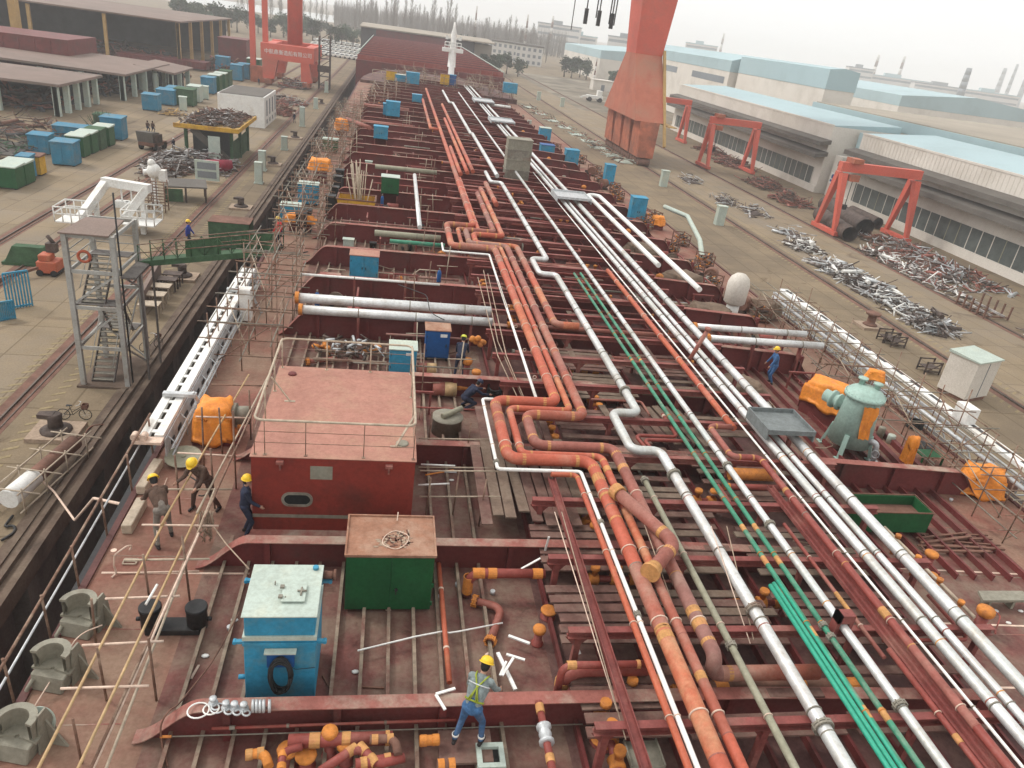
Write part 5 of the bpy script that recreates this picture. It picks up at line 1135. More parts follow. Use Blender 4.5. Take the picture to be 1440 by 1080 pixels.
for i in range(5):
    y = 17.5+i*4.4
    dup(proto, (21.0+rs.uniform(-.1, .3), y, dz(22)), 0, 'scaffold tubes before the silver starboard ladder, %s bay from the right border' % ordn(i), 'tube scaffolding along the starboard side', scale=(1, 1, rs.uniform(.8, 1.05)))
for i in range(5):
    y = 108+i*9
    dup(proto, (-3.8+rs.uniform(-1, 1)+i*.8, y, 0), 0, 'far scaffold tubes on the port bow deck, %s cluster from the last bay' % ordn(i), scale=(1.6, 1.6, 1.1))
# rope net bundle on the scaffold
p = at(292, 728, .9); m = MB()
for k in range(16):
    x = p.x+random.uniform(-.22, .22); z = random.uniform(.1, .45); y = p.y+random.uniform(-.05, .05)
    m.tube([(x, y, 1.08), (x+random.uniform(-.1, .1), y+random.uniform(-.05, .05), .75), (x+random.uniform(-.15, .12), y, z+.2), (x+random.uniform(-.12, .12), y, z)], .018, 5)
solo('rope_bundle', m, M_ROPE, 'bundle of tan ropes hanging from a scaffold crossbar', 'rope')
# ropes across the deck
def rope(label, pts, r=.016, m_=M_ROPE, cat='rope', name='rope'):
    m = MB(); m.tube(fillet(pts, .8, 5), r, 6); solo(name, m, m_, label, cat)
rope('brown rope running from the cabinet over the nearest girder', [at(337, 860, .9), at(300, 930, .2), at(250, 992, .5), at(236, 1000, .85), at(225, 1020, .6), at(228, 1050, .05), at(236, 1078, .05)], .018, M_BROWN)
rope('thin pale hose looping by the ducts on the port deck', [at(235, 672, .05), at(228, 690, .05), at(232, 700, .05), at(226, 712, .05), at(222, 730, .05), at(220, 760, .8)], .012, M_CLAMP, 'hose', 'hose')
rope('pale hose curving over the chocks at the port edge', [at(144, 879, .5), at(110, 892, .4), at(88, 930, .3), at(60, 975, .2), at(38, 1010, .3), at(34, 1060, .1)], .014, M_CLAMP, 'hose', 'hose')
rope('rope slung from the scaffold down to the near blue cabinet', [at(300, 740, .9), at(318, 765, .95), at(350, 800, 1.3)], .018)
rope('thin dark rope drooping over the crosswise silver pipes', [at(560, 400, 1.6), at(600, 415, 1.9), at(605, 440, 1.6), at(625, 450, 1.5)], .02, M_BLK)
for i, (a, b, c) in enumerate(((( 680, 380), (700, 480), (735, 560)), ((686, 385), (712, 500), (752, 596)), ((672, 390), (700, 500), (740, 585)), ((700, 395), (735, 500), (755, 560)))):
    rope('taut tan rope slanting beside the thin white pipe by the fittings, %s from left' % ORD[i], [at(*a, 1.8), at(*b, 1.4), at(*c, 1.0)], .022)
RL = ('across the grey-green pipe', 'left of the thin orange-red pipe', 'beside the one left of the thin orange-red pipe', 'across the green pair, left one', 'across the green pair, right one', 'hanging above the second girder')
for i, (a, b) in enumerate((((900, 720), (985, 960)), ((780, 720), (868, 1000)), ((790, 720), (880, 1040)), ((1000, 740), (1055, 905)), ((1022, 740), (1060, 900)), ((560, 720), (555, 760)))):
    rope('thin taut rope %s' % RL[i], [at(*a, 1.9), at(*b, 1.3)], .014, M_CLAMP if i % 2 else M_ROPE)

# ------------------------------------------------------------------ small things by the workman
def stick(label, a, b, w, m_=M_WHITE, z=.24, z2=None, name='white_bar', h=None, group='white bars scattered on deck'):
    m = MB(); m.bar(at(*a, z), at(*b, z if z2 is None else z2), w, h or w*.5); solo(name, m, m_, label, 'bar', group)
m = MB(); m.tube(fillet([at(503, 915, .24), at(585, 895, .24), at(622, 888, .24), at(632, 890, .24), at(645, 888, .24), at(707, 876, .24)], .12, 4), .02, 8); solo('bent_pipe', m, M_WHITE, 'long thin white pipe with a kink lying across the deck stiffeners', 'pipe')
stick('white flat bar lying by the ochre stub', (715, 894), (745, 905), .07, z=.3)
stick('white bar lowest of the crossed heap beside the workman', (700, 918), (725, 970), .08, z=.3); stick('white bar crossing the heap beside the workman', (712, 920), (738, 928), .06, z=.4); stick('short white bar pointing left in the heap beside the workman', (722, 925), (706, 950), .06, z=.42)
stick('white bar at the left of the heap beside the workman', (712, 930), (703, 950), .05, z=.36); stick('white angle bar standing by the thin red pipe', (808, 900), (815, 920), .07, z=.7, z2=.5)
stick('white bar leaning upright at the far girder near the planks', (772, 755), (762, 790), .05, z=1.3, z2=.3); stick('grey-white bar slanting up beside the upright one', (733, 800), (760, 785), .05, z=.7, z2=1.0)
m = MB(); m.bar(at(640, 968, .9), at(613, 976, .9), .055, .03); m.bar(at(613, 977, .9), at(626, 998, .9), .055, .03); solo('white_bar', m, M_WHITE, 'white L-shaped bar lying on the girder left of the workman', 'bar')
for i, (px, py, r_) in enumerate(((297, 997, .14), (306, 996, .12), (279, 999, .19))):
    m = MB(); m.torus(at(px, py, .9), (0, .1, 1), r_, .016, 18, 6); solo('steel_ring', m, M_WHITE if i != 1 else M_GALV, 'pale ring lying on the nearest girder, %s' % ('round one left of the fittings', 'small one by the bolt', 'large one at the left end')[i], 'ring')
for i, (px, py) in enumerate(((318, 996), (330, 997), (300, 990), (343, 998))):
    p = at(px, py, .87); m = MB(); m.lathe([(.09, 0), (.09, .04), (.04, .045), (.04, .12), (.07, .125), (.07, .16), (.03, .17)], p, 10); m.torus(p+V((.06, -.1, .03)), (.2, .1, 1), .07, .02, 12, 5); solo('small_fitting', m, M_GALV, 'small grey valve fitting on the nearest girder, %s of the row' % ORD[i], 'fitting')
for i, px in enumerate((356, 361, 366, 371, 379)):
    p = at(px, 993, .96); m = MB(); m.lathe([(.07, -.025), (.12, -.025), (.12, .025), (.07, .025), (.07, -.025)], p, 16, axis=V((1, .1, 0)), cap=False); solo('pipe_collar', m, M_GALV, 'silver pipe collar standing on the nearest girder, %s from the left' % ORD[i], 'collar')
# white square hatch at the workman's feet
p = at(690, 1062, .3); t = thing('square_hatch', 'pale square hatch with a dark opening at the workman\'s feet', 'hatch', (p.x, p.y, .2))
m = MB()
for a in ((-.27, -.27, .27, -.17), (-.27, .17, .27, .27), (-.27, -.1695, -.17, .1695), (.17, -.1695, .27, .1695)): m.box(a[0], a[1], 0, a[2], a[3], .12)
part('frame', m, M_LID, t); m = MB(); m.box(-.17, -.17, .0, .17, .17, .04); part('painted_hatch_shade', m, M_DARK, t)  # black block in the frame, shade of the hatch put into its colour
t = thing('cable_tray', 'perforated grey tray lying at the bottom edge among the pipe racks', 'tray', tuple(at(905, 1062, .5)))
m = MB(); m.box(-.35, -.3, 0, .35, .3, .03); m.box(-.35, -.3, .031, -.32, .3, .1); m.box(.32, -.3, .031, .35, .3, .1); part('tray', m, M_CAST, t)
# valve cluster and small gear behind the deckhouse on the right
for i, (px, py, h_, r_) in enumerate(((655, 530, .8, .13), (668, 540, .6, .12), (660, 552, .55, .14), (642, 545, .4, .1), (682, 550, .5, .11))):
    standpipe(px, py, 'orange-wrapped valve in the cluster right of the dark blue cabinet, %s' % ('tallest at the back', 'right of the tallest', 'fattest in front', 'small one at the left', 'small one at the right')[i], h_, r_)
p = at(640, 545, .35); elbowpipe('short horizontal pipe wrapped in orange in the valve cluster', [p, p+V((.9, .1, 0))], .1, M_OTAPE, [(0, .2, .1), (0, .8, .1)])
p = at(695, 552, .3); m = MB()
for k in range(9): m.torus(p+V((0, 0, .05*k-.2)), (random.uniform(-.3, .3), random.uniform(-.3, .3), 1), .26, .04, 16, 5)
solo('hose_coil', m, M_RUBBER, 'dark coil of hose beside the orange valve cluster', 'hose')
p = at(672, 480, 1.2); m = MB()
for k in range(8): m.sph(p+V((random.uniform(-.3, .3), random.uniform(-.1, .1), random.uniform(-.15, .15))), .13, .12, .12, 8, 6)
solo('orange_wrapping', m, M_OTAPE, 'orange-wrapped joint at the end of the thin white rod beside the ropes', 'wrapping')
for lab, px, py, r_, L in (('cylinder of cream and brown at the corner of the deckhouse, farther one', 600, 518, .22, .75), ('cylinder of cream and brown at the corner of the deckhouse, nearer one', 625, 547, .27, .9)):
    p = at(px, py, .35); t = thing('drum', lab, 'drum', tuple(p)); m = MB(); m.lathe([(r_, -L/2), (r_, 0)], n=18, axis=V((1, 0, 0))); part('brown_half', m, M_BRWN, t); m = MB(); m.lathe([(r_*1.02, 0), (r_*1.02, L/2)], n=18, axis=V((1, 0, 0))); part('cream_half', m, M_BAMB, t)
p = at(628, 600, .2); t = thing('round_hatch', 'grey round hatch with a lid stub right of the deckhouse', 'hatch', (p.x, p.y, 0)); m = MB(); m.lathe([(.52, 0), (.5, .55), (.55, .57), (.55, .62), (.1, .63)], n=22); part('coaming', m, M_CAST, t); m = MB(); m.tube([(-.2, -.2, .7), (.5, .3, .8)], .1, 10); part('lid_stub', m, M_GGRN, t)
for i, (y_, z_) in enumerate(((17.3, .9), (18.0, 1.3), (18.8, .9), (19.8, 1.3))):
    m = MB(); m.tube([(1.3, y_, z_), (3.6, y_+.1, z_)], .022, 6); solo('scaffold_tube', m, M_RAIL, 'horizontal scaffold tube between the deckhouse and the plank platform, %s going away' % ORD[i], 'tube')
for i, (x_, y_) in enumerate(((1.5, 17.2), (2.3, 17.5), (3.05, 17.2), (2.9, 20.4), (1.7, 21.0))):
    m = MB(); m.tube([(x_, y_, 0), (x_+.05, y_, 1.6)], .024, 6); solo('scaffold_tube', m, M_POLE, 'upright scaffold tube by the plank platform, %s' % ('at the deckhouse corner', 'second beside the deckhouse corner', 'at the platform front', 'behind the platform', 'behind the deckhouse corner')[i], 'tube')
for i, (a, b) in enumerate((((592, 653), (640, 655)), ((592, 662), (642, 664)), ((598, 668), (638, 661)), ((588, 682), (632, 680)))):
    m = MB(); m.tube([at(*a, 1.0), at(*b, 1.0)], .025, 6); solo('white_bar', m, (M_WHITE, M_GALV, M_OTAPE, M_WHITE)[i], 'thin bar lying on the tubes by the deckhouse corner, %s' % ('farthest white', 'second white', 'orange', 'nearest white')[i], 'bar')
# railing with small pipes at girders on the port deck
for lab, pts in (('thin grey handrail at the double-door cabinet with a raised hump', [(532, 383), (578, 388), (590, 379), (616, 381)]), ('thin grey handrail left of the double-door cabinet', [(455, 383), (462, 378), (486, 380)])):
    y_ = at(*pts[0], .6).y; P = [atY(px, py, y_) for px, py in pts]; t = thing('handrail', lab, 'handrail', (P[0].x, y_, 0)); m = MB(); m.tube(P, .03, 6); part('rail', m, M_RAIL, t, world=True)
    x_ = P[0].x
    while x_ <= P[-1].x: m = MB(); m.tube([(x_, y_, 0), (x_, y_, .62)], .02, 5); part('post', m, M_RAIL, t, world=True); x_ += .55
# junk clutter on far decks: small valves, buckets and blocks
lab_ = ('low grey valve block', 'orange-capped vent stub', 'rust-red pump block', 'pale junction box', 'black bucket')
for k in range(90):
    side = random.random(); y_ = random.uniform(30, 140); x_ = random.uniform(-2.8, 3.6) if side < .55 else random.uniform(16, 21.5)
    if min(abs(y_-g_) for g_ in GY) < .5: continue
    c = k % 5; m = MB(); z0 = dz(x_)+.02
    if c == 0: m.box(x_-.25, y_-.2, z0, x_+.25, y_+.2, z0+.35); m.lathe([(.1, .35), (.1, .6), (.2, .61), (.2, .66)], (x_, y_, z0), 10)
    elif c == 1: m.lathe([(.13, 0), (.13, .55), (.24, .6), (.24, .75), (.1, .85)], (x_, y_, z0), 10)
    elif c == 2: m.cyl((x_-.4, y_, z0+.3), (x_+.4, y_, z0+.3), .22, n=10); m.box(x_-.35, y_-.25, z0, x_+.35, y_+.25, z0+.12)
    elif c == 3: m.box(x_-.3, y_-.2, z0, x_+.3, y_+.2, z0+.5); m.box(x_-.34, y_-.24, z0+.501, x_+.34, y_+.24, z0+.54)
    else: m.lathe([(.18, 0), (.22, .4), (.24, .41), (.22, .43)], (x_, y_, z0), 10)
    solo(('valve_block', 'vent_stub', 'pump_block', 'junction_box', 'bucket')[c], m, (M_CAST, M_OTAPE, M_REDP, M_LID, M_BLK)[c], '%s on the far %s deck, one of several scattered' % (lab_[c], 'port' if x_ < 8 else 'starboard'), 'fitting', 'small fittings on the far %s deck: %s' % ('port' if x_ < 8 else 'starboard', lab_[c]))
# red blocks row (black-faced boxes) along the inner scaffold
for i, (px, py) in enumerate(((423, 332), (430, 327), (464, 305), (469, 292), (474, 275), (477, 265))):
    p = at(px, py, 0); m = MB(); m.box(p.x-.3, p.y, 0, p.x+.3, p.y+.7, 1.35); m.box(p.x-.34, p.y-.03, 1.351, p.x+.34, p.y+.73, 1.4); solo('black_locker', m, M_BLK, 'black upright locker along the inner port scaffold, %s going forward' % ORD[i], 'locker', 'black lockers along the port scaffold', bev=.015)
# long brown pipes across far port deck
cross('brown pipe lying across the far port deck under the blue cabinet', (505, 174), (580, 176), 1.0, .5, M_BRWN, ends=False, group='large brown pipes on the far port deck')
cross('brown pipe lying across the port deck at the bow break', (510, 150), (575, 152), 1.0, .45, M_BRWN, ends=False, group='large brown pipes on the far port deck')
a, b = at(488, 168, 1.2), at(520, 180, 1.2); m = MB(); m.tube([a, b], .25, 10); solo('deck_pipe', m, M_BRWN, 'brown pipe slanting down at the port edge far forward', 'pipe')
# ------------------------------------------------------------------ people: one continuous remeshed body each
def rotx(v, a): return V((v.x, v.y*math.cos(a)-v.z*math.sin(a), v.y*math.sin(a)+v.z*math.cos(a)))
def person(label, loc, rz, lean=0.0, knee=(0.05, 0.05), stride=0.0, arms=((.35, .15, .2), (.35, .15, .2)), head=0.0, cols=None, helmet=M_HELM, scale=1.0, vox=.013, vest=None, harness=False, bands=False, crouch=0.0, splay=.1, name='person'):
    """local frame: faces +Y, feet on z=0. lean = forward bend of the torso; arms = (forward, outward, elbow bend)"""
    jk, tr, bt = cols
    caps = []   # (p, q, r1, r2, region)
    hipz = .93-crouch
    pel = V((0, 0, hipz))
    def up(l, a=None): a = lean if a is None else a; return V((0, l*math.sin(a), l*math.cos(a)))
    waist = pel+up(.12, lean*.6); chest = waist+up(.27); neckb = chest+up(.17)
    caps += [(pel+V((-.075, 0, 0)), pel+V((.075, 0, 0)), .125, .125, 'tr'), (pel, waist, .14, .135, 'tr'), (waist+V((-.04, 0, 0)), chest+V((-.07, 0, 0)), .12, .135, 'jk'), (waist+V((.04, 0, 0)), chest+V((.07, 0, 0)), .12, .135, 'jk'), (chest, neckb, .13, .075, 'jk')]
    sh = {}
    for s_ in (-1, 1):
        sh[s_] = neckb+V((s_*.185, 0, 0))-up(.045); caps.append((neckb-up(.03), sh[s_], .07, .072, 'jk'))
    hd = lean*.75+head
    nk = neckb+up(.1, hd); hc = nk+up(.11, hd)
    fwd_ = V((0, math.cos(hd), -math.sin(hd)))
    caps += [(neckb, nk, .055, .052, 'sk'), (nk+fwd_*.015+up(.02, hd), hc+up(.05, hd), .072, .092, 'sk'), (nk+fwd_*.05, hc+fwd_*.025, .048, .07, 'sk'), (hc+fwd_*.085+up(-.02, hd), hc+fwd_*.108+up(-.035, hd), .014, .016, 'sk'),
             (hc-fwd_*.02+up(-.04, hd), hc-fwd_*.03+up(.05, hd), .082, .09, 'hr')]
    for s_ in (-1, 1): caps.append((hc+V((s_*.085, 0, 0))+up(-.03, hd), hc+V((s_*.09, 0, 0))+up(.02, hd), .018, .02, 'sk'))
    wr = {}
    for i, s_ in enumerate((-1, 1)):
        f, o, e = arms[i]
        d1 = V((s_*math.sin(o), math.sin(f)*math.cos(o), -math.cos(f)*math.cos(o)))
        el = sh[s_]+d1*.285
        d2 = V((s_*math.sin(o*.4), math.sin(f+e)*math.cos(o*.4), -math.cos(f+e)*math.cos(o*.4)))
        w_ = el+d2*.25; wr[s_] = w_
        caps += [(sh[s_], el, .066, .052, 'jk'), (el, w_, .052, .04, 'jk')]
        side = V((s_, 0, 0)); palm = w_+d2*.085
        caps.append((w_, palm, .03, .034, 'sk'))
        lat = d2.cross(side).normalized()
        for k, (ln, off) in enumerate(((.068, -.03), (.078, -.01), (.073, .01), (.056, .028))):
            b = palm+lat*off+d2*.012; m1 = b+d2*ln*.55; tip = m1+(d2*.75-side*.65).normalized()*ln*.5
            caps += [(b, m1, .0105, .0095, 'sk'), (m1, tip, .0095, .008, 'sk')]
        tb = w_+d2*.03+lat*-.028; caps += [(tb, tb+(d2*.7-lat*.7).normalized()*.045, .013, .011, 'sk'), (tb+(d2*.7-lat*.7).normalized()*.045, tb+(d2*.9-lat*.45-side*.2).normalized()*.075, .011, .009, 'sk')]
    an = {}
    for i, s_ in enumerate((-1, 1)):
        st = stride*s_
        hip = pel+V((s_*.095, 0, -.04)); foot = V((s_*(.1+splay*.6), st*.35, .075))
        mid = (hip+foot)*.5; L = (foot-hip).length
        need = max(0, (.43*.43*4-L*L))**.5/2
        kn = mid+V((s_*.02, need*.95+knee[i]*.4, 0)); 
        caps += [(hip, kn, .095, .066, 'tr'), (kn, foot+V((0, 0, .05)), .064, .05, 'tr'), (foot+V((0, 0, .04)), foot+V((0, -.01, 0)), .05, .05, 'bt'), (foot+V((0, -.05, -.035)), foot+V((s_*.02, .13, -.04)), .042, .036, 'bt')]
        an[s_] = foot
    m = MB()
    for (p, q, r1, r2, _) in caps:
        p, q = V(p), V(q); d = (q-p).length
        if d < 1e-5: continue
        ax = (q-p)/d; n = 12 if max(r1, r2) > .02 else 7
        prof = [(r1*math.sin(a), -r1*math.cos(a)) for a in (.12, .5, .95, 1.57)]+[(r2*math.cos(a), d+r2*math.sin(a)) for a in (0, .6, 1.1, 1.45)]
        m.lathe(prof, p, n, axis=ax)
    me0 = m.mesh('person_body', []); o = bpy.data.objects.new('person_body', me0); COL.objects.link(o)
    rm = o.modifiers.new('r', 'REMESH'); rm.mode = 'VOXEL'; rm.voxel_size = vox
    sm = o.modifiers.new('s', 'SMOOTH'); sm.iterations = 2; sm.factor = .4
    dg = bpy.context.evaluated_depsgraph_get(); me = bpy.data.meshes.new_from_object(o.evaluated_get(dg))
    bpy.data.objects.remove(o)
    me.materials.clear()
    for mm in (jk, tr, M_SKIN, M_HAIR, bt): me.materials.append(mm)
    idx = {'jk': 0, 'tr': 1, 'sk': 2, 'hr': 3, 'bt': 4}
    CP = [(p, q-p, max((q-p).length_squared, 1e-9), r1, r2, idx[g_]) for p, q, r1, r2, g_ in caps]
    mi = []
    for f in me.polygons:
        c = f.center; best = 9; bi = 0
        for p, d, l2, r1, r2, g_ in CP:
            t = min(1, max(0, (c-p).dot(d)/l2)); dd = (c-(p+d*t)).length-(r1+(r2-r1)*t)
            if dd < best: best = dd; bi = g_
        mi.append(bi)
    me.polygons.foreach_set('material_index', mi); me.polygons.foreach_set('use_smooth', [True]*len(mi))
    t = thing(name, label, 'person', tuple(loc), rz); t.scale = (scale,)*3
    b = bpy.data.objects.new('body', me); COL.objects.link(b); b.parent = t
    ax = up(1, hd); hb = hc+ax*.045
    if helmet:
        mm = MB(); mm.lathe([(.125, -.005), (.122, .03), (.108, .07), (.08, .1), (.04, .116), (.004, .12)], hb, 18, axis=ax)
        mm.lathe([(.124, 0), (.142, -.008), (.143, -.002), (.124, .008)], hb, 18, axis=ax, cap=False)
        c = hb+fwd_*.12; sd = V((1, 0, 0)); mm.hexa([c-sd*.08-ax*.01, c+sd*.08-ax*.01, c+sd*.045+fwd_*.05-ax*.022, c-sd*.045+fwd_*.05-ax*.022, c-sd*.08-ax*.002, c+sd*.08-ax*.002, c+sd*.045+fwd_*.05-ax*.014, c-sd*.045+fwd_*.05-ax*.014])
        mm.tube([hb+ax*.05+fwd_*(.11*math.cos(a))+ax*(.075*math.sin(a)-.02) for a in [PI*i/8 for i in range(9)]], .009, 5)
        part('helmet', mm, helmet, t)
    mm = MB()
    for s_ in (-1, 1): mm.sph(hc+fwd_*.088+V((s_*.033, 0, 0))+ax*.012, .012, n=8, m=6)
    part('eyes', mm, M_BLK, t)
    back = V((0, -math.cos(lean), math.sin(lean)))
    if harness:
        mm = MB(); r_ = .148
        for s_ in (-1, 1):
            mm.tube([waist+V((s_*.1, 0, 0))+back*.13, chest-up(.02)+back*.148, neckb+V((-s_*.1, 0, 0))+back*.1, neckb+V((-s_*.12, 0, 0))-back*.02+up(.05)], .016, 6)
            mm.tube([chest+V((0, 0, 0))+back*.15, waist+V((s_*.06, 0, 0))+back*.142], .013, 6)
        mm.tube([waist+V((r_*1.18*math.cos(a), 0, 0))+back*(r_*math.sin(a)*.96)+up(.02) for a in [2*PI*i/20 for i in range(21)]], .017, 6)
        part('harness', mm, MATS.get('harness_lime') or mat('harness_lime', (.26, .31, .03), .6), t)
        mm = MB(); 
        for zz in (.07,): mm.tube([chest+V((.21*math.cos(a), 0, 0))*1.0+back*(.142*math.sin(a))+up(.03) for a in [PI*.08+PI*.84*i/12 for i in range(13)]], .013, 6)
        part('reflective_strip', mm, M_GALV, t)
    if bands:
        for s_ in (-1, 1): mm = MB(); f = an[s_]; mm.lathe([(.056, 0), (.064, .005), (.067, .05), (.058, .055)], f+V((0, .005, .1)), 14, cap=False); part('reflective_band', mm, M_WHITE, t)
    if vest:
        mm = MB()
        mm.lathe([(.155, 0), (.185, .12), (.195, .25), (.13, .38)], waist, 18, axis=up(1)); part('vest', mm, vest, t)
    return t
J_GREY = mat('jacket_grey_blue', (.21, .25, .25), .85, var=.3, scale=6, bump=.8, bump_scale=16); T_BLUE = mat('trousers_blue', (.045, .12, .25), .8, var=.3, scale=5, bump=.8, bump_scale=16, dirt=(.09, .13, .22), dirt_amt=.4, dirt_scale=3)
J_BRN = mat('jacket_brown', (.09, .055, .04), .9, var=.35, scale=6, bump=.8, bump_scale=16); T_GREY = mat('trousers_grey', (.20, .175, .15), .9, var=.3, scale=6, bump=.8, bump_scale=16); J_NAVY = mat('overall_navy', (.02, .025, .05), .85, var=.25, scale=5)
T_BRN = mat('trousers_brown', (.085, .05, .04), .9, var=.3, scale=6); V_RED = mat('vest_red', (.6, .03, .03), .7, var=.1); V_GRN = mat('vest_dark_green', (.01, .09, .05), .8, var=.2); J_BLUE = mat('jacket_blue', (.03, .05, .26), .8, var=.2); J_LB = mat('overall_blue', (.045, .12, .27), .8, var=.2)
p = at(657, 1045, .35)
person('person in grey jacket, blue trousers and yellow helmet leaning over the nearest girder', p, -.5, lean=.72, arms=((.2, .15, .45), (.45, .25, .35)), head=.1, cols=(J_GREY, T_BLUE, M_BOOT), vox=.0085, harness=True, bands=True, stride=.25, splay=.2, scale=1.06)
m = MB(); m.lathe([(.6, 0), (.6, .15), (.55, .17)], (p.x, p.y, .17), 4); 
m = MB(); m.box(p.x-.55, p.y-.35, .19, p.x+.5, p.y+.4, .245)
for k in (-.4, .4): m.box(p.x+k-.05, p.y-.3, 0.001, p.x+k+.05, p.y+.3, .189)
solo('foot_board', m, M_WOOD2, 'low brown foot board under the man in the grey jacket', 'board')
p = at(232, 762, 0); person('person in brown jacket, dark green vest and grey trousers stooping in the port scaffold', p, .5, lean=1.0, arms=((.5, .2, .5), (.6, .2, .4)), head=.2, cols=(J_BRN, T_GREY, M_BOOT), vest=None, stride=.5, splay=.15, scale=1.08)
p = at(290, 716, 0); person('person in dark brown work clothes and yellow helmet bending in the port scaffold', p, 2.75, lean=.55, arms=((.7, .2, .7), (.6, .2, .9)), head=.25, cols=(J_BRN, T_BRN, M_BOOT), stride=.35, splay=.3, scale=1.1)
p = at(346, 752, 0); person('person in navy overalls and yellow helmet standing against the left side of the deckhouse', p, -1.35, lean=.1, arms=((.15, .1, .2), (.3, .1, .6)), cols=(J_NAVY, J_NAVY, M_BOOT), scale=1.02)
g0 = at(266, 352, -1.3); person('person in blue jacket and yellow helmet walking along the green gangway', g0, -1.5, lean=.05, arms=((.4, .1, .2), (-.3, .1, .3)), cols=(J_BLUE, J_NAVY, M_BOOT), stride=.6, vox=.017)
p = at(394, 350, 0); person('person in red vest and yellow helmet beside the orange tarpaulin on the scaffold', p, 1.2, lean=.15, cols=(V_RED, J_NAVY, M_BOOT), vox=.017)
p = at(645, 530, 0); person('person in dark overalls and lime helmet bending beside the dark blue cabinet', p, -.2, lean=.9, arms=((.4, .15, .3), (.5, .15, .3)), cols=(J_NAVY, J_NAVY, M_BOOT), helmet=mat('helmet_lime', (.55, .55, .06), .4), vox=.015, stride=.2)
p = at(652, 575, 0); person('person in navy crouching over the valve cluster, seen from above', p, -1.2, lean=.9, crouch=.45, arms=((.9, .2, .5), (.9, .2, .5)), cols=(J_NAVY, J_NAVY, M_BOOT), helmet=mat('helmet_navy', (.02, .025, .06), .4), vox=.015)
p = at(1086, 528, 0); p.z = dz(p.x); person('person in bright blue overalls standing by the starboard girder', p, 1.4, lean=.2, cols=(J_LB, J_LB, M_BOOT), vox=.018)
for lab, px, py, cl, hl, rz_ in (('person in dark clothes and white helmet beside the left track', 245, 213, J_NAVY, M_WHITE, 1.0), ('person in dark clothes standing on the road near the portal crane', 364, 120, J_NAVY, None, 0), ('person in dark clothes standing left of the pale pedestal on the quay', 414, 173, J_NAVY, M_WHITE, .4), ('person in dark clothes right of the pale pedestal on the quay', 423, 174, J_BRN, None, 2.0)):
    person(lab, at(px, py, QZ), rz_, cols=(cl, cl, M_BOOT), helmet=hl, vox=.024)
# ------------------------------------------------------------------ port side: ladder, gangway, stair tower, quay
lad = thing('accommodation_ladder', 'long white aluminium accommodation ladder stowed along the port side', 'ladder', (-6.5, 20.2, .2))
Y0, Y1 = 20.0, 36.0
def lb(n_, mb, m_=M_WHITE): mb.v = [v+V((.85, 0, -.2)) for v in mb.v]; return part(n_, mb, m_, lad, world=True)
for x, z, w_ in ((-7.5, 1.12, .25), (-7.1, 1.12, .25), (-6.95, .3, .1)):
    m = MB(); m.box(x-w_/2, Y0, z-.11, x+w_/2, Y1, z+.03); lb('stringer', m)
y = Y0+.2
while y < Y1-.3: m = MB(); m.box(-7.374, y, 1.1, -7.226, y+.16, 1.13); y += .62; lb('tread', m)
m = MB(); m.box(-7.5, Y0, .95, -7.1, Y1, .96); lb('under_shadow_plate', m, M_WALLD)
m = MB(); m.box(-6.96, Y0, .42, -6.93, Y1, 1.0)
lb('side_plate', m, M_GALV)
m = MB(); y = Y0+.5
while y < Y1-.4: m.box(-6.925, y, .55, -6.9, y+.34, .68); y += .8
lb('painted_side_shade', m, M_BLK)  # black blocks on the solid plate, painted shade of cut-outs
for z in (.75, .5): m = MB(); m.tube([(-6.75, Y0, z), (-6.75, Y1, z)], .03, 6); lb('handrail', m, M_GALV)
y = Y0+.3
while y < Y1: m = MB(); m.tube([(-6.93, y, .95), (-6.75, y, .75), (-6.75, y, .1)], .022, 5); lb('stanchion', m, M_GALV); y += 1.4
m = MB(); m.box(-7.75, Y0-.35, 1.02, -6.95, Y0-.01, 1.1); m.cyl((-7.7, Y0-.3, 1.2), (-7.7, Y0-.05, 1.2), .1, n=10); m.cyl((-7.45, Y0-.3, 1.2), (-7.45, Y0-.05, 1.2), .1, n=10); lb('end_rollers', m, M_CLAMP)
q = at(306, 440, .4); m = MB(); m.box(-6.85, q.y-.1, .35, -6.4, q.y+.4, 1.75); lb('hoist_box', m, M_WHITE)
q = at(248, 600, .2); m = MB(); m.bar((-6.7, 22.4, 1.35), (-6.1, 22.6, 0), .13, .1); m.box(-7.6, 22.3, 1.2, -6.6, 22.5, 1.32); lb('davit_arm', m, M_GALV)
m = MB(); m.bar((-6.7, 32.4, 1.35), (-6.1, 32.6, 0), .13, .1); m.box(-7.6, 32.3, 1.2, -6.6, 32.5, 1.32); lb('davit_arm', m, M_GALV)
# silver ladder on the starboard side
lad2 = thing('accommodation_ladder', 'long silver accommodation ladder with white top edge along the starboard side', 'ladder', (24.4, 18, -.5))
m = MB(); m.box(24.05, 17, .35, 24.6, 41, .5); part('top_plate', m, M_WHITE, lad2, world=True)
for x, z in ((23.85, .2), (23.85, -.55), (24.6, -.5)): m = MB(); m.box(x-.05, 17, z-.06, x+.05, 41, z+.06); part('stringer', m, M_GALV, lad2, world=True)
for k in range(30): y = 17.2+k*.8; m = MB(); m.bar((23.85, y, -.55), (23.85, y+.8*(1 if k % 2 else 0), .2), .05); m.bar((23.85, y, -.52), (24.6, y, -.5), .05); part('lattice', m, M_GALV, lad2, world=True)
m = MB(); m.box(24.0, 24.0, .501, 24.5, 24.8, 1.2); part('hoist_box', m, M_WHITE, lad2, world=True)
for k in range(17): m = MB(); m.box(24.3, 17.6+k*1.4, .505, 24.5, 18.4+k*1.4, .512); part('tread', m, M_BLK, lad2, world=True)
for z in (-.2,): m = MB(); m.tube([(23.2, 17, dz(23)+.9), (23.2, 40, dz(23)+.9)], .09, 8); part('long_tube', m, M_GALV, lad2, world=True)
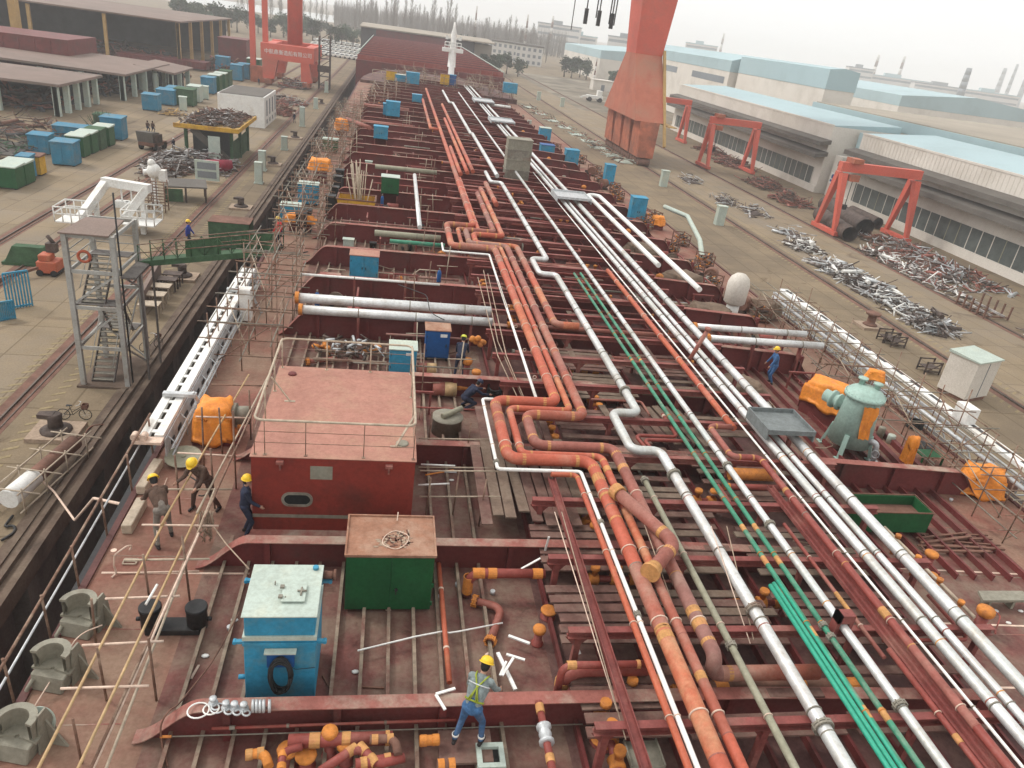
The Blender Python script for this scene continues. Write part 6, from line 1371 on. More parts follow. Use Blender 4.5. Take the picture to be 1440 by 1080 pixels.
# gangway bridge
A, B = at(192, 366, -2.2), at(392, 349, .1); A = V((-14.0, A.y+.2, -2.2))
gw = thing('gangway', 'dark green truss gangway with mesh sides bridging from the stair tower to the ship', 'gangway', tuple(A)); D = B-A; du = D.normalized(); sd = V((0, 0, 1)).cross(du).normalized()
m = MB(); m.bar(A, B, 1.1, .08); part('walkway', m, M_NET, gw, world=True)
for s_ in (-.55, .55):
    m = MB(); m.bar(A+sd*s_+V((0, 0, -.12)), B+sd*s_+V((0, 0, -.12)), .1, .32); part('girder', m, M_NET, gw, world=True)
    for h_ in (.55, 1.05): m = MB(); m.tube([A+sd*s_+V((0, 0, h_)), B+sd*s_+V((0, 0, h_))], .03, 6); part('handrail', m, M_POLE, gw, world=True)
    for k in range(11):
        q = A+D*(k/10)+sd*s_; m = MB(); m.tube([q, q+V((0, 0, 1.05))], .028, 5)
        if k < 10: m.tube([q+V((0, 0, .05 if k % 2 else 1.0)), q+D*.1+V((0, 0, 1.0 if k % 2 else .05))], .018, 5)
        part('stanchion', m, M_NET, gw, world=True)
for f0, f1 in ((.36, .62), (.8, .99)):
    q0, q1 = A+D*f0+sd*-.52, A+D*f1+sd*-.52
    m = MB(); m.add([q0+V((0, 0, .06)), q1+V((0, 0, .06)), q1+V((0, 0, 1.0)), q0+V((0, 0, 1.0))], [(0, 1, 2, 3)]); m.add([q0+sd*.012+V((0, 0, .06)), q1+sd*.012+V((0, 0, .06)), q1+sd*.012+V((0, 0, 1.0)), q0+sd*.012+V((0, 0, 1.0))], [(3, 2, 1, 0)]); part('mesh_panel', m, M_NET, gw, world=True)
# stair tower
X0, X1, Y0t, Y1t = -16.9, -14.5, 41.8, 45.6; TB = QZ
tw = thing('stair_tower', 'grey steel stair tower with flat roof standing on the left quay', 'stair tower', (X0, Y0t, TB))
HT = 10.0; lv = (2.45, 4.9, 7.0)
for x in (X0, X1):
    for y in (Y0t, Y1t): m = MB(); m.box(x-.13, y-.13, TB, x+.13, y+.13, TB+HT-.9); part('post', m, M_TOWER, tw, world=True)
for z in lv+(HT-1.0,):
    for a, b in (((X0, Y0t), (X1, Y0t)), ((X1, Y0t), (X1, Y1t)), ((X1, Y1t), (X0, Y1t)), ((X0, Y1t), (X0, Y0t))):
        d_ = (V((b[0], b[1], 0))-V((a[0], a[1], 0))).normalized()*.135
        m = MB(); m.bar(V((a[0], a[1], TB+z))+d_, V((b[0], b[1], TB+z))-d_, .1, .2); part('beam', m, M_TOWER, tw, world=True)
for k, z in enumerate(lv):
    m = MB()
    if k % 2 == 0: m.box(X0+.14, Y1t-1.1, TB+z+.101, X1-.14, Y1t-.14, TB+z+.15)
    else: m.box(X0+.14, Y0t+.14, TB+z+.101, X1-.14, Y0t+1.1, TB+z+.15)
    part('landing', m, M_TOWERD, tw, world=True)
zs = (0,)+lv
for k in range(3):
    xa = X0+.3 if k % 2 == 0 else X0+1.25
    WF = 1.2; xa = X0+.3 if k % 2 == 0 else X0+.9; ya, yb = (Y0t+.4, Y1t-1.1) if k % 2 == 0 else (Y1t-1.1, Y0t+1.1)
    za, zb = TB+zs[k]+.1, TB+zs[k+1]+.1
    for x in (xa, xa+WF): m = MB(); m.bar((x, ya, za), (x, yb, zb), .05, .2); part('stringer', m, M_TOWERD, tw, world=True)
    n = 9; m = MB()
    for i in range(n): f = (i+.5)/n; y = ya+(yb-ya)*f; z = za+(zb-za)*f; m.box(xa+.03, y-.16, z-.02, xa+WF-.03, y+.16, z+.02)
    part('tread', m, M_GREYST, tw, world=True)
    for x in (xa, xa+WF): m = MB(); m.tube([(x, ya, za+.9), (x, yb, zb+.9)], .025, 6); part('handrail', m, M_TOWER, tw, world=True)
for k, (za, zb) in enumerate(((0, 2.45), (2.45, 4.9), (4.9, 7.0))):
    m = MB(); a, b = (V((X0, Y0t-.0, TB+za+.2)), V((X1, Y0t, TB+zb-.1))) if k else (V((X1, Y1t, TB+.2)), V((X0, Y1t, TB+zb-.1))); m.bar(a, b, .07, .1); part('brace', m, M_TOWER, tw, world=True)
    m = MB(); m.bar((X1, Y0t+.2, TB+(za if k % 2 else zb)), (X1, Y1t-.2, TB+(zb if k % 2 else za)+.1), .07, .1); part('brace', m, M_TOWER, tw, world=True)
m = MB(); m.hexa([(X0-.2, Y0t-.25, TB+HT-.88), (X1-.1, Y0t-.25, TB+HT-.88), (X1-.3, Y1t-.8, TB+HT-.85), (X0+.1, Y1t-.8, TB+HT-.85), (X0-.2, Y0t-.25, TB+HT-.8), (X1-.1, Y0t-.25, TB+HT-.8), (X1-.3, Y1t-.8, TB+HT-.77), (X0+.1, Y1t-.8, TB+HT-.77)]); part('roof', m, M_TANROOF, tw, world=True)
for z in (7.6, 8.1):
    m = MB(); m.tube([(X0, Y0t, TB+z), (X1, Y0t, TB+z)], .03, 6); m.tube([(X0, Y0t, TB+z), (X0, Y1t, TB+z), (X1, Y1t, TB+z)], .03, 6); part('handrail', m, M_TOWER, tw, world=True)
m = MB(); m.box(X0-.3, Y0t-.3, TB, X1+.3, Y1t+.3, TB+.12); part('base_slab', m, M_CURB, tw, world=True)
m = MB(); m.torus((X0+.9, Y0t-.05, TB+7.9), (0, 1, 0), .3, .08, 18, 8); part('lifebuoy', m, M_ORNG, tw, world=True)
m = MB(); m.tube([(X1+.15, Y0t+.4, TB), (X1+.15, Y0t+.4, TB+11.4)], .05, 8); part('lamp_pole', m, M_BLK, tw, world=True)
m = MB(); m.bar((X1+.9, Y0t+1.0, TB), (X1+.9, Y0t+1.0, TB+6.8), .1, .1); m.bar((X1+.9, Y1t-.4, TB), (X1+.9, Y1t-.4, TB+6.8), .1, .1); part('gangway_leg', m, M_TOWERD, tw, world=True)
m = MB(); m.box(X1+.2, Y0t, TB+6.75, X1+1.0, Y1t-.3, TB+6.85); part('outer_landing', m, M_TOWERD, tw, world=True)
# bicycle prefab
def bicycle(label, loc, rz):
    t = thing('bicycle', label, 'bicycle', loc, rz)
    for x in (-.53, .53):
        m = MB(); m.torus((x, 0, .33), (0, 1, 0), .31, .022, 22, 6); w_ = part('wheel', m, M_RUBBER, t)
        m = MB()
        for k in range(9): a_ = 2*PI*k/9; m.tube([(x, 0, .33), (x+.3*math.cos(a_), 0, .33+.3*math.sin(a_))], .004, 4)
        part('spokes', m, M_GALV, w_)
    m = MB()
    for a, b in (((-.53, 0, .33), (-.08, 0, .3)), ((-.08, 0, .3), (-.2, 0, .82)), ((-.53, 0, .33), (-.17, 0, .7)), ((-.08, 0, .3), (.38, 0, .7)), ((-.12, 0, .45), (.36, 0, .78)), ((.33, 0, .92), (.53, 0, .33))): m.tube([a, b], .018, 6)
    part('frame', m, M_BLK, t)
    m = MB(); m.tube(fillet([(.2, -.28, .98), (.34, -.2, 1.0), (.34, .2, 1.0), (.2, .28, .98)], .08, 3), .014, 6); part('handlebar', m, M_GALV, t)
    m = MB(); m.hexa([(-.34, -.09, .84), (-.06, -.03, .86), (-.06, .03, .86), (-.34, .09, .84), (-.34, -.09, .89), (-.06, -.03, .89), (-.06, .03, .89), (-.34, .09, .89)]); part('saddle', m, M_BLK, t)
    m = MB(); m.box(.42, -.16, .72, .7, .16, .74); m.box(.42, -.16, .741, .44, .16, .95); m.box(.68, -.16, .741, .7, .16, .95); m.box(.441, -.16, .741, .679, -.14, .95); m.box(.441, .14, .741, .679, .16, .95); part('basket', m, M_BROWN, t)
    return t
b1 = bicycle('bicycle with front basket parked beside a bollard on the left quay', tuple(at(106, 590, QZ)), .05)
dup(b1, tuple(at(213, 491, QZ)), .9, 'bicycle half hidden behind the foot of the stair tower')
def bollard(label, px, py, pallet=True):
    p = at(px, py, QZ); t = thing('quay_bollard', label, 'bollard', tuple(p), 0, 'mooring bollards along the left quay')
    if pallet: m = MB(); m.box(-1.15, -1.0, 0, 1.15, 1.0, .22); part('plinth', m, M_BAMB if 0 else M_ROPE, t); 
    m = MB(); m.lathe([(.75, .22), (.75, .3), (.55, .42), (.36, .46)], n=20); part('flange', m, M_SCRAPD, t)
    m = MB(); m.lathe([(.36, .44), (.33, .8), (.38, 1.1), (.3, 1.2)], n=18); m.hexa([(-.75, -.2, .98), (0, -.3, .98), (0, .3, .98), (-.75, .2, .98), (-.75, -.2, 1.2), (0, -.3, 1.22), (0, .3, 1.22), (-.75, .2, 1.2)]); part('head', m, M_SCRAPD, t)
    return t
for i, (px, py) in enumerate(((80, 610), (257, 391), (339, 293), (384, 232), (415, 195), (452, 147))):
    bollard(('black mooring bollard on a pale plinth beside the bicycle', 'black mooring bollard on a pale plinth just below the gangway', 'black mooring bollard on a plinth just forward of the gangway', 'black mooring bollard beside the two pale pedestals', 'mooring bollard right of the people on the quay', 'far mooring bollard at the quay edge')[i], px, py)
# wrapped pipe frame bottom left
p = at(55, 700, QZ); q = at(100, 640, QZ); t = thing('framed_pipe', 'pipe wrapped in pale plastic lying in a tube frame on the left quay', 'pipe rack', tuple(p))
m = MB(); a_, b_ = V((p.x-.6, p.y-1.2, QZ+.8)), V((p.x+.3, p.y+3.6, QZ+.8)); m.cyl(a_, b_, .38, n=16); part('pipe', m, M_BROWN, t, world=True)
m = MB(); m.cyl(a_+(a_-b_)*.02, a_.lerp(b_, .35), .45, .42, n=14); part('plastic_wrap', m, M_WHITE, t, world=True)
m = MB()
dd = (b_-a_).normalized(); sx = V((dd.y, -dd.x, 0))
for s_ in (-.6, .6):
    for h_ in (-.5, .45): m.tube([a_+sx*s_+V((0, 0, h_))-dd*.3, b_+sx*s_+V((0, 0, h_))+dd*.5], .04, 6)
for f in (0, .33, .66, 1):
    c = a_.lerp(b_, f)
    for s_ in (-.6, .6): m.tube([c+sx*s_+V((0, 0, -.78)), c+sx*s_+V((0, 0, .6))], .04, 6)
    m.tube([c-sx*1.1+V((0, 0, .45)), c+sx*1.4+V((0, 0, .45))], .035, 6)
part('tube_frame', m, M_RAIL, t, world=True)
rope('long pinkish hose sagging from the framed pipe across the dock to the ship', [at(40, 660, QZ+1), at(75, 690, QZ+.3), V((-12, 27, -7.5)), V((-9.5, 23, -3.5)), at(185, 712, -.2)], .05, M_CLAMP, 'hose', 'hose')
rope('dark cable snaking from the framed pipe to the quay edge', [at(95, 625, QZ+.1), at(118, 612, QZ+.1), at(128, 598, QZ+.1), at(150, 597, QZ+.1)], .05, M_BROWN, 'cable', 'cable')
rope('loop of dark cable on the quay at the left border', [at(2, 760, QZ+.1), at(22, 748, QZ+.1), at(20, 738, QZ+.1), at(5, 742, QZ+.1), at(18, 725, QZ+.1)], .06, M_BLK, 'cable', 'cable')
# small tables in a row behind the tower
for i, (px, py) in enumerate(((212, 444), (220, 430), (228, 418), (237, 408), (244, 400))):
    p = at(px, py, QZ); m = MB(); m.box(-.7+p.x, p.y-.5, QZ+.9, p.x+.7, p.y+.5, QZ+.98)
    for x in (-.6, .6):
        for y in (-.4, .4): m.box(p.x+x-.05, p.y+y-.05, QZ, p.x+x+.05, p.y+y+.05, QZ+.9)
    solo('trestle', m, M_RAIL if i < 3 else M_SCRAPD, '%s trestle in the row on the quay right of the stair tower, %s going away' % ('pale' if i < 3 else 'black', ORD[i]), 'trestle', 'trestles in a row on the left quay')
p0, p1 = at(200, 440, QZ), at(225, 392, QZ); m = MB(); m.bar((p0.x, p0.y, QZ+.75), (p1.x, p1.y, QZ+.75), .3, 1.5); solo('low_screen', m, M_TANROOF, 'long low tan screen lying behind the row of trestles', 'screen')
# quay pedestals
for i, (px, py, h_) in enumerate(((364, 258, 2.6), (369, 240, 2.6), (400, 211, 2.0), (444, 153, 2.2), (425, 178, 3.4), (459, 130, 2.6))):
    p = at(px, py, QZ); m = MB(); m.box(p.x-.45, p.y-.4, QZ+.2, p.x+.45, p.y+.4, QZ+h_); m.box(p.x-.55, p.y-.5, QZ, p.x+.55, p.y+.5, QZ+.199); m.box(p.x-.5, p.y-.45, QZ+h_+.001, p.x+.5, p.y+.45, QZ+h_+.08)
    solo('power_pedestal', m, M_LID, 'pale power pedestal on the left quay, %s' % ('nearest one, beside its twin', 'second, just behind the nearest', 'alone between bollards', 'far one by the dock edge', 'thick one with people beside it', 'farthest, near the crane foot')[i], 'pedestal', 'power pedestals on the quay', bev=.03)
p = at(320, 352, QZ); t = cabinet('dark green box with brown roof standing on the quay behind the gangway', V((at(323, 352, QZ).x, at(323, 352, QZ).y, QZ)), 3.6, 2.2, 2.6, M_NET, M_BROWN, doors=2)
# white A-frame
F1, F2, T1, T2 = at(105, 318, QZ+.8), at(172, 312, QZ+.8), at(150, 255, -5.0), at(206, 265, -5.0)
t = thing('davit_frame', 'white painted A-frame davit with railed side platforms behind the stair tower', 'davit', tuple(F1))
for a, b in ((F1, T1), (F2, T2)): m = MB(); m.bar(a, b, .6, .7); part('beam', m, M_WHITE, t, world=True)
m = MB(); m.bar(T1+V((-.3, 0, 0)), T2+V((.3, 0, 0)), .7, .75); part('crossbeam', m, M_WHITE, t, world=True)
for f, a, b in ((.62, F1, T1), (.8, F2, T2)): c = a.lerp(b, f); m = MB(); m.bar(c, V((c.x, c.y, QZ)), .35, .35); part('post', m, M_WHITE, t, world=True)
for f in (.35, .6): c = T1.lerp(T2, f); m = MB(); m.bar(c, c+V((0, 0, -1.6)), .12); m.box(c.x-.6, c.y-.4, c.z-2.2, c.x+.6, c.y+.4, c.z-1.6); part('hanging_block', m, M_WHITE, t, world=True)
for c, L in ((at(108, 308, QZ+1.2), 3.2), (at(200, 312, QZ+1.2), 3.2)):
    m = MB(); m.box(c.x-1.4, c.y-1.2, c.z-.1, c.x+1.4, c.y+1.6, c.z)
    for x in (-1.4, -.7, 0, .7, 1.4):
        for y in (-1.2, 1.6): m.tube([c+V((x, y, 0)), c+V((x, y, 1.3))], .06, 5)
    for h_ in (.7, 1.3): m.tube([c+V((-1.4, -1.2, h_)), c+V((1.4, -1.2, h_)), c+V((1.4, 1.6, h_)), c+V((-1.4, 1.6, h_)), c+V((-1.4, -1.2, h_))], .06, 5)
    m.box(c.x-.2, c.y, QZ, c.x+.2, c.y+.4, c.z-.1); part('side_platform', m, M_WHITE, t, world=True)
# small white crane arm
p = at(219, 287, QZ); t = thing('slewing_davit', 'small white slewing davit with knobbly head beyond the A-frame', 'davit', tuple(p))
m = MB(); m.lathe([(.45, 0), (.45, .3), (.32, .4), (.28, 2.9)], n=14); part('column', m, M_WHITE, t)
m = MB(); m.sph((.1, 0, 3.5), .75, .7, .8, 12, 8); m.sph((-.1, 0, 4.3), .4, .4, .45, 10, 7); m.box(.6, -.4, 2.6, 1.3, .4, 3.7); m.cyl((-.9, 0, 3.3), (-.3, 0, 3.4), .3, n=10); m.sph((1.1, 0, 2.5), .4, .35, .4, 8, 6); part('head', m, M_WHITE, t)
# blue railings, machine at left border
for lab, a, b, h_ in (('light blue slatted railing at the left border, nearer low one', (0, 452), (22, 448), 1.3), ('light blue slatted railing at the left border, tall one', (12, 436), (46, 430), 2.6)):
    p, q = at(*a, QZ), at(*b, QZ); m = MB()
    for h in (.15, h_): m.bar(V((p.x, p.y, QZ+h)), V((q.x, q.y, QZ+h)), .12, .12)
    for k in range(9): c = p.lerp(q, k/8); m.bar(V((c.x, c.y, QZ)), V((c.x, c.y, QZ+h_)), .08, .08)
    solo('slatted_railing', m, M_BLUE, lab, 'railing')
p = at(75, 385, QZ); t = thing('welding_rig', 'orange and dark machine with a long inclined boom left of the stair tower', 'machine', tuple(p)); t.scale = (.72,)*3
m = MB(); m.box(-1.2, -1, .3, .8, 1, 1.6); m.box(-1.0, -.8, 1.601, .2, .6, 2.3); part('body', m, M_ORNG, t, bev=.08)
m = MB(); m.bar((-.4, 0, 1.0), (-4.2, -5.2, .4), .28, .28); part('boom', m, M_BROWN, t)
m = MB(); m.box(-.5, .2, 2.301, .5, 1.0, 3.3); m.tube([(.2, .6, 3.3), (-.4, .8, 4.0)], .2, 8); part('winder', m, M_SCRAPD, t)
for x in (-.9, .5): m = MB(); m.cyl((x, -1.1, .35), (x, 1.1, .35), .35, n=14); part('wheel', m, M_RUBBER, t)
p = at(50, 372, QZ); m = MB(); m.box(p.x-2.2, p.y-.6, QZ, p.x+1.6, p.y+.8, QZ+.25); m.hexa([(p.x-2.0, p.y-.5, QZ+.251), (p.x+1.5, p.y-.5, QZ+.251), (p.x+1.5, p.y+.7, QZ+.251), (p.x-2.0, p.y+.7, QZ+.251), (p.x-1.4, p.y-.3, QZ+1.5), (p.x+.8, p.y-.3, QZ+1.5), (p.x+.8, p.y+.5, QZ+1.5), (p.x-1.4, p.y+.5, QZ+1.5)]); solo('covered_stack', m, M_NET, 'stack under a green sheet beside the orange machine', 'stack')
# forklift with two riders
p = at(208, 211, QZ); t = thing('truck', 'brown flat-nosed yard truck seen from behind on the left road', 'truck', tuple(p), -.25); t.scale = (.62, .7, .82)
m = MB(); m.box(-1.9, -.5, .7, 1.9, 4.5, 1.3); part('chassis', m, M_BROWN, t, bev=.05)
m = MB(); m.hexa([(-2.0, -.4, 1.301), (1.6, -.4, 1.301), (1.6, 2.2, 1.301), (-2.0, 2.2, 1.301), (-2.2, -.6, 3.0), (1.7, -.6, 3.0), (1.6, 2.2, 2.8), (-2.0, 2.2, 2.8)]); part('box_body', m, M_AWN, t, bev=.04)
m = MB(); m.box(1.601, 0, 1.3, 2.1, 2.4, 2.6); part('side_ladder', m, M_SCRAPD, t)
for x in (-1.6, 1.6):
    for y in (.2, 3.6): m = MB(); m.cyl((x-.3, y, .6), (x+.3, y, .6), .6, n=16); part('wheel', m, M_RUBBER, t)
c = V(t.location)
for i, dx in enumerate((-.1, 1.0)): person('person riding on top of the brown yard truck, %s of the two' % ('left', 'right')[i], c+V((dx*.6, 1.0, 2.35)), 0, cols=(J_BRN, J_NAVY, M_BOOT), helmet=None, vox=.03, crouch=.35)
# dirty table, ladders, scrap around
p = at(262, 282, QZ); t = thing('work_table', 'long grey-green work table with trestle legs on the left quay', 'table', tuple(p), .25)
m = MB(); m.box(-2.2, -1.5, 1.7, 2.2, 2.6, 1.85); part('top', m, M_AWN, t)
for x in (-2, 0, 2): m = MB(); m.bar((x, -1.4, 1.7), (x, -.9, 0), .2); m.bar((x, 2.5, 1.7), (x, 2.0, 0), .2); m.bar((x, -1.2, .8), (x, 2.2, .9), .14); part('leg', m, M_SCRAPD, t)
m = MB(); m.box(-2.0, -1.56, .2, -.3, -1.51, 1.6); part('green_apron', m, M_NET, t)
p = at(170, 290, QZ)
for i, (px, py) in enumerate(((208, 295), (224, 297))):
    p = at(px, py, QZ); m = MB()
    for x in (-.8, .8):
        for y in (-.6, .6): m.tube([p+V((x, y, 0)), p+V((x, y, 3.2))], .06, 5)
    for h_ in (.5, 1.1, 1.7, 2.3, 2.9):
        m.tube([p+V((-.8, -.6, h_)), p+V((.8, -.6, h_))], .05, 5); m.tube([p+V((-.8, .6, h_)), p+V((.8, .6, h_))], .05, 5); m.tube([p+V((-.8, -.6, h_)), p+V((-.8, .6, h_))], .05, 5)
    solo('access_frame', m, M_POLE, 'rusty tube access frame by the white davit, %s of two' % ('left', 'right')[i], 'scaffold')
def heap(label, cx, cy, w, d_, h_, n, mats, seed, L=(.7, 2.4), r_=(.03, .1), z=QZ, cat='scrap pile', name='scrap_pile', rz=0, curl=False):
    rnd = random.Random(seed); m = MB()
    for k in range(n):
        u, v_ = rnd.uniform(-1, 1), rnd.uniform(-1, 1); e = max(0, 1-max(abs(u), abs(v_))**2.5)
        x, y = u*w/2, v_*d_/2; x, y = x*math.cos(rz)-y*math.sin(rz), x*math.sin(rz)+y*math.cos(rz)
        c = V((cx+x, cy+y, z+.1+rnd.random()*h_*e)); dd = V((rnd.gauss(0, 1), rnd.gauss(0, 1), rnd.gauss(0, .3))).normalized()*rnd.uniform(*L)/2; mi = rnd.randrange(len(mats))
        q = rnd.random()
        if rnd.random() < .035 and not curl: dd = V((rnd.gauss(0, .6), rnd.gauss(0, 1), .05)).normalized()*rnd.uniform(.8, 1.8); m.tube([c-dd, c+dd], rnd.uniform(.14, .26), 9, mi)
        if curl and q < .3: m.torus(c, V((rnd.gauss(0, .5), rnd.gauss(0, .5), 1)), rnd.uniform(.25, .6), .07, 9, 4, mi)
        elif q < .62: m.tube([c-dd, c+dd], rnd.uniform(*r_), 6, mi)
        elif q < .85: m.bar(c-dd, c+dd, rnd.uniform(*r_)*2, rnd.uniform(*r_), mi)
        else: m.bar(c-dd*.5, c+dd*.5, rnd.uniform(.15, .45), .04, mi)
    m.bar((cx-w*.3, cy, z+.06), (cx+w*.3, cy, z+.06), d_*.5, .12, len(mats)-1)
    return solo(name, m, mats, label, cat)
p = at(262, 238, QZ); heap('heap of tangled pale pipes and scrap in front of the green shelter', p.x, p.y+2, 11, 9, 2.2, 420, [M_SCRAP, M_GALV, M_SCRAPD, M_SCRAPD], 1)
p = at(232, 245, QZ); heap('smaller brown heap of scrap beside the white slewing davit', p.x, p.y, 5, 5, 1.6, 130, [M_SCRAPD, M_BROWN, M_SCRAP], 2)
p = at(303, 243, QZ); m = MB(); m.cyl((p.x-1.6, p.y-.6, QZ+.8), (p.x+1.6, p.y+.8, QZ+.9), .8, n=16); m.cyl((p.x-1.2, p.y+1.0, QZ+.7), (p.x+1.7, p.y+2.0, QZ+.7), .7, n=16); solo('red_cylinders', m, mat('deep_red_paint', (.28, .02, .045), .5), 'pair of deep red cylinders beside the scrap heap', 'cylinder')
p = at(292, 256, QZ); t = thing('notice_board', 'pale framed board with two dark windows in front of the red cylinders', 'board', tuple(p))
m = MB(); m.box(-1.4, -.1, .2, 1.4, .1, 2.6); part('frame', m, M_LID, t); 
for z in (.5, 1.55): m = MB(); m.box(-1.1, -.12, z, 1.1, -.101, z+.8); part('dark_panel', m, M_FARG, t)
# green shelter with loaded yellow deck
p = at(330, 225, QZ); t = thing('shelter', 'green open shelter with a yellow roof deck piled with dark scrap', 'shelter', (-23.5, 112, QZ))
sx0, sx1, sy0, sy1, sh_ = -27.6, -20.6, 108, 121, atY(266, 176, 107.3).z-QZ-.5
for x in (sx0+.6, sx1-.6):
    for y in (sy0+.6, (sy0+sy1)/2, sy1-.6): m = MB(); m.box(x-.2, y-.2, QZ, x+.2, y+.2, QZ+sh_); part('post', m, M_NET, t, world=True)
m = MB(); m.box(sx0-.5, sy0-.6, QZ+sh_+.002, sx1+.5, sy1+.4, QZ+sh_+.5); part('roof_deck', m, M_YCOL, t, world=True)
m = MB(); m.box(sx0-.6, sy0-.75, QZ+sh_+.1, sx1+.6, sy0-.601, QZ+sh_+.62); m.box(sx1+.501, sy0-.6, QZ+sh_+.1, sx1+.62, sy1+.4, QZ+sh_+.62); part('yellow_edge', m, M_YEL, t, world=True)
m = MB(); m.box(sx1-.7, sy0+.9, QZ+.1, sx1-.6, sy1-.9, QZ+2.9); part('side_container', m, M_NET, t, world=True)
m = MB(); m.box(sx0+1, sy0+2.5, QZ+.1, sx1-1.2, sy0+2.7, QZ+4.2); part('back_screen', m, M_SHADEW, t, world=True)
m = MB(); m.bar((sx0+1.5, sy0+.2, QZ+sh_), (sx1-1, sy0+.2, QZ+.6), .3, .9); part('stair', m, M_AWN, t, world=True)
m = MB(); m.box(-23.9, sy0-.9, QZ+1.0, -22.4, sy0-.8, QZ+3.8); part('white_board', m, M_LID, t, world=True)
heap('mound of dark coiled scrap on the yellow deck of the green shelter', (sx0+sx1)/2, (sy0+sy1)/2, 7.0, 12.5, 1.1, 520, [M_SCRAPD, M_SCRAPD, M_SCRAP, M_BROWN], 3, z=QZ+sh_+.5, curl=True)
# white building
p = at(378, 182, QZ); bx0, bx1, by0, by1, bh = -30.0, -22.2, 143, 157, atY(322, 132, 143).z-QZ
t = thing('office_building', 'small white flat-roofed office with tall narrow windows behind the shelter', 'building', (bx0, by0, QZ))
m = MB(); m.box(bx0, by0, QZ, bx1, by1, QZ+bh); part('wall', m, M_WHITE, t, world=True)
m = MB(); m.box(bx0+.3, by0+.3, QZ+bh+.002, bx1-.3, by1-.3, QZ+bh+.12); part('roof', m, M_AWN, t, world=True)
for k in range(4): m = MB(); y = by0+2.2+k*3.3; m.box(bx1-.05, y, QZ+1.8, bx1+.03, y+1.1, QZ+bh-.7); part('window', m, M_FARG, t, world=True)
for k in range(4): m = MB(); y = by0+2.2+k*3.3; m.box(bx1-.05, y, QZ+.5, bx1+.02, y+1.1, QZ+1.2); part('vent_opening', m, M_FARG, t, world=True)
p = at(393, 160, QZ); heap('rust-red heap right of the white office', p.x, p.y, 4.5, 6, 3, 160, [M_BROWN, M_BRWN], 4)
p = at(403, 145, QZ); heap('pile of pinkish frames beyond the white office', p.x, p.y, 9, 10, 1.8, 160, [M_BRWN, M_SCRAP, M_SCRAPD], 5, L=(1, 4))
p = at(422, 118, QZ); heap('pile of dark plant between the legs of the portal crane', p.x, p.y-10, 8, 10, 2.5, 150, [M_SCRAPD, M_SCRAP, M_BRWN], 6, L=(1, 3))
# rows of containers / site cabinets on the left
def site_box(label, px, py, w, d_, h_, m_, roof=None, rz=0):
    w *= .78; d_ *= .75; h_ *= .74; p = at(px, py, QZ); t = thing('site_cabinet', label, 'cabinet', tuple(p), rz, 'site cabinets along the left road')
    m = MB(); m.box(-w/2, -d_/2, .15, w/2, d_/2, h_); part('body', m, m_, t)
    m = MB(); m.hexa([(-w/2-.1, -d_/2-.1, h_+.002), (w/2+.1, -d_/2-.1, h_+.002), (w/2+.1, d_/2+.1, h_+.002), (-w/2-.1, d_/2+.1, h_+.002), (-w/2-.1, -d_/2-.1, h_+.12), (w/2+.1, -d_/2-.1, h_+.12), (w/2+.1, d_/2+.1, h_+.25), (-w/2-.1, d_/2+.1, h_+.25)]); part('roof', m, roof or m_, t)
    m = MB(); m.box(-w*.4, -d_/2-.05, .3, -.03, -d_/2-.001, h_-.2); m.box(.03, -d_/2-.05, .3, w*.4, -d_/2-.001, h_-.2); part('door', m, m_, t)
    m = MB(); m.box(-w/2+.1, -d_/2, 0, -w/2+.3, d_/2, .149); m.box(w/2-.3, -d_/2, 0, w/2-.1, d_/2, .149); part('skid', m, M_BLK, t)
    return t
LB = [('light blue', M_BLUEF, None), ('green', M_DGRN, M_LID), ('ochre', M_YEL, M_BROWN), ('dark green', M_NET, None), ('pale grey', M_LID, None)]
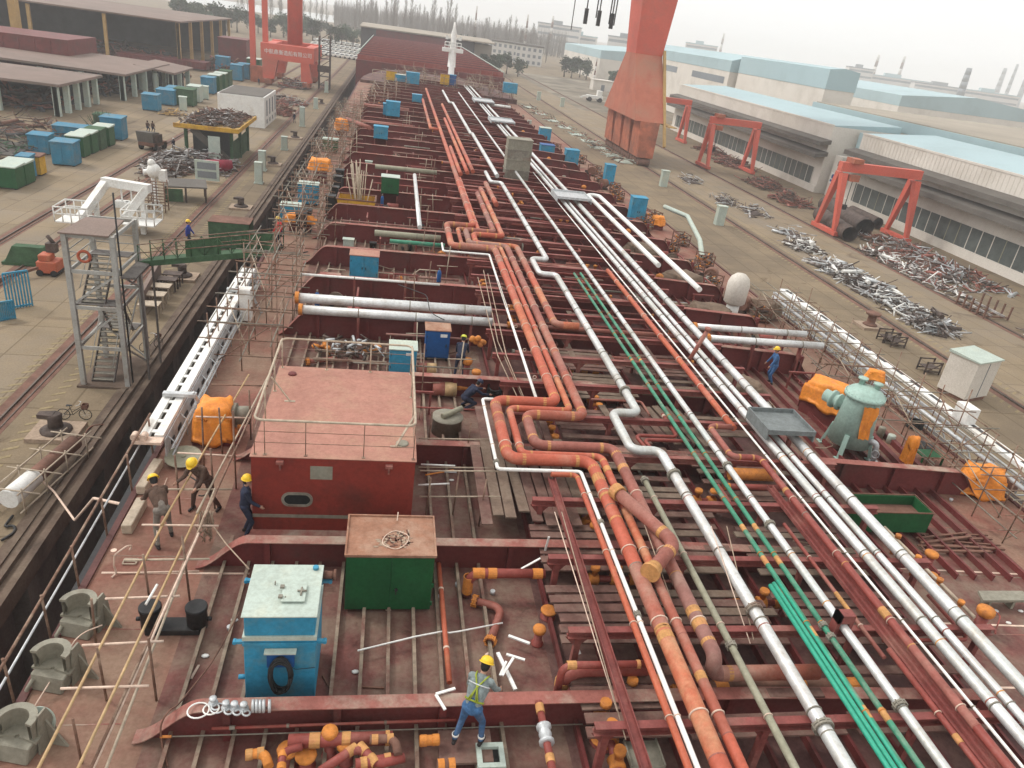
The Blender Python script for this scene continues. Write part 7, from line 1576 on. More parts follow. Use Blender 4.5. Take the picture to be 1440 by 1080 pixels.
for i, (px, py, w, d_, h_, c, what) in enumerate(((6, 262, 4.5, 3, 3.0, 1, 'at the left border'), (28, 257, 3.0, 3, 3.0, 1, 'second from the left border'), (40, 250, 1.6, 2, 3.2, 0, 'squeezed between green and ochre ones'), (51, 245, 2.2, 2, 2.8, 2, 'ochre one in the left row'),
        (95, 231, 3.2, 3, 3.6, 0, 'in front of the row of green ones'), (112, 219, 2.6, 3, 3.4, 1, 'first of the row behind the blue one'), (124, 214, 2.6, 3, 3.4, 1, 'second of the row behind the blue one'), (136, 209, 2.6, 3, 3.4, 3, 'third of the row behind the blue one'), (148, 204, 2.6, 3, 3.4, 1, 'last of the row behind the blue one'), (162, 195, 3.6, 3.4, 4.0, 0, 'big one at the end of the left row'), (110, 197, 7, 3, 2.4, 0, 'long low one behind the green row'), (60, 215, 3, 2.6, 3, 0, 'behind the ochre one'), (145, 183, 2.4, 2.2, 3, 3, 'small one behind the big blue end one'), (95, 224, .9, .8, 2.6, 4, 'slim one standing against the blue one'),
        (214, 155, 3.4, 3.2, 3.6, 0, 'standing alone in the open yard'), (236, 147, 4, 4, 3.6, 0, 'left one in the far row'), (247, 142, 3.4, 4, 3.4, 0, 'second in the far row'), (262, 148, 4.4, 4, 4, 3, 'near one in the far row with a white board'), (275, 143, 3, 4, 4, 4, 'curved pale one beside it'), (258, 156, 1.6, .6, 3.2, 4, 'white board before the dark green one'), (289, 140, 1.6, 1.2, 3.4, 4, 'slim white one in the far row'), (294, 131, 3.4, 4, 4.4, 0, 'blue one in the middle of the far row'), (303, 128, 3.2, 4, 4.6, 1, 'green one right of the middle blue one'), (311, 125, 3.2, 4, 4.6, 1, 'second green one right of the middle blue one'), (318, 121, 3.2, 4, 4.6, 3, 'third green one right of the middle blue one'), (334, 113, 3.8, 4, 5, 0, 'blue one near the far end of the row'), (344, 111, 3.6, 4, 5, 0, 'last blue one of the far row'), (314, 100, 4.6, 4, 5, 0, 'blue one behind the far row under the red block'), (358, 104, 4.6, 5, 5.4, 1, 'green one left of the portal crane foot'))):
    nm, mm_, rf = LB[c]; site_box('%s site cabinet, %s' % (nm, what), px, py, w, d_, h_, mm_, rf)
p = at(245, 162, QZ); heap('small ochre timber stack at the kerb of the left road', p.x, p.y, 3.5, 3, 1, 40, [M_YCOL, M_WOOD], 7)
p = at(45, 205, QZ); heap('dark mound of plates behind the left row of cabinets', p.x-4, p.y+8, 12, 10, 2.6, 160, [M_SCRAPD, M_BROWN], 8, L=(1, 4))
p = at(20, 215, QZ); heap('grey-green heap at the left border behind the cabinets', p.x-3, p.y+2, 12, 16, 3.2, 260, [M_SCRAPD, M_SHADEW, M_NET, M_AWN], 9, L=(1, 3))
for k in range(2):
    p = at((140, 150)[k], (178, 176)[k], QZ+1.5); m = MB()
    for j in range(60): m.tube([(p.x, p.y, QZ), (p.x+random.gauss(0, .8), p.y+random.gauss(0, .8), QZ+random.uniform(1.5, 3.6))], .12, 4, r2=.02)
    solo('shrub', m, M_LEAF, 'small dark shrub among the left cabinets, %s of two' % ('left', 'right')[k], 'shrub')
# open-sided sheds
def shed(label, x0, y0, x1, y1, h0, h1, roofm, colm=M_LID, ncol=4, back=True, thick=.4, name='open_shed', backm=M_SHADEW):
    t = thing(name, label, 'shed', (x0, y0, QZ))
    m = MB(); m.hexa([(x0-1, y0-1, QZ+h0), (x1+1, y0-1, QZ+h1), (x1+1, y1+1, QZ+h1), (x0-1, y1+1, QZ+h0), (x0-1, y0-1, QZ+h0+thick), (x1+1, y0-1, QZ+h1+thick), (x1+1, y1+1, QZ+h1+thick), (x0-1, y1+1, QZ+h0+thick)]); part('roof', m, roofm, t, world=True)
    for k in range(ncol):
        f = k/(ncol-1); y = y0+(y1-y0)*f
        m = MB(); m.box(x1-.5, y-.4, QZ, x1+.3, y+.4, QZ+h1-.01); part('column', m, colm, t, world=True)
        x = x0+(x1-x0)*f; m = MB(); m.box(x-.4, y0-.4, QZ, x+.4, y0+.3, QZ+min(h0, h1)-.1+abs(h1-h0)*0); part('column', m, colm, t, world=True)
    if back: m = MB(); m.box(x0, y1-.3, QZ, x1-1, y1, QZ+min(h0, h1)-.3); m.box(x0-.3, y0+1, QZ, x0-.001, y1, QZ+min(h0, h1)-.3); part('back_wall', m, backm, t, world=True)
    return t
c = at(165, 158, QZ); shed('low shed with a pinkish roof and white posts near the left border', -86, 133, -52, 150, 4.8, 4.5, M_TANROOF, ncol=5)
shed('longer low shed with pinkish roof behind the white-posted one', -78, 158, -50, 186, 5.0, 4.4, M_TANROOF, ncol=5)
shed('small grey-roofed lean-to right of the low sheds', -52, 176, -46, 190, 4.6, 3.8, M_TANROOF, ncol=3)
HS = atY(300, 36, 232).z-QZ-.4
shed('wide dark shed with ochre columns on the far left', -150, 232, -58, 300, HS+.6, HS, M_TANROOF, M_YCOL, ncol=6)
a = at(290, 101, QZ); bx = atY(165, 88, a.y).x; bz = atY(225, 81, a.y).z
m = MB(); m.box(bx, a.y, QZ+.4, a.x, a.y+7, bz)
for k in range(20): m.box(bx+.5+k*(a.x-bx)/20, a.y-.2, QZ+.7, bx+.7+k*(a.x-bx)/20, a.y-.001, bz-.3)
solo('hull_block', m, M_GIRD, 'long dark red ship block standing in front of the wide dark shed', 'ship block')
a = at(85, 121, QZ); bz = atY(40, 50, a.y+6).z
m = MB(); m.box(a.x-42, a.y+6, QZ+.6, a.x, a.y+22, bz)
for k in range(14): m.box(a.x-41+k*2.9, a.y+5.8, QZ+1, a.x-40.8+k*2.9, a.y+5.999, bz-.4)
solo('hull_block', m, M_GIRD, 'tall dark red ship block at the left border behind the low shed', 'ship block')
m = MB(); m.box(-52, 252, QZ+.5, -44, 262, QZ+7.5); m.box(-52.2, 251.8, QZ+7.501, -43.8, 262.2, QZ+7.9); solo('hull_block', m, M_GIRD, 'upright red ship block left of the portal crane', 'ship block')
m = MB()
for x in (-94, -86): m.box(x-.8, 212-10, QZ, x+.8, 204, QZ+34)
m.box(-95, 202, QZ+34.001, -85, 204, QZ+36); solo('gantry_mast', m, M_YCOL, 'ochre gantry mast rising at the top left corner', 'mast')
# portal crane with lettering
t = thing('portal_crane', 'salmon red portal crane with white lettering on its beam, straddling the left tracks', 'crane', (-27.5, 222, QZ))
for x, y in ((-32.2, 216), (-22.6, 216), (-32.2, 236), (-22.6, 236)):
    m = MB(); s_ = 1 if x < -27 else -1; m.hexa([(x-1.4, y-1.3, QZ+1.6), (x+1.4, y-1.3, QZ+1.6), (x+1.4, y+1.3, QZ+1.6), (x-1.4, y+1.3, QZ+1.6), (x-1.5, y-1.3, QZ+6.2), (x+1.5+.9*s_, y-1.3, QZ+6.2), (x+1.5+.9*s_, y+1.3, QZ+6.2), (x-1.5, y+1.3, QZ+6.2)]); part('leg', m, M_CRANE, t, world=True)
    m = MB(); m.box(x-.9, y-2.6, QZ+.5, x+.9, y+2.6, QZ+1.58)
    for k in (-2, -.7, .7, 2): m.cyl((x-.5, y+k, QZ+.45), (x+.5, y+k, QZ+.45), .45, n=12)
    part('bogie', m, M_CRANE2, t, world=True)
for y in (216, 236): m = MB(); m.box(-34, y-1.4, QZ+6.21, -20.8, y+1.4, QZ+10.0); part('portal_beam', m, M_CRANE, t, world=True)
for x in (-32.5, -22.3): m = MB(); m.box(x-1.2, 217.41, QZ+6.4, x+1.2, 234.59, QZ+9.8); part('side_beam', m, M_CRANE, t, world=True)
m = MB(); m.lathe([(1.95, 10.01), (1.9, 50)], (-26.6, 224, QZ), 24); part('column', m, M_CRANE, t, world=True)
for x in (-36.6, -33.4): m = MB(); m.bar((x, 219, QZ+4), (x-.2, 219, QZ+52), 1.3, 1.3, up=V((0, 1, 0))); part('stay_leg', m, M_CRANE, t, world=True)
m = MB(); m.box(-37.3, 218.3, QZ, -32.9, 219.8, QZ+3.99); part('stay_foot', m, M_CRANE2, t, world=True)
cu = bpy.data.curves.new('lettering', 'FONT'); cu.body = '中航鼎衡造船有限公司'; cu.size = 1.25; cu.extrude = .02; cu.align_x = 'CENTER'
co_ = bpy.data.objects.new('tmp', cu); COL.objects.link(co_); bpy.context.view_layer.update()
me = bpy.data.meshes.new_from_object(co_.evaluated_get(bpy.context.evaluated_depsgraph_get())); bpy.data.objects.remove(co_)
me.transform(Matrix.Translation((-27.2, 214.55, QZ+7.7))@Matrix.Rotation(PI/2, 4, 'X')@Matrix.Diagonal((.95, 1, 1, 1))); me.transform(Matrix.Translation(-V(t.location)))
me.materials.clear(); me.materials.append(M_WHITE); o = bpy.data.objects.new('lettering', me); COL.objects.link(o); o.parent = t
# scaffold tower at the dock edge far
p = at(465, 120, QZ); m = MB()
for x in (-1.4, 1.4):
    for y in (-1.4, 1.4): m.box(-18.5+x-.12, 220+y-.12, QZ, -18.5+x+.12, 220+y+.12, QZ+13)
for k in range(6):
    z = QZ+1+k*2.2; m.bar((-19.9, 218.6, z), (-17.1, 218.6, z+2), .15); m.bar((-17.1, 218.6, z), (-17.1, 221.4, z+2), .15); m.box(-19.9, 218.6, z, -17.1, 221.4, z+.1)
m.box(-20.2, 218.2, QZ+4.4, -16.8, 218.4, QZ+6); solo('stair_tower', m, M_SCRAPD, 'dark stair tower at the far dock edge right of the portal crane', 'stair tower')
# ------------------------------------------------------------------ starboard side of the dock
def facade(label, y0, y1, name='long_shed'):
    t = thing(name, label, 'shed', (82, y0, QZ))
    m = MB(); m.box(82, y0, QZ, 96, y1, 3.4); yy = y0+.4
    while yy < y1-.3: m.box(81.955, yy, -4.5, 81.999, yy+.12, -.9); m.box(81.955, yy, .6, 81.999, yy+.12, 3.39); yy += .9
    part('wall', m, M_SHEDW, t, world=True)
    m = MB(); m.box(81.7, y0, QZ, 81.995, y1, QZ+1.3); part('plinth', m, M_SHEDW, t, world=True)
    g_ = MB(); g_.box(81.93, y0+2.5, -7.69, 81.998, y1-2.5, -4.6); gl = part('window_band', g_, M_SHEDWIN, t, world=True)
    y = y0+2.5
    while y < y1-2.4: m = MB(); m.box(81.88, y-.06, -7.7, 81.929, y+.06, -4.55); part('mullion', m, M_SHEDW if int(y) % 3 else M_GGRN, gl, world=True); y += 2.3
    for z, d_ in ((-1.7, 2.6), (.5, 2.2)):
        m = MB(); m.hexa([(82-d_, y0-.8, z-.75), (81.997, y0-.8, z-.3), (81.997, y1+.8, z-.3), (82-d_, y1+.8, z-.75), (82-d_, y0-.8, z), (81.997, y0-.8, z+.45), (81.997, y1+.8, z+.45), (82-d_, y1+.8, z)]); part('awning', m, M_AWN, t, world=True)
    m = MB(); m.hexa([(82.2, y0, 3.402), (96, y0, 3.402), (96, y1, 3.402), (82.2, y1, 3.402), (82.2, y0, 3.6), (96, y0, 4.7), (96, y1, 4.7), (82.2, y1, 3.6)]); part('roof', m, M_SHEDROOF, t, world=True)
    m = MB(); m.box(81.9, y0, 3.403, 82.18, y1, 3.7); part('parapet', m, M_SHEDW, t, world=True)
    return t
facade('long white shed with grey window band and double awnings at the right border', 30, 127.5)
facade('farther white shed with window band and double awnings beyond the recess', 137.5, 224)
t = thing('gate_house', 'pale blue recessed end wall between the two long sheds, with a blue sign', 'building', (88, 128.5, QZ))
m = MB(); m.box(87, 128.5, QZ, 96, 136.5, 3.0); part('wall', m, M_SHEDROOF, t, world=True)
m = MB(); m.box(83.5, 134, QZ, 86.9, 136.4, -1.5); part('side_wall', m, M_SHEDW, t, world=True)
m = MB(); m.box(83.42, 134.4, -6.6, 83.499, 136, -4.6); sg = part('sign', m, M_WHITE, t, world=True)
m = MB(); m.lathe([(.42, 0), (.42, .03)], (83.38, 135.2, -5.3), 16, axis=V((1, 0, 0))); m.box(83.38, 134.6, -6.3, 83.419, 135.8, -5.9); part('emblem', m, M_DBLUE, sg, world=True)
# big halls behind
def hall(label, x0, x1, y0, y1, zt, fascia=2.6, strip=None, rise=3.5, cat='hall', name='factory_hall', flat=False):
    t = thing(name, label, cat, (x0, y0, QZ))
    m = MB(); m.box(x0, y0, QZ, x1, y1, zt-fascia); part('wall', m, M_SHEDW, t, world=True)
    m = MB(); m.box(x0-.1, y0-.1, zt-fascia+.003, x1+.1, y1+.1, zt); part('blue_fascia', m, M_SHEDROOF, t, world=True)
    m = MB(); xm = (x0+x1)/2
    if flat: m.box(x0+.5, y0+.5, zt+.003, x1-.5, y1-.5, zt+.2)
    else: m.add([(x0, y0, zt+.003), (xm, y0, zt+rise), (x1, y0, zt+.003), (x0, y1, zt+.003), (xm, y1, zt+rise), (x1, y1, zt+.003)], [(0, 1, 2), (5, 4, 3), (0, 3, 4, 1), (1, 4, 5, 2)])
    part('roof', m, M_ROOFTAN if flat else M_SHEDROOF, t, world=True)
    if strip:
        for (a, b, z0, z1) in strip: m = MB(); m.box(x0-.06, a, z0, x0+.02, b, z1); part('window_strip', m, M_FARG, t, world=True)
    return t
hall('tall white hall with pale blue fascia behind the farther shed', 105, 113, 185, 238, 13.0, 4.6, rise=.5)
hall('white hall with two dark window strips behind the crane leg', 103, 116, 240, 330, 11.5, 3.2, strip=((243, 272, 4.6, 6.6), (288, 318, 4.6, 6.6)), rise=2)
hall('low broad hall with a flat tan roof behind the near shed', 98, 190, 60, 176, 5.6, 2.0, flat=True)
hall('distant white hall with pale blue roof at the right border', 225, 300, 330, 560, 6.5, 4.5, rise=3)
hall('distant white warehouse with pale blue roof left of the crane leg', 112, 190, 440, 540, 6.5, 4.2, rise=2.5)
hall('another far white hall behind the crane leg', 150, 220, 380, 430, 8, 3, rise=2)
# small white hut and plant near the crane
p = at(845, 128, QZ); m = MB(); m.box(p.x-4, p.y, QZ, p.x+5, p.y+6, QZ+4.2); m.box(p.x-4.3, p.y-.3, QZ+4.202, p.x+5.3, p.y+6.3, QZ+4.6); m.box(p.x-.2, p.y-.05, QZ, p.x+1.4, p.y-.002, QZ+2.6, 1); solo('hut', m, [M_SHEDW, M_FARG], 'small white hut left of the big crane leg', 'hut')
p = at(835, 143, QZ); t = thing('wheel_loader', 'white machine parked on the gravel left of the crane leg', 'machine', tuple(p)); m = MB(); m.box(-3, -1, 1, 3, 1.2, 2.2); m.box(.8, -.9, 2.201, 2.6, 1.1, 4); part('body', m, M_WHITE, t, bev=.1)
for x in (-2, 2): m = MB(); m.cyl((x, -1.4, .8), (x, 1.6, .8), .8, n=14); part('wheel', m, M_RUBBER, t)
m = MB(); m.bar((-2.8, 0, 2), (-5.5, 0, 1), .5); part('boom', m, M_WHITE, t)
# big crane leg
f1, f2, f3 = at(862, 205, QZ), at(890, 238, QZ), at(930, 242, QZ)
t = thing('goliath_crane', 'huge salmon crane leg tapering down to rusty travelling gear on the starboard quay', 'crane', (50, 158, QZ))
cx_, cy_ = 49.6, 160.0
m = MB(); Z0, Z1_, Z2 = QZ+8.3, QZ+20, 60
def quad(z, hx, hy, ox=0, oy=0): return [V((cx_+ox-hx, cy_+oy-hy, z)), V((cx_+ox+hx, cy_+oy-hy, z)), V((cx_+ox+hx, cy_+oy+hy, z)), V((cx_+ox-hx, cy_+oy+hy, z))]
m.hexa(quad(Z1_, 2.8, 3.4)+quad(Z2, 6.2, 6.8)); part('leg', m, M_CRANE, t, world=True)
m = MB(); m.hexa(quad(Z0, 3.1, 12.4)+quad(Z1_-.003, 2.8, 3.4)); part('spreader', m, mat('crane_orange_faded', (.44, .135, .08), .65, var=.2, scale=.3, dirt=(.36, .17, .11), dirt_amt=.45, dirt_scale=.15), t, world=True)
for k in range(4):
    y = cy_-10.2+k*6.8
    m = MB(); m.hexa([V((cx_-1.6, y-3.0, QZ+1.6)), V((cx_+1.6, y-3.0, QZ+1.6)), V((cx_+1.6, y+3.0, QZ+1.6)), V((cx_-1.6, y+3.0, QZ+1.6)), V((cx_-2, y-2.2, Z0-.003)), V((cx_+2, y-2.2, Z0-.003)), V((cx_+2, y+2.2, Z0-.003)), V((cx_-2, y+2.2, Z0-.003))]); bg = part('bogie', m, M_CRANE2, t, world=True)
    for q in (-2.4, -.8, .8, 2.4): m = MB(); m.cyl((cx_-1.2, y+q, QZ+.75), (cx_+1.2, y+q, QZ+.75), .72, n=14); part('wheel', m, M_BROWN, bg, world=True)
m = MB(); m.bar((cx_+3, cy_-3.6, Z1_+1), (cx_+2.9, cy_-15, Z0-4), .5); m.box(cx_+3.41, cy_-14, Z0-.5, cx_+5, cy_+14, Z0-.3); part('walkway', m, M_YCOL, t, world=True)
m = MB(); m.box(cx_-46, cy_-5, 60.01, cx_+9, cy_+5, 69); part('girder', m, M_CRANE, t, world=True)
for i, (px, py) in enumerate(((803, 42), (823, 29), (838, 25), (841, 32), (856, 34), (859, 36), (863, 36))):
    q = atY(px, py, 162); m = MB(); m.tube([q, V((q.x, q.y, 60))], .09 if i < 1 else .13, 5); rp = part('hoist_rope', m, M_BLK, t, world=True)
    if i in (1, 3, 5): m = MB(); m.box(q.x-.35, q.y-.3, q.z-.6, q.x+.35, q.y+.3, q.z+2.2); part('hook_block', m, M_BLK, rp, world=True)
# three small gantries
def gantry(label, pts, h_):
    L1, L2 = at(*pts[0], QZ), at(*pts[1], QZ)
    t = thing('gantry_crane', label, 'gantry crane', tuple(L1), 0, 'red gantry cranes by the sheds')
    mid = (L1+L2)/2; A_, B_ = V((L1.x, mid.y, QZ+h_)), V((L2.x, mid.y, QZ+h_))
    for c in (A_, B_):
        for s_ in (-1, 1): m = MB(); m.bar((c.x, c.y+s_*.5, QZ+h_-.9), (c.x, c.y+s_*2.6, QZ+.6), .9, 1.0, w2=.55, h2=.6); part('leg', m, M_CRANE, t, world=True)
        m = MB(); m.box(c.x-.4, c.y-3.4, QZ+.15, c.x+.4, c.y+3.4, QZ+.75); part('sill_beam', m, M_CRANE, t, world=True)
    m = MB(); m.bar(A_+V((-.6, 0, 0)), B_+V((.6, 0, 0)), 1.1, 1.3); part('girder', m, M_CRANE, t, world=True)
    c = A_.lerp(B_, .12); m = MB(); m.box(c.x-.8, c.y-1.2, c.z+.651, c.x+.8, c.y+.9, c.z+1.3); m.box(c.x-.7, c.y-1.5, c.z-1.8, c.x+.7, c.y-.6, c.z-.9); part('trolley', m, M_CRANE2, t, world=True)
    m = MB(); m.tube([c+V((0, -1, -1.8)), c+V((0, -1, -5.2))], .06, 5); m.box(c.x-.25, c.y-1.2, c.z-5.9, c.x+.25, c.y-.8, c.z-5.2); part('hook', m, M_BLK, t, world=True)
gantry('red gantry crane nearest the camera, standing over the big black pipes by the sheds', ((1158, 325), (1258, 335)), 9.6)
gantry('red gantry crane in the middle, in front of the farther shed', ((980, 231), (1058, 246)), 9.6)
gantry('far red gantry crane half hidden behind the huge crane leg', ((906, 197), (949, 196)), 9.8)
# pipes and scrap on the right quay
def bigpipes(label, a, b, r_, zo=0): p, q = at(*a, QZ), at(*b, QZ); m = MB(); m.cyl((p.x, p.y, QZ+r_+zo), (q.x, q.y, QZ+r_+zo), r_, n=20, caps=False); m.cyl((q.x, q.y, QZ+r_+zo), (p.x, p.y, QZ+r_+zo), r_*.93, n=20, caps=False); d_ = V((q.x-p.x, q.y-p.y, 0)).normalized(); c = p.lerp(q, .5); m.lathe([(r_*.93, -.05), (r_*.93, .05)], (c.x, c.y, QZ+r_+zo), 20, axis=d_); solo('steel_pipe', m, M_SCRAPD, label, 'steel pipe', 'large steel pipes under the gantry')
bigpipes('large dark steel pipe at the front under the nearest red gantry', (1150, 310), (1192, 340), 1.1)
bigpipes('large dark steel pipe behind the front one under the nearest red gantry', (1158, 298), (1212, 333), 1.35)
bigpipes('third dark steel pipe, thinner, towards the shed', (1195, 304), (1232, 322), .9)
p = at(1250, 345, QZ); heap('long pile of dark and pale scrap frames along the shed road, nearest the wall', 72.5, 90, 7.5, 26, 1.4, 480, [M_SCRAPD, M_SCRAP, M_BRWN, M_GALV, M_BROWN], 21, L=(.8, 3.4), r_=(.03, .11))
heap('pile of white and dark pipe offcuts along the kerb of the shed road', 66.2, 84, 3, 20, 1.1, 260, [M_SCRAP, M_WHITE, M_SCRAPD, M_BRWN], 22, L=(.8, 3.0), r_=(.03, .1))
heap('long heap of pale galvanised pipe pieces on the open quay right of the silver ladder', 54.5, 74.5, 5, 22, 1.3, 520, [M_SCRAP, M_GALV, M_WHITE, M_SCRAPD], 23, L=(.7, 3.0), r_=(.04, .1))
heap('dark box of pipe pieces at the near end of the long galvanised heap', 54.2, 62.5, 4, 4, 1.7, 140, [M_SCRAPD, M_SCRAP, M_GALV], 24)
heap('small pale heap at the far end of the long galvanised heap', 55, 91, 4, 5, 1.3, 120, [M_SCRAP, M_WHITE, M_SCRAPD], 25)
for i, (px, py, n) in enumerate(((1112, 330, 36), (1060, 300, 40), (1020, 285, 60), (972, 256, 36))):
    p = at(px, py, QZ); heap('small grey heap of fittings along the far starboard quay, %s from the right' % ORD[i], p.x, p.y, 4, 7, 1.4, n, [M_SCRAP, M_GALV, M_SCRAPD], 30+i)
for i, (px, py, w, d_) in enumerate(((1030, 232, 7, 14), (1075, 262, 6, 10), (1000, 215, 5, 10), (1110, 285, 5, 9))):
    p = at(px, py, QZ); heap('brown heap of plate along the farther shed, %s' % ('under the middle gantry', 'right of the middle gantry', 'left of the middle gantry', 'farther right of the middle gantry')[i], p.x, p.y, w, d_, 1.7, 170, [M_BROWN, M_SCRAPD, M_BRWN], 40+i, L=(1, 3.5))
p = at(1382, 440, QZ); t = thing('pipe_cradle', 'brown steel cradle with upright fingers on the kerb at the right border', 'cradle', tuple(p))
for k in range(5): m = MB(); m.box(-1.6, -2+k*1.1, 0, -1.45, -1.85+k*1.1, 1.5); m.box(1.45, -2+k*1.1, 0, 1.6, -1.85+k*1.1, 1.5); m.box(-1.449, -2+k*1.1, .2, 1.449, -1.85+k*1.1, .35); part('cradle_frame', m, M_BROWN, t)
m = MB(); m.bar((-1.0, -2.3, .5), (-1.0, 2.8, .5), .2); m.bar((.6, -2.3, .5), (.6, 2.8, .5), .2); part('long_beam', m, M_SCRAP, t)
heap('dark crate of pipes on the kerb at the right border', 68, 61.5, 4.5, 6, 1.2, 130, [M_SCRAP, M_SCRAPD, M_BROWN], 50)
def qboll(label, px, py):
    p = at(px, py, QZ); t = thing('quay_bollard', label, 'bollard', tuple(p), 0, 'mooring bollards along the right quay')
    m = MB(); m.box(-1.2, -1, 0, 1.2, 1, .25); part('plinth', m, M_ROPE, t); m = MB(); m.lathe([(.7, .25), (.6, .4), (.4, .5), (.4, 1.2), (.7, 1.3), (.7, 1.5)], n=18); part('head', m, M_BROWN, t)
qboll('brown bollard on an ochre plinth left of the long galvanised heap', 1222, 460)
for i, (px, py) in enumerate(((1246, 480), (1257, 486), (1304, 523))):
    p = at(px, py, QZ); m = MB(); m.box(p.x-.65, p.y-.45, QZ+.5, p.x+.65, p.y+.45, QZ+.56)
    for x in (-.7, .7):
        for y in (-.5, .5): m.box(p.x+x-.05, p.y+y-.05, QZ, p.x+x+.05, p.y+y+.05, QZ+1.1)
    for z in (.2, 1.0): m.box(p.x-.75, p.y-.55, QZ+z, p.x+.75, p.y-.45, QZ+z+.1); m.box(p.x-.75, p.y+.45, QZ+z, p.x+.75, p.y+.55, QZ+z+.1)
    m.bar((p.x-.7, p.y-.5, QZ+.2), (p.x+.7, p.y-.5, QZ+1.0), .08)
    solo('steel_stand', m, M_SCRAPD if i != 3 else M_BLUE, 'small steel stand on the quay behind the silver ladder, %s from the left' % ORD[i], 'stand', 'steel stands on the right quay')
p = at(1350, 555, QZ); t = thing('site_cabinet', 'white metal cabinet with a dark seam standing by the crane rail on the right quay', 'cabinet', tuple(p), .35)
m = MB(); m.box(-1.5, -1.2, .3, 1.5, 1.2, 3.4); part('body', m, M_SHEDW, t, bev=.04); m = MB(); m.hexa([(-1.6, -1.3, 3.402), (1.6, -1.3, 3.402), (1.6, 1.3, 3.402), (-1.6, 1.3, 3.402), (-1.6, -1.3, 3.5), (1.6, -1.3, 3.5), (1.6, 1.3, 3.62), (-1.6, 1.3, 3.62)]); part('roof', m, M_LID, t)
m = MB(); m.box(-.03, -1.23, .4, .03, -1.201, 3.3); part('seam', m, M_FARG, t); m = MB(); m.box(-1.4, -1.1, 0, 1.4, 1.1, .299); part('skid', m, M_BROWN, t)
for i, (px, py) in enumerate(((932, 262), (1010, 316), (790, 150), (757, 141))):
    p = at(px, py, QZ); m = MB(); m.box(p.x-.6, p.y-.5, QZ, p.x+.6, p.y+.5, QZ+2.6); m.box(p.x-.7, p.y-.6, QZ+2.601, p.x+.7, p.y+.6, QZ+2.75); solo('power_pedestal', m, M_LID, 'pale power pedestal on the starboard quay, %s' % ('by the crane leg', 'right of the crane leg', 'far beyond the bow', 'farthest beyond the bow')[i], 'pedestal', 'power pedestals on the quay')
for i in range(9):
    p = at(735+i*16, 150+i*9.5, QZ); heap('low rubble heap along the far starboard quay, %s from the bow' % ORD[i], p.x+2, p.y, 5, 8, .9, 30, [M_ROPE, M_SCRAPD, M_BRWN, M_LID], 60+i, L=(.6, 2.2))
# ------------------------------------------------------------------ ahead of the bow
t = thing('ship_section', 'long dark red ship section lying in the dock ahead of the bow', 'ship section', (9, 205, -18.9))
m = MB(); m.box(-9.5, 202, -18.9, 27.5, 350, .6); part('hull', m, M_GIRD, t, world=True)
for k in range(26): m = MB(); y = 204+k*5.5; m.box(-9.3, y, .602, 27.3, y+.5, 1.7); part('transverse_frame', m, M_GIRD if k % 2 else M_REDP, t, world=True)
for x in (-9.6, 27.4): m = MB(); m.tube([(x, 203, 1.8), (x, 349, 1.8)], .14, 5); part('side_rail', m, M_LID, t, world=True)
t = thing('ship_block', 'grey and dark red block with a tan roof beyond the ship section', 'ship block', (10, 365, QZ))
ZB = atY(600, 50, 366).z; XL = atY(507, 60, 366).x; XR = atY(692, 66, 372).x
m = MB(); m.box(XL, 368, QZ, -9, 392, ZB); part('grey_wing', m, M_SHADEW, t, world=True)
m = MB(); m.box(-8.99, 366, QZ, 22, 392, ZB-.2); part('red_centre', m, M_GIRD, t, world=True)
m = MB(); m.box(22.01, 369, QZ, 35, 392, ZB-.4); part('grey_wing', m, M_SHADEW, t, world=True)
m = MB(); m.box(35.01, 372, QZ, XR, 392, ZB-.8); part('tan_wing', m, M_ROOFTAN, t, world=True)
m = MB(); m.hexa([(XL-.5, 365, ZB+.02), (XR+.5, 365, ZB+.02), (XR+.5, 396, ZB+.02), (XL-.5, 396, ZB+.02), (XL-.5, 365, ZB+.5), (XR+.5, 365, ZB+.5), (XR+.5, 396, ZB+1.4), (XL-.5, 396, ZB+1.4)]); part('roof', m, M_ROOFTAN, t, world=True)
# ------------------------------------------------------------------ far town
def block(label, px, py, w, d_, h_, rows, cols, name='apartment_block', roofm=M_AWN):
    p = at(px, py, QZ); t = thing(name, label, 'building', tuple(p), -.15)
    m = MB(); m.box(-w/2, 0, 0, w/2, d_, h_); part('wall', m, M_FARW, t)
    for r_ in range(rows):
        for c in range(cols): m = MB(); x = -w/2+w*(c+.5)/cols; z = h_*(r_+.45)/rows; m.box(x-w/cols*.26, -.06, z-.1*h_/rows*2, x+w/cols*.26, .02, z+h_/rows*.3); part('window', m, M_FARG, t)
    m = MB(); m.box(-w/2-.5, -.5, h_+.002, w/2+.5, d_+.5, h_+1.0); part('roof', m, roofm, t)
block('white apartment block with rows of windows, left one right of the foremast', 712, 87, 20, 12, 11, 3, 6); block('white apartment block with rows of windows, right one right of the foremast', 742, 92, 17, 12, 11, 3, 5); block('white low block nearest the foremast, partly behind trees', 690, 80, 20, 12, 9, 3, 5)
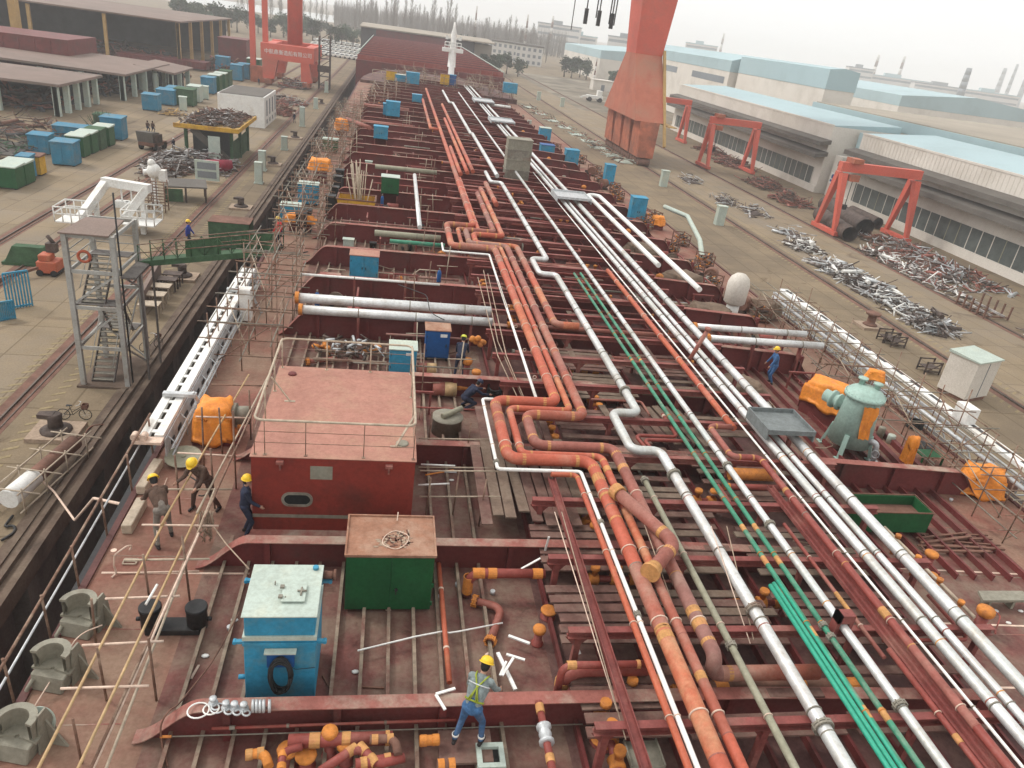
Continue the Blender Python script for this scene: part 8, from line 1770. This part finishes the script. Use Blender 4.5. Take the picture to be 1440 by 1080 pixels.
for i, (px, Y, w, h_, r_, c, lab) in enumerate(((775, 980, 52, 28, 4, 8, 'pale long office block on the skyline left of the crane leg'), (806, 990, 40, 20, 3, 6, 'low pale block on the skyline behind the hanging ropes'), (870, 900, 42, 24, 3, 6, 'pale block on the skyline just left of the crane leg'), (975, 1150, 46, 30, 4, 6, 'pale blue block on the skyline just right of the crane leg'), (1040, 1250, 90, 17, 2, 9, 'long low pale works on the skyline behind the halls'), (1110, 1250, 120, 15, 2, 10, 'long hazy works on the skyline above the tall hall'), (1205, 1050, 34, 28, 4, 5, 'white works building at the left of the far chimneys'), (1260, 1050, 90, 22, 3, 9, 'long white works building between the far chimneys'), (1330, 1000, 80, 20, 3, 8, 'white works building right of the middle chimneys'), (1400, 950, 70, 20, 3, 7, 'white works building at the right border skyline'))):
    d_ = ray(px, 120); f = Y/d_.y; x = d_.x*f
    t = thing('works_building', lab, 'building', (x, Y, QZ), -.3)
    m = MB(); m.box(-w/2, 0, 0, w/2, 18, h_); part('wall', m, M_FARW, t)
    m = MB()
    for k in range(r_): m.box(-w/2+1, -.12, h_*(k+.35)/r_, w/2-1, .05, h_*(k+.7)/r_); mm = m; m = MB(); part('window_row', mm, M_FARG, t)
    m = MB(); m.box(-w/2-.6, -.6, h_+.01, w/2+.6, 18.6, h_+1.2); m.box(-w*.2, 4, h_+1.201, w*.05, 12, h_+5); part('roof', m, M_SHEDROOF if i % 2 else M_FARG, t)
def chimney(label, px, ytop, ybase, Y, r_, lean=0.0):
    d_ = ray(px, ybase); f = Y/d_.y; x = d_.x*f; dt = ray(px, ytop); h_ = CAMH+dt.z*Y/dt.y-QZ
    t = thing('chimney', label, 'chimney', (x, Y, QZ)); n = 6
    for k in range(n):
        z0, z1 = h_*k/n, h_*(k+1)/n; m = MB(); m.lathe([(r_*(1-.45*k/n), z0), (r_*(1-.45*(k+1)/n), z1-.01)], n=14); part('shaft_band', m, M_FARW if (k % 2 and r_ < 4) else M_FARG if r_ >= 4 else M_BROWN, t)
    return t
chimney('slim banded chimney on the skyline left of the others, above the tall hall', 1012, 46, 76, 1500, 3.2); chimney('slim chimney, left one of the middle pair on the skyline', 1228, 76, 104, 1200, 3.4); chimney('slim chimney, right one of the middle pair on the skyline', 1264, 78, 106, 1200, 3.4); chimney('thick brown chimney on the skyline left of the border group', 1352, 94, 128, 800, 5.0)
chimney('hazy thin chimney at the right border, left of the tallest', 1416, 88, 130, 1400, 4.2); chimney('tallest hazy chimney at the right border', 1434, 58, 135, 1400, 5.5); chimney('hazy chimney just left of the far thin one', 1402, 94, 128, 1400, 6); chimney('thin pole-like chimney on the skyline left of the crane leg', 740, 20, 45, 700, 1.2); chimney('thin pole-like chimney behind the hanging ropes', 775, 22, 48, 900, 2.0); chimney('mast standing before the warehouse left of the crane leg', 836, 80, 106, 400, .5); chimney('thin mast among the bare trees', 668, 8, 40, 700, 1.0)
# ------------------------------------------------------------------ trees
def leafy(seed, n=900, w=4.2, h_=8.0):
    rnd = random.Random(seed); t = thing('broadleaf_tree', 'x', 'tree', (0, 0, -80), 0, 'dark green trees')
    m = MB(); m.tube([(0, 0, 0), (.1, 0, 1.6), (0, .1, h_*.45)], .32, 7, r2=.18)
    cl = []
    for k in range(11):
        a_ = rnd.uniform(0, 6.28); r_ = rnd.uniform(.2, 1)*w*.62; z = h_*rnd.uniform(.36, .86); c = V((r_*math.cos(a_), r_*math.sin(a_), z)); cl.append((c, rnd.uniform(.9, 1.9))); m.tube([(0, 0, h_*.3), c*.6+V((0, 0, h_*.13)), c], .11, 5, r2=.04)
    part('trunk', m, M_BARK, t)
    m = MB()
    for k in range(n):
        c, r_ = rnd.choice(cl); d_ = V((rnd.gauss(0, 1), rnd.gauss(0, 1), rnd.gauss(0, .8))).normalized()*r_*rnd.random()**.35; p = c+d_
        u = V((rnd.gauss(0, 1), rnd.gauss(0, 1), rnd.gauss(0, .5))).normalized(); w_ = u.orthogonal().normalized(); s_ = rnd.uniform(.16, .38); m.add([p-u*s_-w_*s_*.6, p+u*s_-w_*s_*.6, p+u*s_+w_*s_*.6, p-u*s_+w_*s_*.6], [(0, 1, 2, 3)])
    part('crown', m, M_LEAF, t); return t
def poplar(seed, h_=17):
    rnd = random.Random(seed); t = thing('bare_poplar', 'x', 'tree', (0, 0, -80), 0, 'bare winter trees')
    m = MB(); m.tube([(0, 0, 0), (rnd.uniform(-.2, .2), 0, h_*.5), (rnd.uniform(-.4, .4), .2, h_)], .24, 6, r2=.04); part('trunk', m, M_BARK, t)
    m = MB()
    for k in range(46):
        z = h_*rnd.uniform(.22, .95); a_ = rnd.uniform(0, 6.28); L = (1-z/h_)*h_*.32+1.0; d_ = V((math.cos(a_)*.42, math.sin(a_)*.42, 1)).normalized(); e = V((0, 0, z))+d_*L; m.tube([(0, 0, z), e], .05, 3, r2=.02)
        for q in range(3): f = rnd.uniform(.3, .9); b_ = V((0, 0, z)).lerp(e, f); a2 = rnd.uniform(0, 6.28); m.tube([b_, b_+V((math.cos(a2)*.5, math.sin(a2)*.5, 1)).normalized()*L*.45], .032, 3, r2=.012)
    part('branches', m, M_BARK, t); return t
LT = [leafy(1), leafy(2, 1100, 5, 9), leafy(3, 700, 3.4, 7)]; PT = [poplar(4), poplar(5, 15), poplar(6, 19)]
used = set()
def tree(P, i, loc, rz, s_, label):
    k = (id(P), i % 3)
    if k not in used: used.add(k); o = P[i % 3]; o.location = loc; o.rotation_euler = (0, 0, rz); o.scale = (s_,)*3; o['label'] = label
    else: dup(P[i % 3], loc, rz, label, scale=s_)
rt_ = random.Random(77); n_ = 0
spots = []
for k in range(30):
    f = k/29; px = 245+f*270+rt_.uniform(-5, 5); base = 30+f*38+rt_.uniform(-7, 5); spots.append((px, base, 'dark green tree in the belt behind the portal crane'))
for (px, py) in ((655, 92), (665, 96), (672, 101), (682, 104), (692, 106), (650, 86), (700, 106), (712, 104), (728, 108), (645, 80), (660, 88)): spots.append((px, py, 'dark green tree between the ship section and the white apartment blocks'))
for (px, py) in ((793, 108), (803, 110), (815, 109), (824, 112), (866, 122), (873, 124), (880, 126), (860, 121)): spots.append((px, py, 'dark green tree before the white warehouse left of the crane leg'))
for px, py, l in spots:
    p = at(px, py, QZ); tree(LT, n_, (p.x, p.y, QZ), rt_.uniform(0, 6), rt_.uniform(.8, 1.25)*(1.35 if p.y > 420 else 1), l); n_ += 1
for k in range(115):
    f = k/114; px = 500+f*270+rt_.gauss(0, 6); Y = 640+rt_.uniform(-60, 260); d_ = ray(px, 45+f*20); x = d_.x*Y/d_.y
    tree(PT, n_, (x, Y, QZ), rt_.uniform(0, 6), rt_.uniform(.9, 1.5)*(1.25 if px < 640 else 1.0), 'bare winter tree in the hazy belt behind the bow, %s of the foremast' % ('left' if px < 632 else 'right')); n_ += 1
for k in range(26):
    px = 330+k*7+rt_.gauss(0, 4); Y = 640+rt_.uniform(-40, 160); d_ = ray(px, 30); x = d_.x*Y/d_.y
    tree(PT, n_, (x, Y, QZ), rt_.uniform(0, 6), rt_.uniform(1.0, 1.5), 'bare winter tree in the haze above the portal crane'); n_ += 1
# low hedge and river beyond
w = MB(); w.box(-1500, 900, QZ-1, 120, 1300, QZ+.02); w2 = MB(); rw = random.Random(5)
for k in range(2600):
    px = rw.uniform(470, 800); Y = rw.uniform(720, 1150); d_ = ray(px, 40); x = d_.x*Y/d_.y; h_ = rw.uniform(10, 24)
    w2.tube([(x, Y, QZ), (x+rw.uniform(-.6, .6), Y, QZ+h_)], .42, 3, r2=.05, caps=False)
    for q in range(2): a2 = rw.uniform(0, 6.28); zz = h_*rw.uniform(.35, .7); w2.tube([(x, Y, QZ+zz), (x+math.cos(a2)*2.2, Y+math.sin(a2)*2.2, QZ+zz+h_*.25)], .2, 3, r2=.04, caps=False)
solo('bare_wood', w2, M_BARK, None, None, kind='stuff')
setting('river', w, mat('river_pale', (.45, .46, .45), .25, var=.05))
w = MB(); w.box(60, 250, QZ-.5, 200, 420, QZ+.006); setting('rough_ground', w, mat('rough_ground', (.16, .135, .10), .95, var=.35, scale=.1, dirt=(.3, .26, .2), dirt_amt=.4, dirt_scale=.05))
m = MB(); rr = random.Random(9)
for k in range(2600):
    x = rr.uniform(230, 420); y = 575+rr.uniform(-6, 6)+(x-230)*.1; p = V((x, y, QZ+rr.uniform(0, 7))); u = V((rr.gauss(0, 1), rr.gauss(0, 1), rr.gauss(0, 1))).normalized(); w_ = u.orthogonal().normalized(); s_ = rr.uniform(.5, 1.1); m.add([p-u*s_-w_*s_, p+u*s_-w_*s_, p+u*s_+w_*s_, p-u*s_+w_*s_], [(0, 1, 2, 3)])
solo('hedge', m, M_LEAF, None, None, kind='stuff')
# parked white cars near the trees: a far car park
cw = thing('parked_car', 'x', 'car', (0, 0, -80), 0, 'white cars parked behind the portal crane')
m = MB(); m.extr([(-2.2, -.85, .35), (2.2, -.85, .35), (2.2, -.85, .85), (1.3, -.85, .95), (.7, -.85, 1.45), (-1.2, -.85, 1.45), (-1.9, -.85, .95), (-2.2, -.85, .9)], (0, 1.7, 0)); part('body', m, M_WHITE, cw)
m = MB(); m.box(-1.3, -.87, 1.0, .8, .87, 1.35); part('window', m, M_FARG, cw)
for x in (-1.4, 1.4): m = MB(); m.cyl((x, -.88, .33), (x, .88, .33), .33, n=10); part('wheel', m, M_RUBBER, cw)
first = True
for r_ in range(4):
    for c in range(11):
        p = at(445+c*6.5, 58+r_*6+c*1.0, QZ); l = 'white car in the crowded car park behind the portal crane'
        if first: cw.location = (p.x, p.y, QZ); cw.rotation_euler = (0, 0, .2); cw['label'] = l; first = False
        else: dup(cw, (p.x, p.y, QZ), .2, l, scale=1.3)
# ------------------------------------------------------------------ the clutter of a working deck: one of each kind, then copies
rc = random.Random(31)
def scatter(proto, label, spots, group):
    for i, (x, y, rz) in enumerate(spots):
        l = label % ordn(i)
        loc = (x, y, dz(x)+.02)
        if i == 0: proto.location = loc; proto.rotation_euler = (0, 0, rz); proto['label'] = l; proto['group'] = group
        else: dup(proto, loc, rz, l, group)
def free(y): return min(abs(y-g_) for g_ in GY) > .55
t = thing('valve_group', 'x', 'valve group')
m = MB(); m.cyl((-.9, 0, .45), (.9, 0, .45), .09, n=10); part('pipe', m, M_REDP, t)
for x in (-.5, .1, .6): m = MB(); m.lathe([(.13, -.14), (.17, -.1), (.15, 0), (.18, .1), (.12, .14)], (x, 0, .45), 10, axis=V((1, 0, 0))); m.lathe([(.07, .1), (.07, .3), (.13, .32), (.12, .42)], (x, 0, .45), 10); part('wrapped_valve', m, M_OTAPE, t)
for x in (-.8, .8): m = MB(); m.box(x-.05, -.08, 0, x+.05, .08, .36); part('leg', m, M_RACK, t)
sp_ = [(rc.uniform(4.8, 14.4), y+rc.uniform(-.3, .3), rc.choice((0, PI/2))) for y in [9.9, 11.1, 13.5, 14.3, 16.7, 18.3, 21.4, 24.2, 27, 28.6, 31.5, 33, 36.8, 38.6, 42, 44, 47, 51.5, 53, 57, 61.5, 66, 71, 77, 83, 90]]
scatter(t, 'orange-wrapped valve group low among the deck pipes, %s going forward', sp_, 'valve groups among the deck pipes')
t = thing('pipe_spool', 'x', 'pipe spool')
m = MB(); m.tube(fillet([(-.8, 0, .14), (.35, 0, .14), (.35, .7, .14)], .25, 5), .1, 10); part('pipe', m, M_BRWN, t)
for c, a_ in (((-.8, 0, .14), (1, 0, 0)), ((.35, .7, .14), (0, 1, 0))): part('flange', flange_mb(c, a_, .1), M_OTAPE, t)
sp_ = [(rc.uniform(-3, 3.4), y, rc.uniform(0, 6)) for y in [13.4, 24, 27.6, 32.5, 33.4, 38, 42.6, 43.3, 47.5, 51.2, 52.5, 56.6, 57.6, 61.6, 62.4, 66.5, 71.3, 76.5, 81.5, 86.6, 91]]
scatter(t, 'brown pipe spool lying loose on the port deck, %s going forward', sp_, 'loose pipe spools on the port deck')
t = thing('tube_bundle', 'x', 'tubes')
for k in range(6): m = MB(); m.tube([(-1.3+rc.uniform(-.2, .2), -.15+.07*k, .05+.05*(k % 2)), (1.3+rc.uniform(-.3, .3), -.15+.07*k+rc.uniform(-.1, .1), .06)], .028, 6); part('tube', m, (M_RAIL, M_POLE, M_GALV)[k % 3], t)
sp_ = [(rc.choice((rc.uniform(-2.6, 2.4), rc.uniform(16.5, 20))), y, rc.choice((0, .1, PI/2))) for y in [13.1, 24.5, 27.5, 28.6, 33.8, 37.4, 39, 41.9, 44, 47.2, 53, 56.2, 58, 63, 67, 72, 78, 84, 88, 94, 99]]
scatter(t, 'loose bundle of scaffold tubes lying on deck, %s going forward', sp_, 'bundles of tubes lying on deck')
t = thing('cable_reel', 'x', 'reel')
m = MB(); m.lathe([(.12, -.3), (.12, .3)], (0, 0, .45), 10, axis=V((1, 0, 0))); m.lathe([(.3, -.2), (.3, .2)], (0, 0, .45), 16, axis=V((1, 0, 0))); part('cable_winding', m, M_BLK, t)
for x in (-.24, .24): m = MB(); m.lathe([(.45, -.03), (.45, .03)], (x, 0, .45), 20, axis=V((1, 0, 0))); part('disc', m, M_WOOD, t)
scatter(t, 'wooden cable reel standing on deck, %s going forward', [(-2.2, 33.2, 1.2), (18.6, 33, .2), (1.2, 43.2, .7), (19.2, 47, 1.5), (-1.5, 62, 0), (17.4, 56, .3), (.5, 72, 1.1)], 'cable reels on deck')
t = thing('goal_post_support', 'x', 'pipe support')
for x in (-.55, .55): m = MB(); m.box(x-.035, -.035, 0, x+.035, .035, .85); part('leg', m, M_RACK, t)
m = MB(); m.box(-.65, -.04, .851, .65, .04, .92); part('beam', m, M_RACK, t)
sp_ = [(rc.choice((rc.uniform(-2.8, 3.2), rc.uniform(15.8, 19.8))), y+rc.uniform(-.2, .2), rc.choice((0, 0, PI/2))) for y in [23.6+1.65*k for k in range(48)] if free(y)]
scatter(t, 'small red goal-post pipe support on deck, %s going forward', sp_, 'small pipe supports on deck')
t = thing('gas_bottle', 'x', 'gas bottle')
m = MB(); m.lathe([(.11, 0), (.11, 1.05), (.07, 1.18), (.03, 1.2)], n=12); part('cylinder', m, M_DBLUE, t)
m = MB(); m.lathe([(.03, 1.2), (.045, 1.22), (.045, 1.3), (.02, 1.32)], n=8); part('valve_cap', m, M_GREYST, t)
scatter(t, 'dark blue gas bottle standing on deck, %s going forward', [(-2.9, 32.4, 0), (2.8, 37, 0), (-.4, 52.8, 0)], 'gas bottles on deck')
# hoses and cables lying about
for i in range(26):
    x = rc.choice((rc.uniform(-3, 3), rc.uniform(-5.8, -4.4), rc.uniform(16, 20), rc.uniform(5, 14))); y = 8+i*2.6+rc.uniform(-.5, .5); P = []
    for k in range(6): P.append(V((x, y, dz(x)+.22+.03*(k % 2)))); x += rc.uniform(-.7, .7); y += rc.uniform(-.5, .6)
    rope('%s hose snaking over the deck stiffeners, %s going forward' % (('tan', 'black', 'dull red')[i % 3], ordn(i)), P, .02, (M_ROPE, M_BLK, M_REDP)[i % 3], 'hose', 'hose')
# small offcuts and rags
nm = ('pale offcut', 'rusty offcut', 'white rag', 'grey bolt tin')
for i in range(56):
    x = rc.choice((rc.uniform(-3.5, 3.3), rc.uniform(-3.5, 3.3), rc.uniform(16, 22))); y = rc.uniform(7.5, 40) if i % 3 else rc.uniform(10.8, 15); k = i % 4
    if HX0-.3 < x < HX1+.3 and HY0-.3 < y < HY1+.3: continue
    z = dz(x)+.005; m = MB(); a_ = rc.uniform(0, 3.1); d_ = V((math.cos(a_), math.sin(a_), 0))*rc.uniform(.06, .2); c = V((x, y, z+.02))
    if k == 0: m.bar(c-d_, c+d_, .05, .02)
    elif k == 1: m.bar(c-d_*1.4, c+d_*1.4, .04, .03)
    elif k == 2: m.sph(c, .09, .06, .025, 7, 5)
    else: m.lathe([(.06, 0), (.065, .1), (.055, .1)], (x, y, z), 9)
    solo(('offcut', 'offcut', 'rag', 'tin')[k], m, (M_CLAMP, M_BROWN, M_WHITE, M_GALV)[k], '%s lying on the %s deck among others like it' % (nm[k], 'port' if x < 8 else 'starboard'), 'litter', '%s scattered on the %s deck' % (nm[k]+'s', 'port' if x < 8 else 'starboard'))
# upright poles standing in the port bays
for i in range(34):
    y = 24+i*2.3+rc.uniform(-.4, .4); x = rc.uniform(1.4, 3.8) if rc.random() < .6 else rc.uniform(-4.2, -3)
    m = MB(); m.tube([(x, y, 0), (x+rc.uniform(-.15, .15), y+rc.uniform(-.15, .15), rc.uniform(1.4, 2.8))], .026, 5); m.tube([(x-.5, y, 1.1), (x+.6, y+.05, 1.12)], .022, 5)
    solo('scaffold_tube', m, rc.choice((M_POLE, M_RAIL)), 'upright scaffold tube with a short crossbar on the port deck, %s going forward' % ordn(i), 'tube', 'single scaffold uprights on the port deck')
rope('pale bent pipe lying along the blurred starboard deck edge', [V((a.x, a.y, dz(a.x)+.5)) for a in (at(935, 287, 0), at(968, 300, 0), at(985, 335, 0), at(988, 360, 0))], .2, M_LID, 'pipe', 'deck_pipe')
t = thing('store_crate', 'x', 'crate')
m = MB(); m.box(-.6, -.5, .1, .6, .5, .16)
for x in (-.57, .57):
    for y in (-.47, .47): m.box(x-.03, y-.03, 0, x+.03, y+.03, .9)
for z in (.45, .8):
    for s_ in (-1, 1): m.box(-.54, s_*.47-.02, z, .54, s_*.47+.02, z+.06); m.box(s_*.57-.02, -.44, z, s_*.57+.02, .44, z+.06)
part('frame', m, M_BROWN, t)
m = MB()
for k in range(26): c = V((rc.uniform(-.45, .45), rc.uniform(-.35, .35), rc.uniform(.2, .85))); d_ = V((rc.gauss(0, 1), rc.gauss(0, 1), rc.gauss(0, .4))).normalized()*rc.uniform(.1, .3); m.tube([c-d_, c+d_], rc.uniform(.03, .07), 6, mi=k % 3)
part('load', m, [M_OTAPE, M_SCRAPD, M_CAST], t)
scatter(t, 'brown crate of fittings on the starboard side deck, %s going forward', [(20.9+rc.uniform(-.8, 1.6), y, rc.uniform(0, 3)) for y in (38, 40.5, 43, 46, 48.5, 51, 54, 57.5, 61, 64, 68, 72, 77, 82, 88, 95)], 'crates of fittings on the starboard deck')
t = thing('deck_blower', 'x', 'blower')
m = MB(); m.lathe([(.4, -.3), (.45, -.2), (.45, .2), (.4, .3)], (0, 0, .55), 16, axis=V((1, 0, 0))); part('drum', m, M_BROWN, t)
m = MB(); m.box(-.35, -.3, 0, .35, .3, .14); m.box(-.06, .2, .1, .06, .75, .5); part('base', m, M_SCRAPD, t)
scatter(t, 'brown drum-shaped blower on the far starboard deck, %s going forward', [(rc.uniform(17, 22.4), y, rc.uniform(0, 3)) for y in (33.5, 39, 44.5, 49.5, 56, 60, 66.5, 73, 80, 91)], 'blowers on the starboard deck')
sc_ = [o for o in COL.objects if o.parent is None and o.name.startswith('tube_scaffold') and o.get('group') == 'tube scaffolding along the port side'][0]
for i, (x, y) in enumerate(((-1, 146), (4, 151), (9, 147), (14, 152), (18, 147), (2, 160), (16, 161))):
    dup(sc_, (x, y, .2), rc.uniform(-.2, .2), 'far scaffold tubes standing around the break of the bow, %s going forward' % ordn(i), 'tube scaffolding at the bow', scale=(1.8, 1.5, 1.3))
for i, (px, py, w, d_, h_, rz) in enumerate(((1035, 545, 2.4, 1.8, .55, .3), (1000, 440, 2.6, 2.0, .7, -.2), (1075, 432, 2.0, 1.8, .9, .5), (1100, 500, 1.6, 1.3, .6, .1), (960, 392, 2.6, 2.2, .7, .4), (905, 355, 2.8, 2.4, .8, 0))):
    p = at(px, py, 0); tarp('canvas_cover', 'brown canvas slumped over gear on the starboard deck, %s going forward' % ORD[(1, 3, 4, 0, 2, 5)[i] if 0 else (0, 2, 3, 1, 4, 5)[i]], p.x, p.y, dz(p.x)+.15, w, d_, h_, 60+i, rz=rz, mats=M_CANV, cat='canvas cover')
for i in range(40):
    y = 12+i*2.2+rc.uniform(-.6, .6); xa = rc.uniform(4.6, 12); L = rc.uniform(.8, 2.6); z = rc.choice((.45, .6, 1.0, 1.2)); r_ = rc.choice((.03, .045, .06))
    P = [V((xa, y, z)), V((xa+L, y, z)), V((xa+L, y+rc.choice((-1, 1))*rc.uniform(.6, 1.8), z))]
    if rc.random() < .4: P.append(P[-1]+V((0, 0, -z+.1)))
    m = MB(); m.tube(fillet(P, r_*3, 4), r_, 8)
    solo('branch_pipe', m, (M_REDP, M_BRWN, M_REDP2, M_GREYST)[i % 4], '%s small-bore pipe with a square bend low under the deck pipes, %s going forward' % (('red', 'brown', 'dusty red', 'grey')[i % 4], ordn(i)), 'pipe', 'bent small-bore pipes under the deck pipes')
for i in range(26):
    y = 23.2+i*2.9+rc.uniform(-.3, .3)
    if not free(y): y += .9
    xa, xb = rc.choice(((-2.8, 3.6), (-1, 3.8), (.2, 3.9), (1.3, 3.9))) if y > 22.5 else (1.4, 3.8); z = rc.choice((.5, .75, .95))
    if y < 22.6: xa = 1.4
    t = thing('cross_pipe', '%s small pipe on posts across the port deck, %s going forward' % (('red', 'grey', 'dusty brown')[i % 3], ordn(i)), 'pipe', (xa, y, 0), 0, 'small pipes on posts across the port deck')
    m = MB(); m.tube([(xa, y, z), (xb, y, z)], rc.choice((.035, .05, .07)), 8); part('pipe_run', m, (M_REDP, M_GREYST, M_BRWN2)[i % 3], t, world=True)
    x = xa+.2
    while x < xb: m = MB(); m.tube([(x, y, 0), (x, y, z)], .02, 5); part('post', m, M_RAIL, t, world=True); x += 1.1
for i, (x, y, w, d_) in enumerate(((-66, 142, 22, 10), (-64, 170, 22, 16), (-85, 250, 40, 24), (-60, 205, 18, 12), (-48, 240, 12, 14))):
    heap('dark heap of steel %s on the far left' % ('inside the white-posted low shed', 'inside the longer low shed', 'inside the wide dark shed', 'before the long red ship block', 'near the upright red block')[i], x, y, w, d_, 3.0, 220, [M_SCRAPD, M_BROWN, M_SHADEW, M_BRWN], 90+i, L=(1.5, 5), r_=(.1, .4))
# ------------------------------------------------------------------ haze, light, sky, camera
hz = MB(); hz.box(-2300, -300, -21, 2300, 3600, 75)
hm = bpy.data.materials.new('haze_air'); hm.use_nodes = True
for nn in list(hm.node_tree.nodes):
    if nn.type != 'OUTPUT_MATERIAL': hm.node_tree.nodes.remove(nn)
pv = hm.node_tree.nodes.new('ShaderNodeVolumePrincipled'); pv.inputs['Density'].default_value = HAZE; pv.inputs['Color'].default_value = (0.96, 0.985, 1, 1)
hm.node_tree.links.new(pv.outputs['Volume'], hm.node_tree.nodes['Material Output'].inputs['Volume'])
ho = solo('haze', hz, hm, None, None, kind='stuff')
EL, AZ = math.radians(48), math.radians(-62)
S = bpy.data.lights.new('sun', 'SUN'); S.energy = 0.95; S.angle = math.radians(10); S.color = (1.0, 0.95, 0.88)
so = bpy.data.objects.new('sun', S); COL.objects.link(so)
sd = V((math.sin(AZ)*math.cos(EL), math.cos(AZ)*math.cos(EL), math.sin(EL)))
so.rotation_euler = sd.to_track_quat('Z', 'Y').to_euler(); so.location = (0, 0, 60)
wd = bpy.data.worlds.new('World'); sc.world = wd; wd.use_nodes = True
N = wd.node_tree.nodes; L = wd.node_tree.links
sky = N.new('ShaderNodeTexSky'); sky.sky_type = 'NISHITA'; sky.sun_disc = False; sky.sun_elevation = EL; sky.sun_rotation = AZ
sky.air_density = 1.0; sky.dust_density = 6.0; sky.ozone_density = 0.6
hsv = N.new('ShaderNodeHueSaturation'); hsv.inputs['Saturation'].default_value = 0.10
tc = N.new('ShaderNodeTexCoord'); mp = N.new('ShaderNodeMapping'); mp.inputs['Scale'].default_value = (2, 2, 7); L.new(tc.outputs['Generated'], mp.inputs['Vector'])
cn = N.new('ShaderNodeTexNoise'); cn.inputs['Scale'].default_value = 1.6; cn.inputs['Detail'].default_value = 5; L.new(mp.outputs[0], cn.inputs['Vector'])
mr = N.new('ShaderNodeMapRange'); mr.inputs['To Min'].default_value = .97; mr.inputs['To Max'].default_value = 1.13; L.new(cn.outputs['Fac'], mr.inputs['Value']); L.new(mr.outputs[0], hsv.inputs['Value'])
L.new(sky.outputs[0], hsv.inputs['Color']); mxs = N.new('ShaderNodeMix'); mxs.data_type = 'RGBA'; mxs.inputs[0].default_value = 0.75; L.new(hsv.outputs[0], mxs.inputs[6]); oc = N.new('ShaderNodeMix'); oc.data_type = 'RGBA'; oc.blend_type = 'MULTIPLY'; oc.inputs[0].default_value = 1; oc.inputs[6].default_value = (OVC, OVC*.992, OVC*.975, 1); L.new(mr.outputs[0], oc.inputs[7]); L.new(oc.outputs[2], mxs.inputs[7]); L.new(mxs.outputs[2], N['Background'].inputs['Color']); N['Background'].inputs['Strength'].default_value = SKY
cam = bpy.data.cameras.new('camera'); co = bpy.data.objects.new('camera', cam); COL.objects.link(co)
cam.sensor_width = 36; cam.lens = 36*F_PX/1440; cam.clip_start = 0.2; cam.clip_end = 9000
right = V((RX.x, RY.x, RZ.x)); down = V((RX.y, RY.y, RZ.y)); fwd = V((RX.z, RY.z, RZ.z))
M = Matrix(((right.x, -down.x, -fwd.x, 0), (right.y, -down.y, -fwd.y, 0), (right.z, -down.z, -fwd.z, CAMH), (0, 0, 0, 1)))
co.matrix_world = M
sc.camera = co
sc.view_settings.view_transform = 'Standard'; sc.view_settings.look = 'None'; sc.view_settings.gamma = 1; sc.view_settings.exposure = EXPO
sc.render.engine = 'CYCLES'
sc.cycles.max_bounces = 6; sc.cycles.volume_bounces = 2
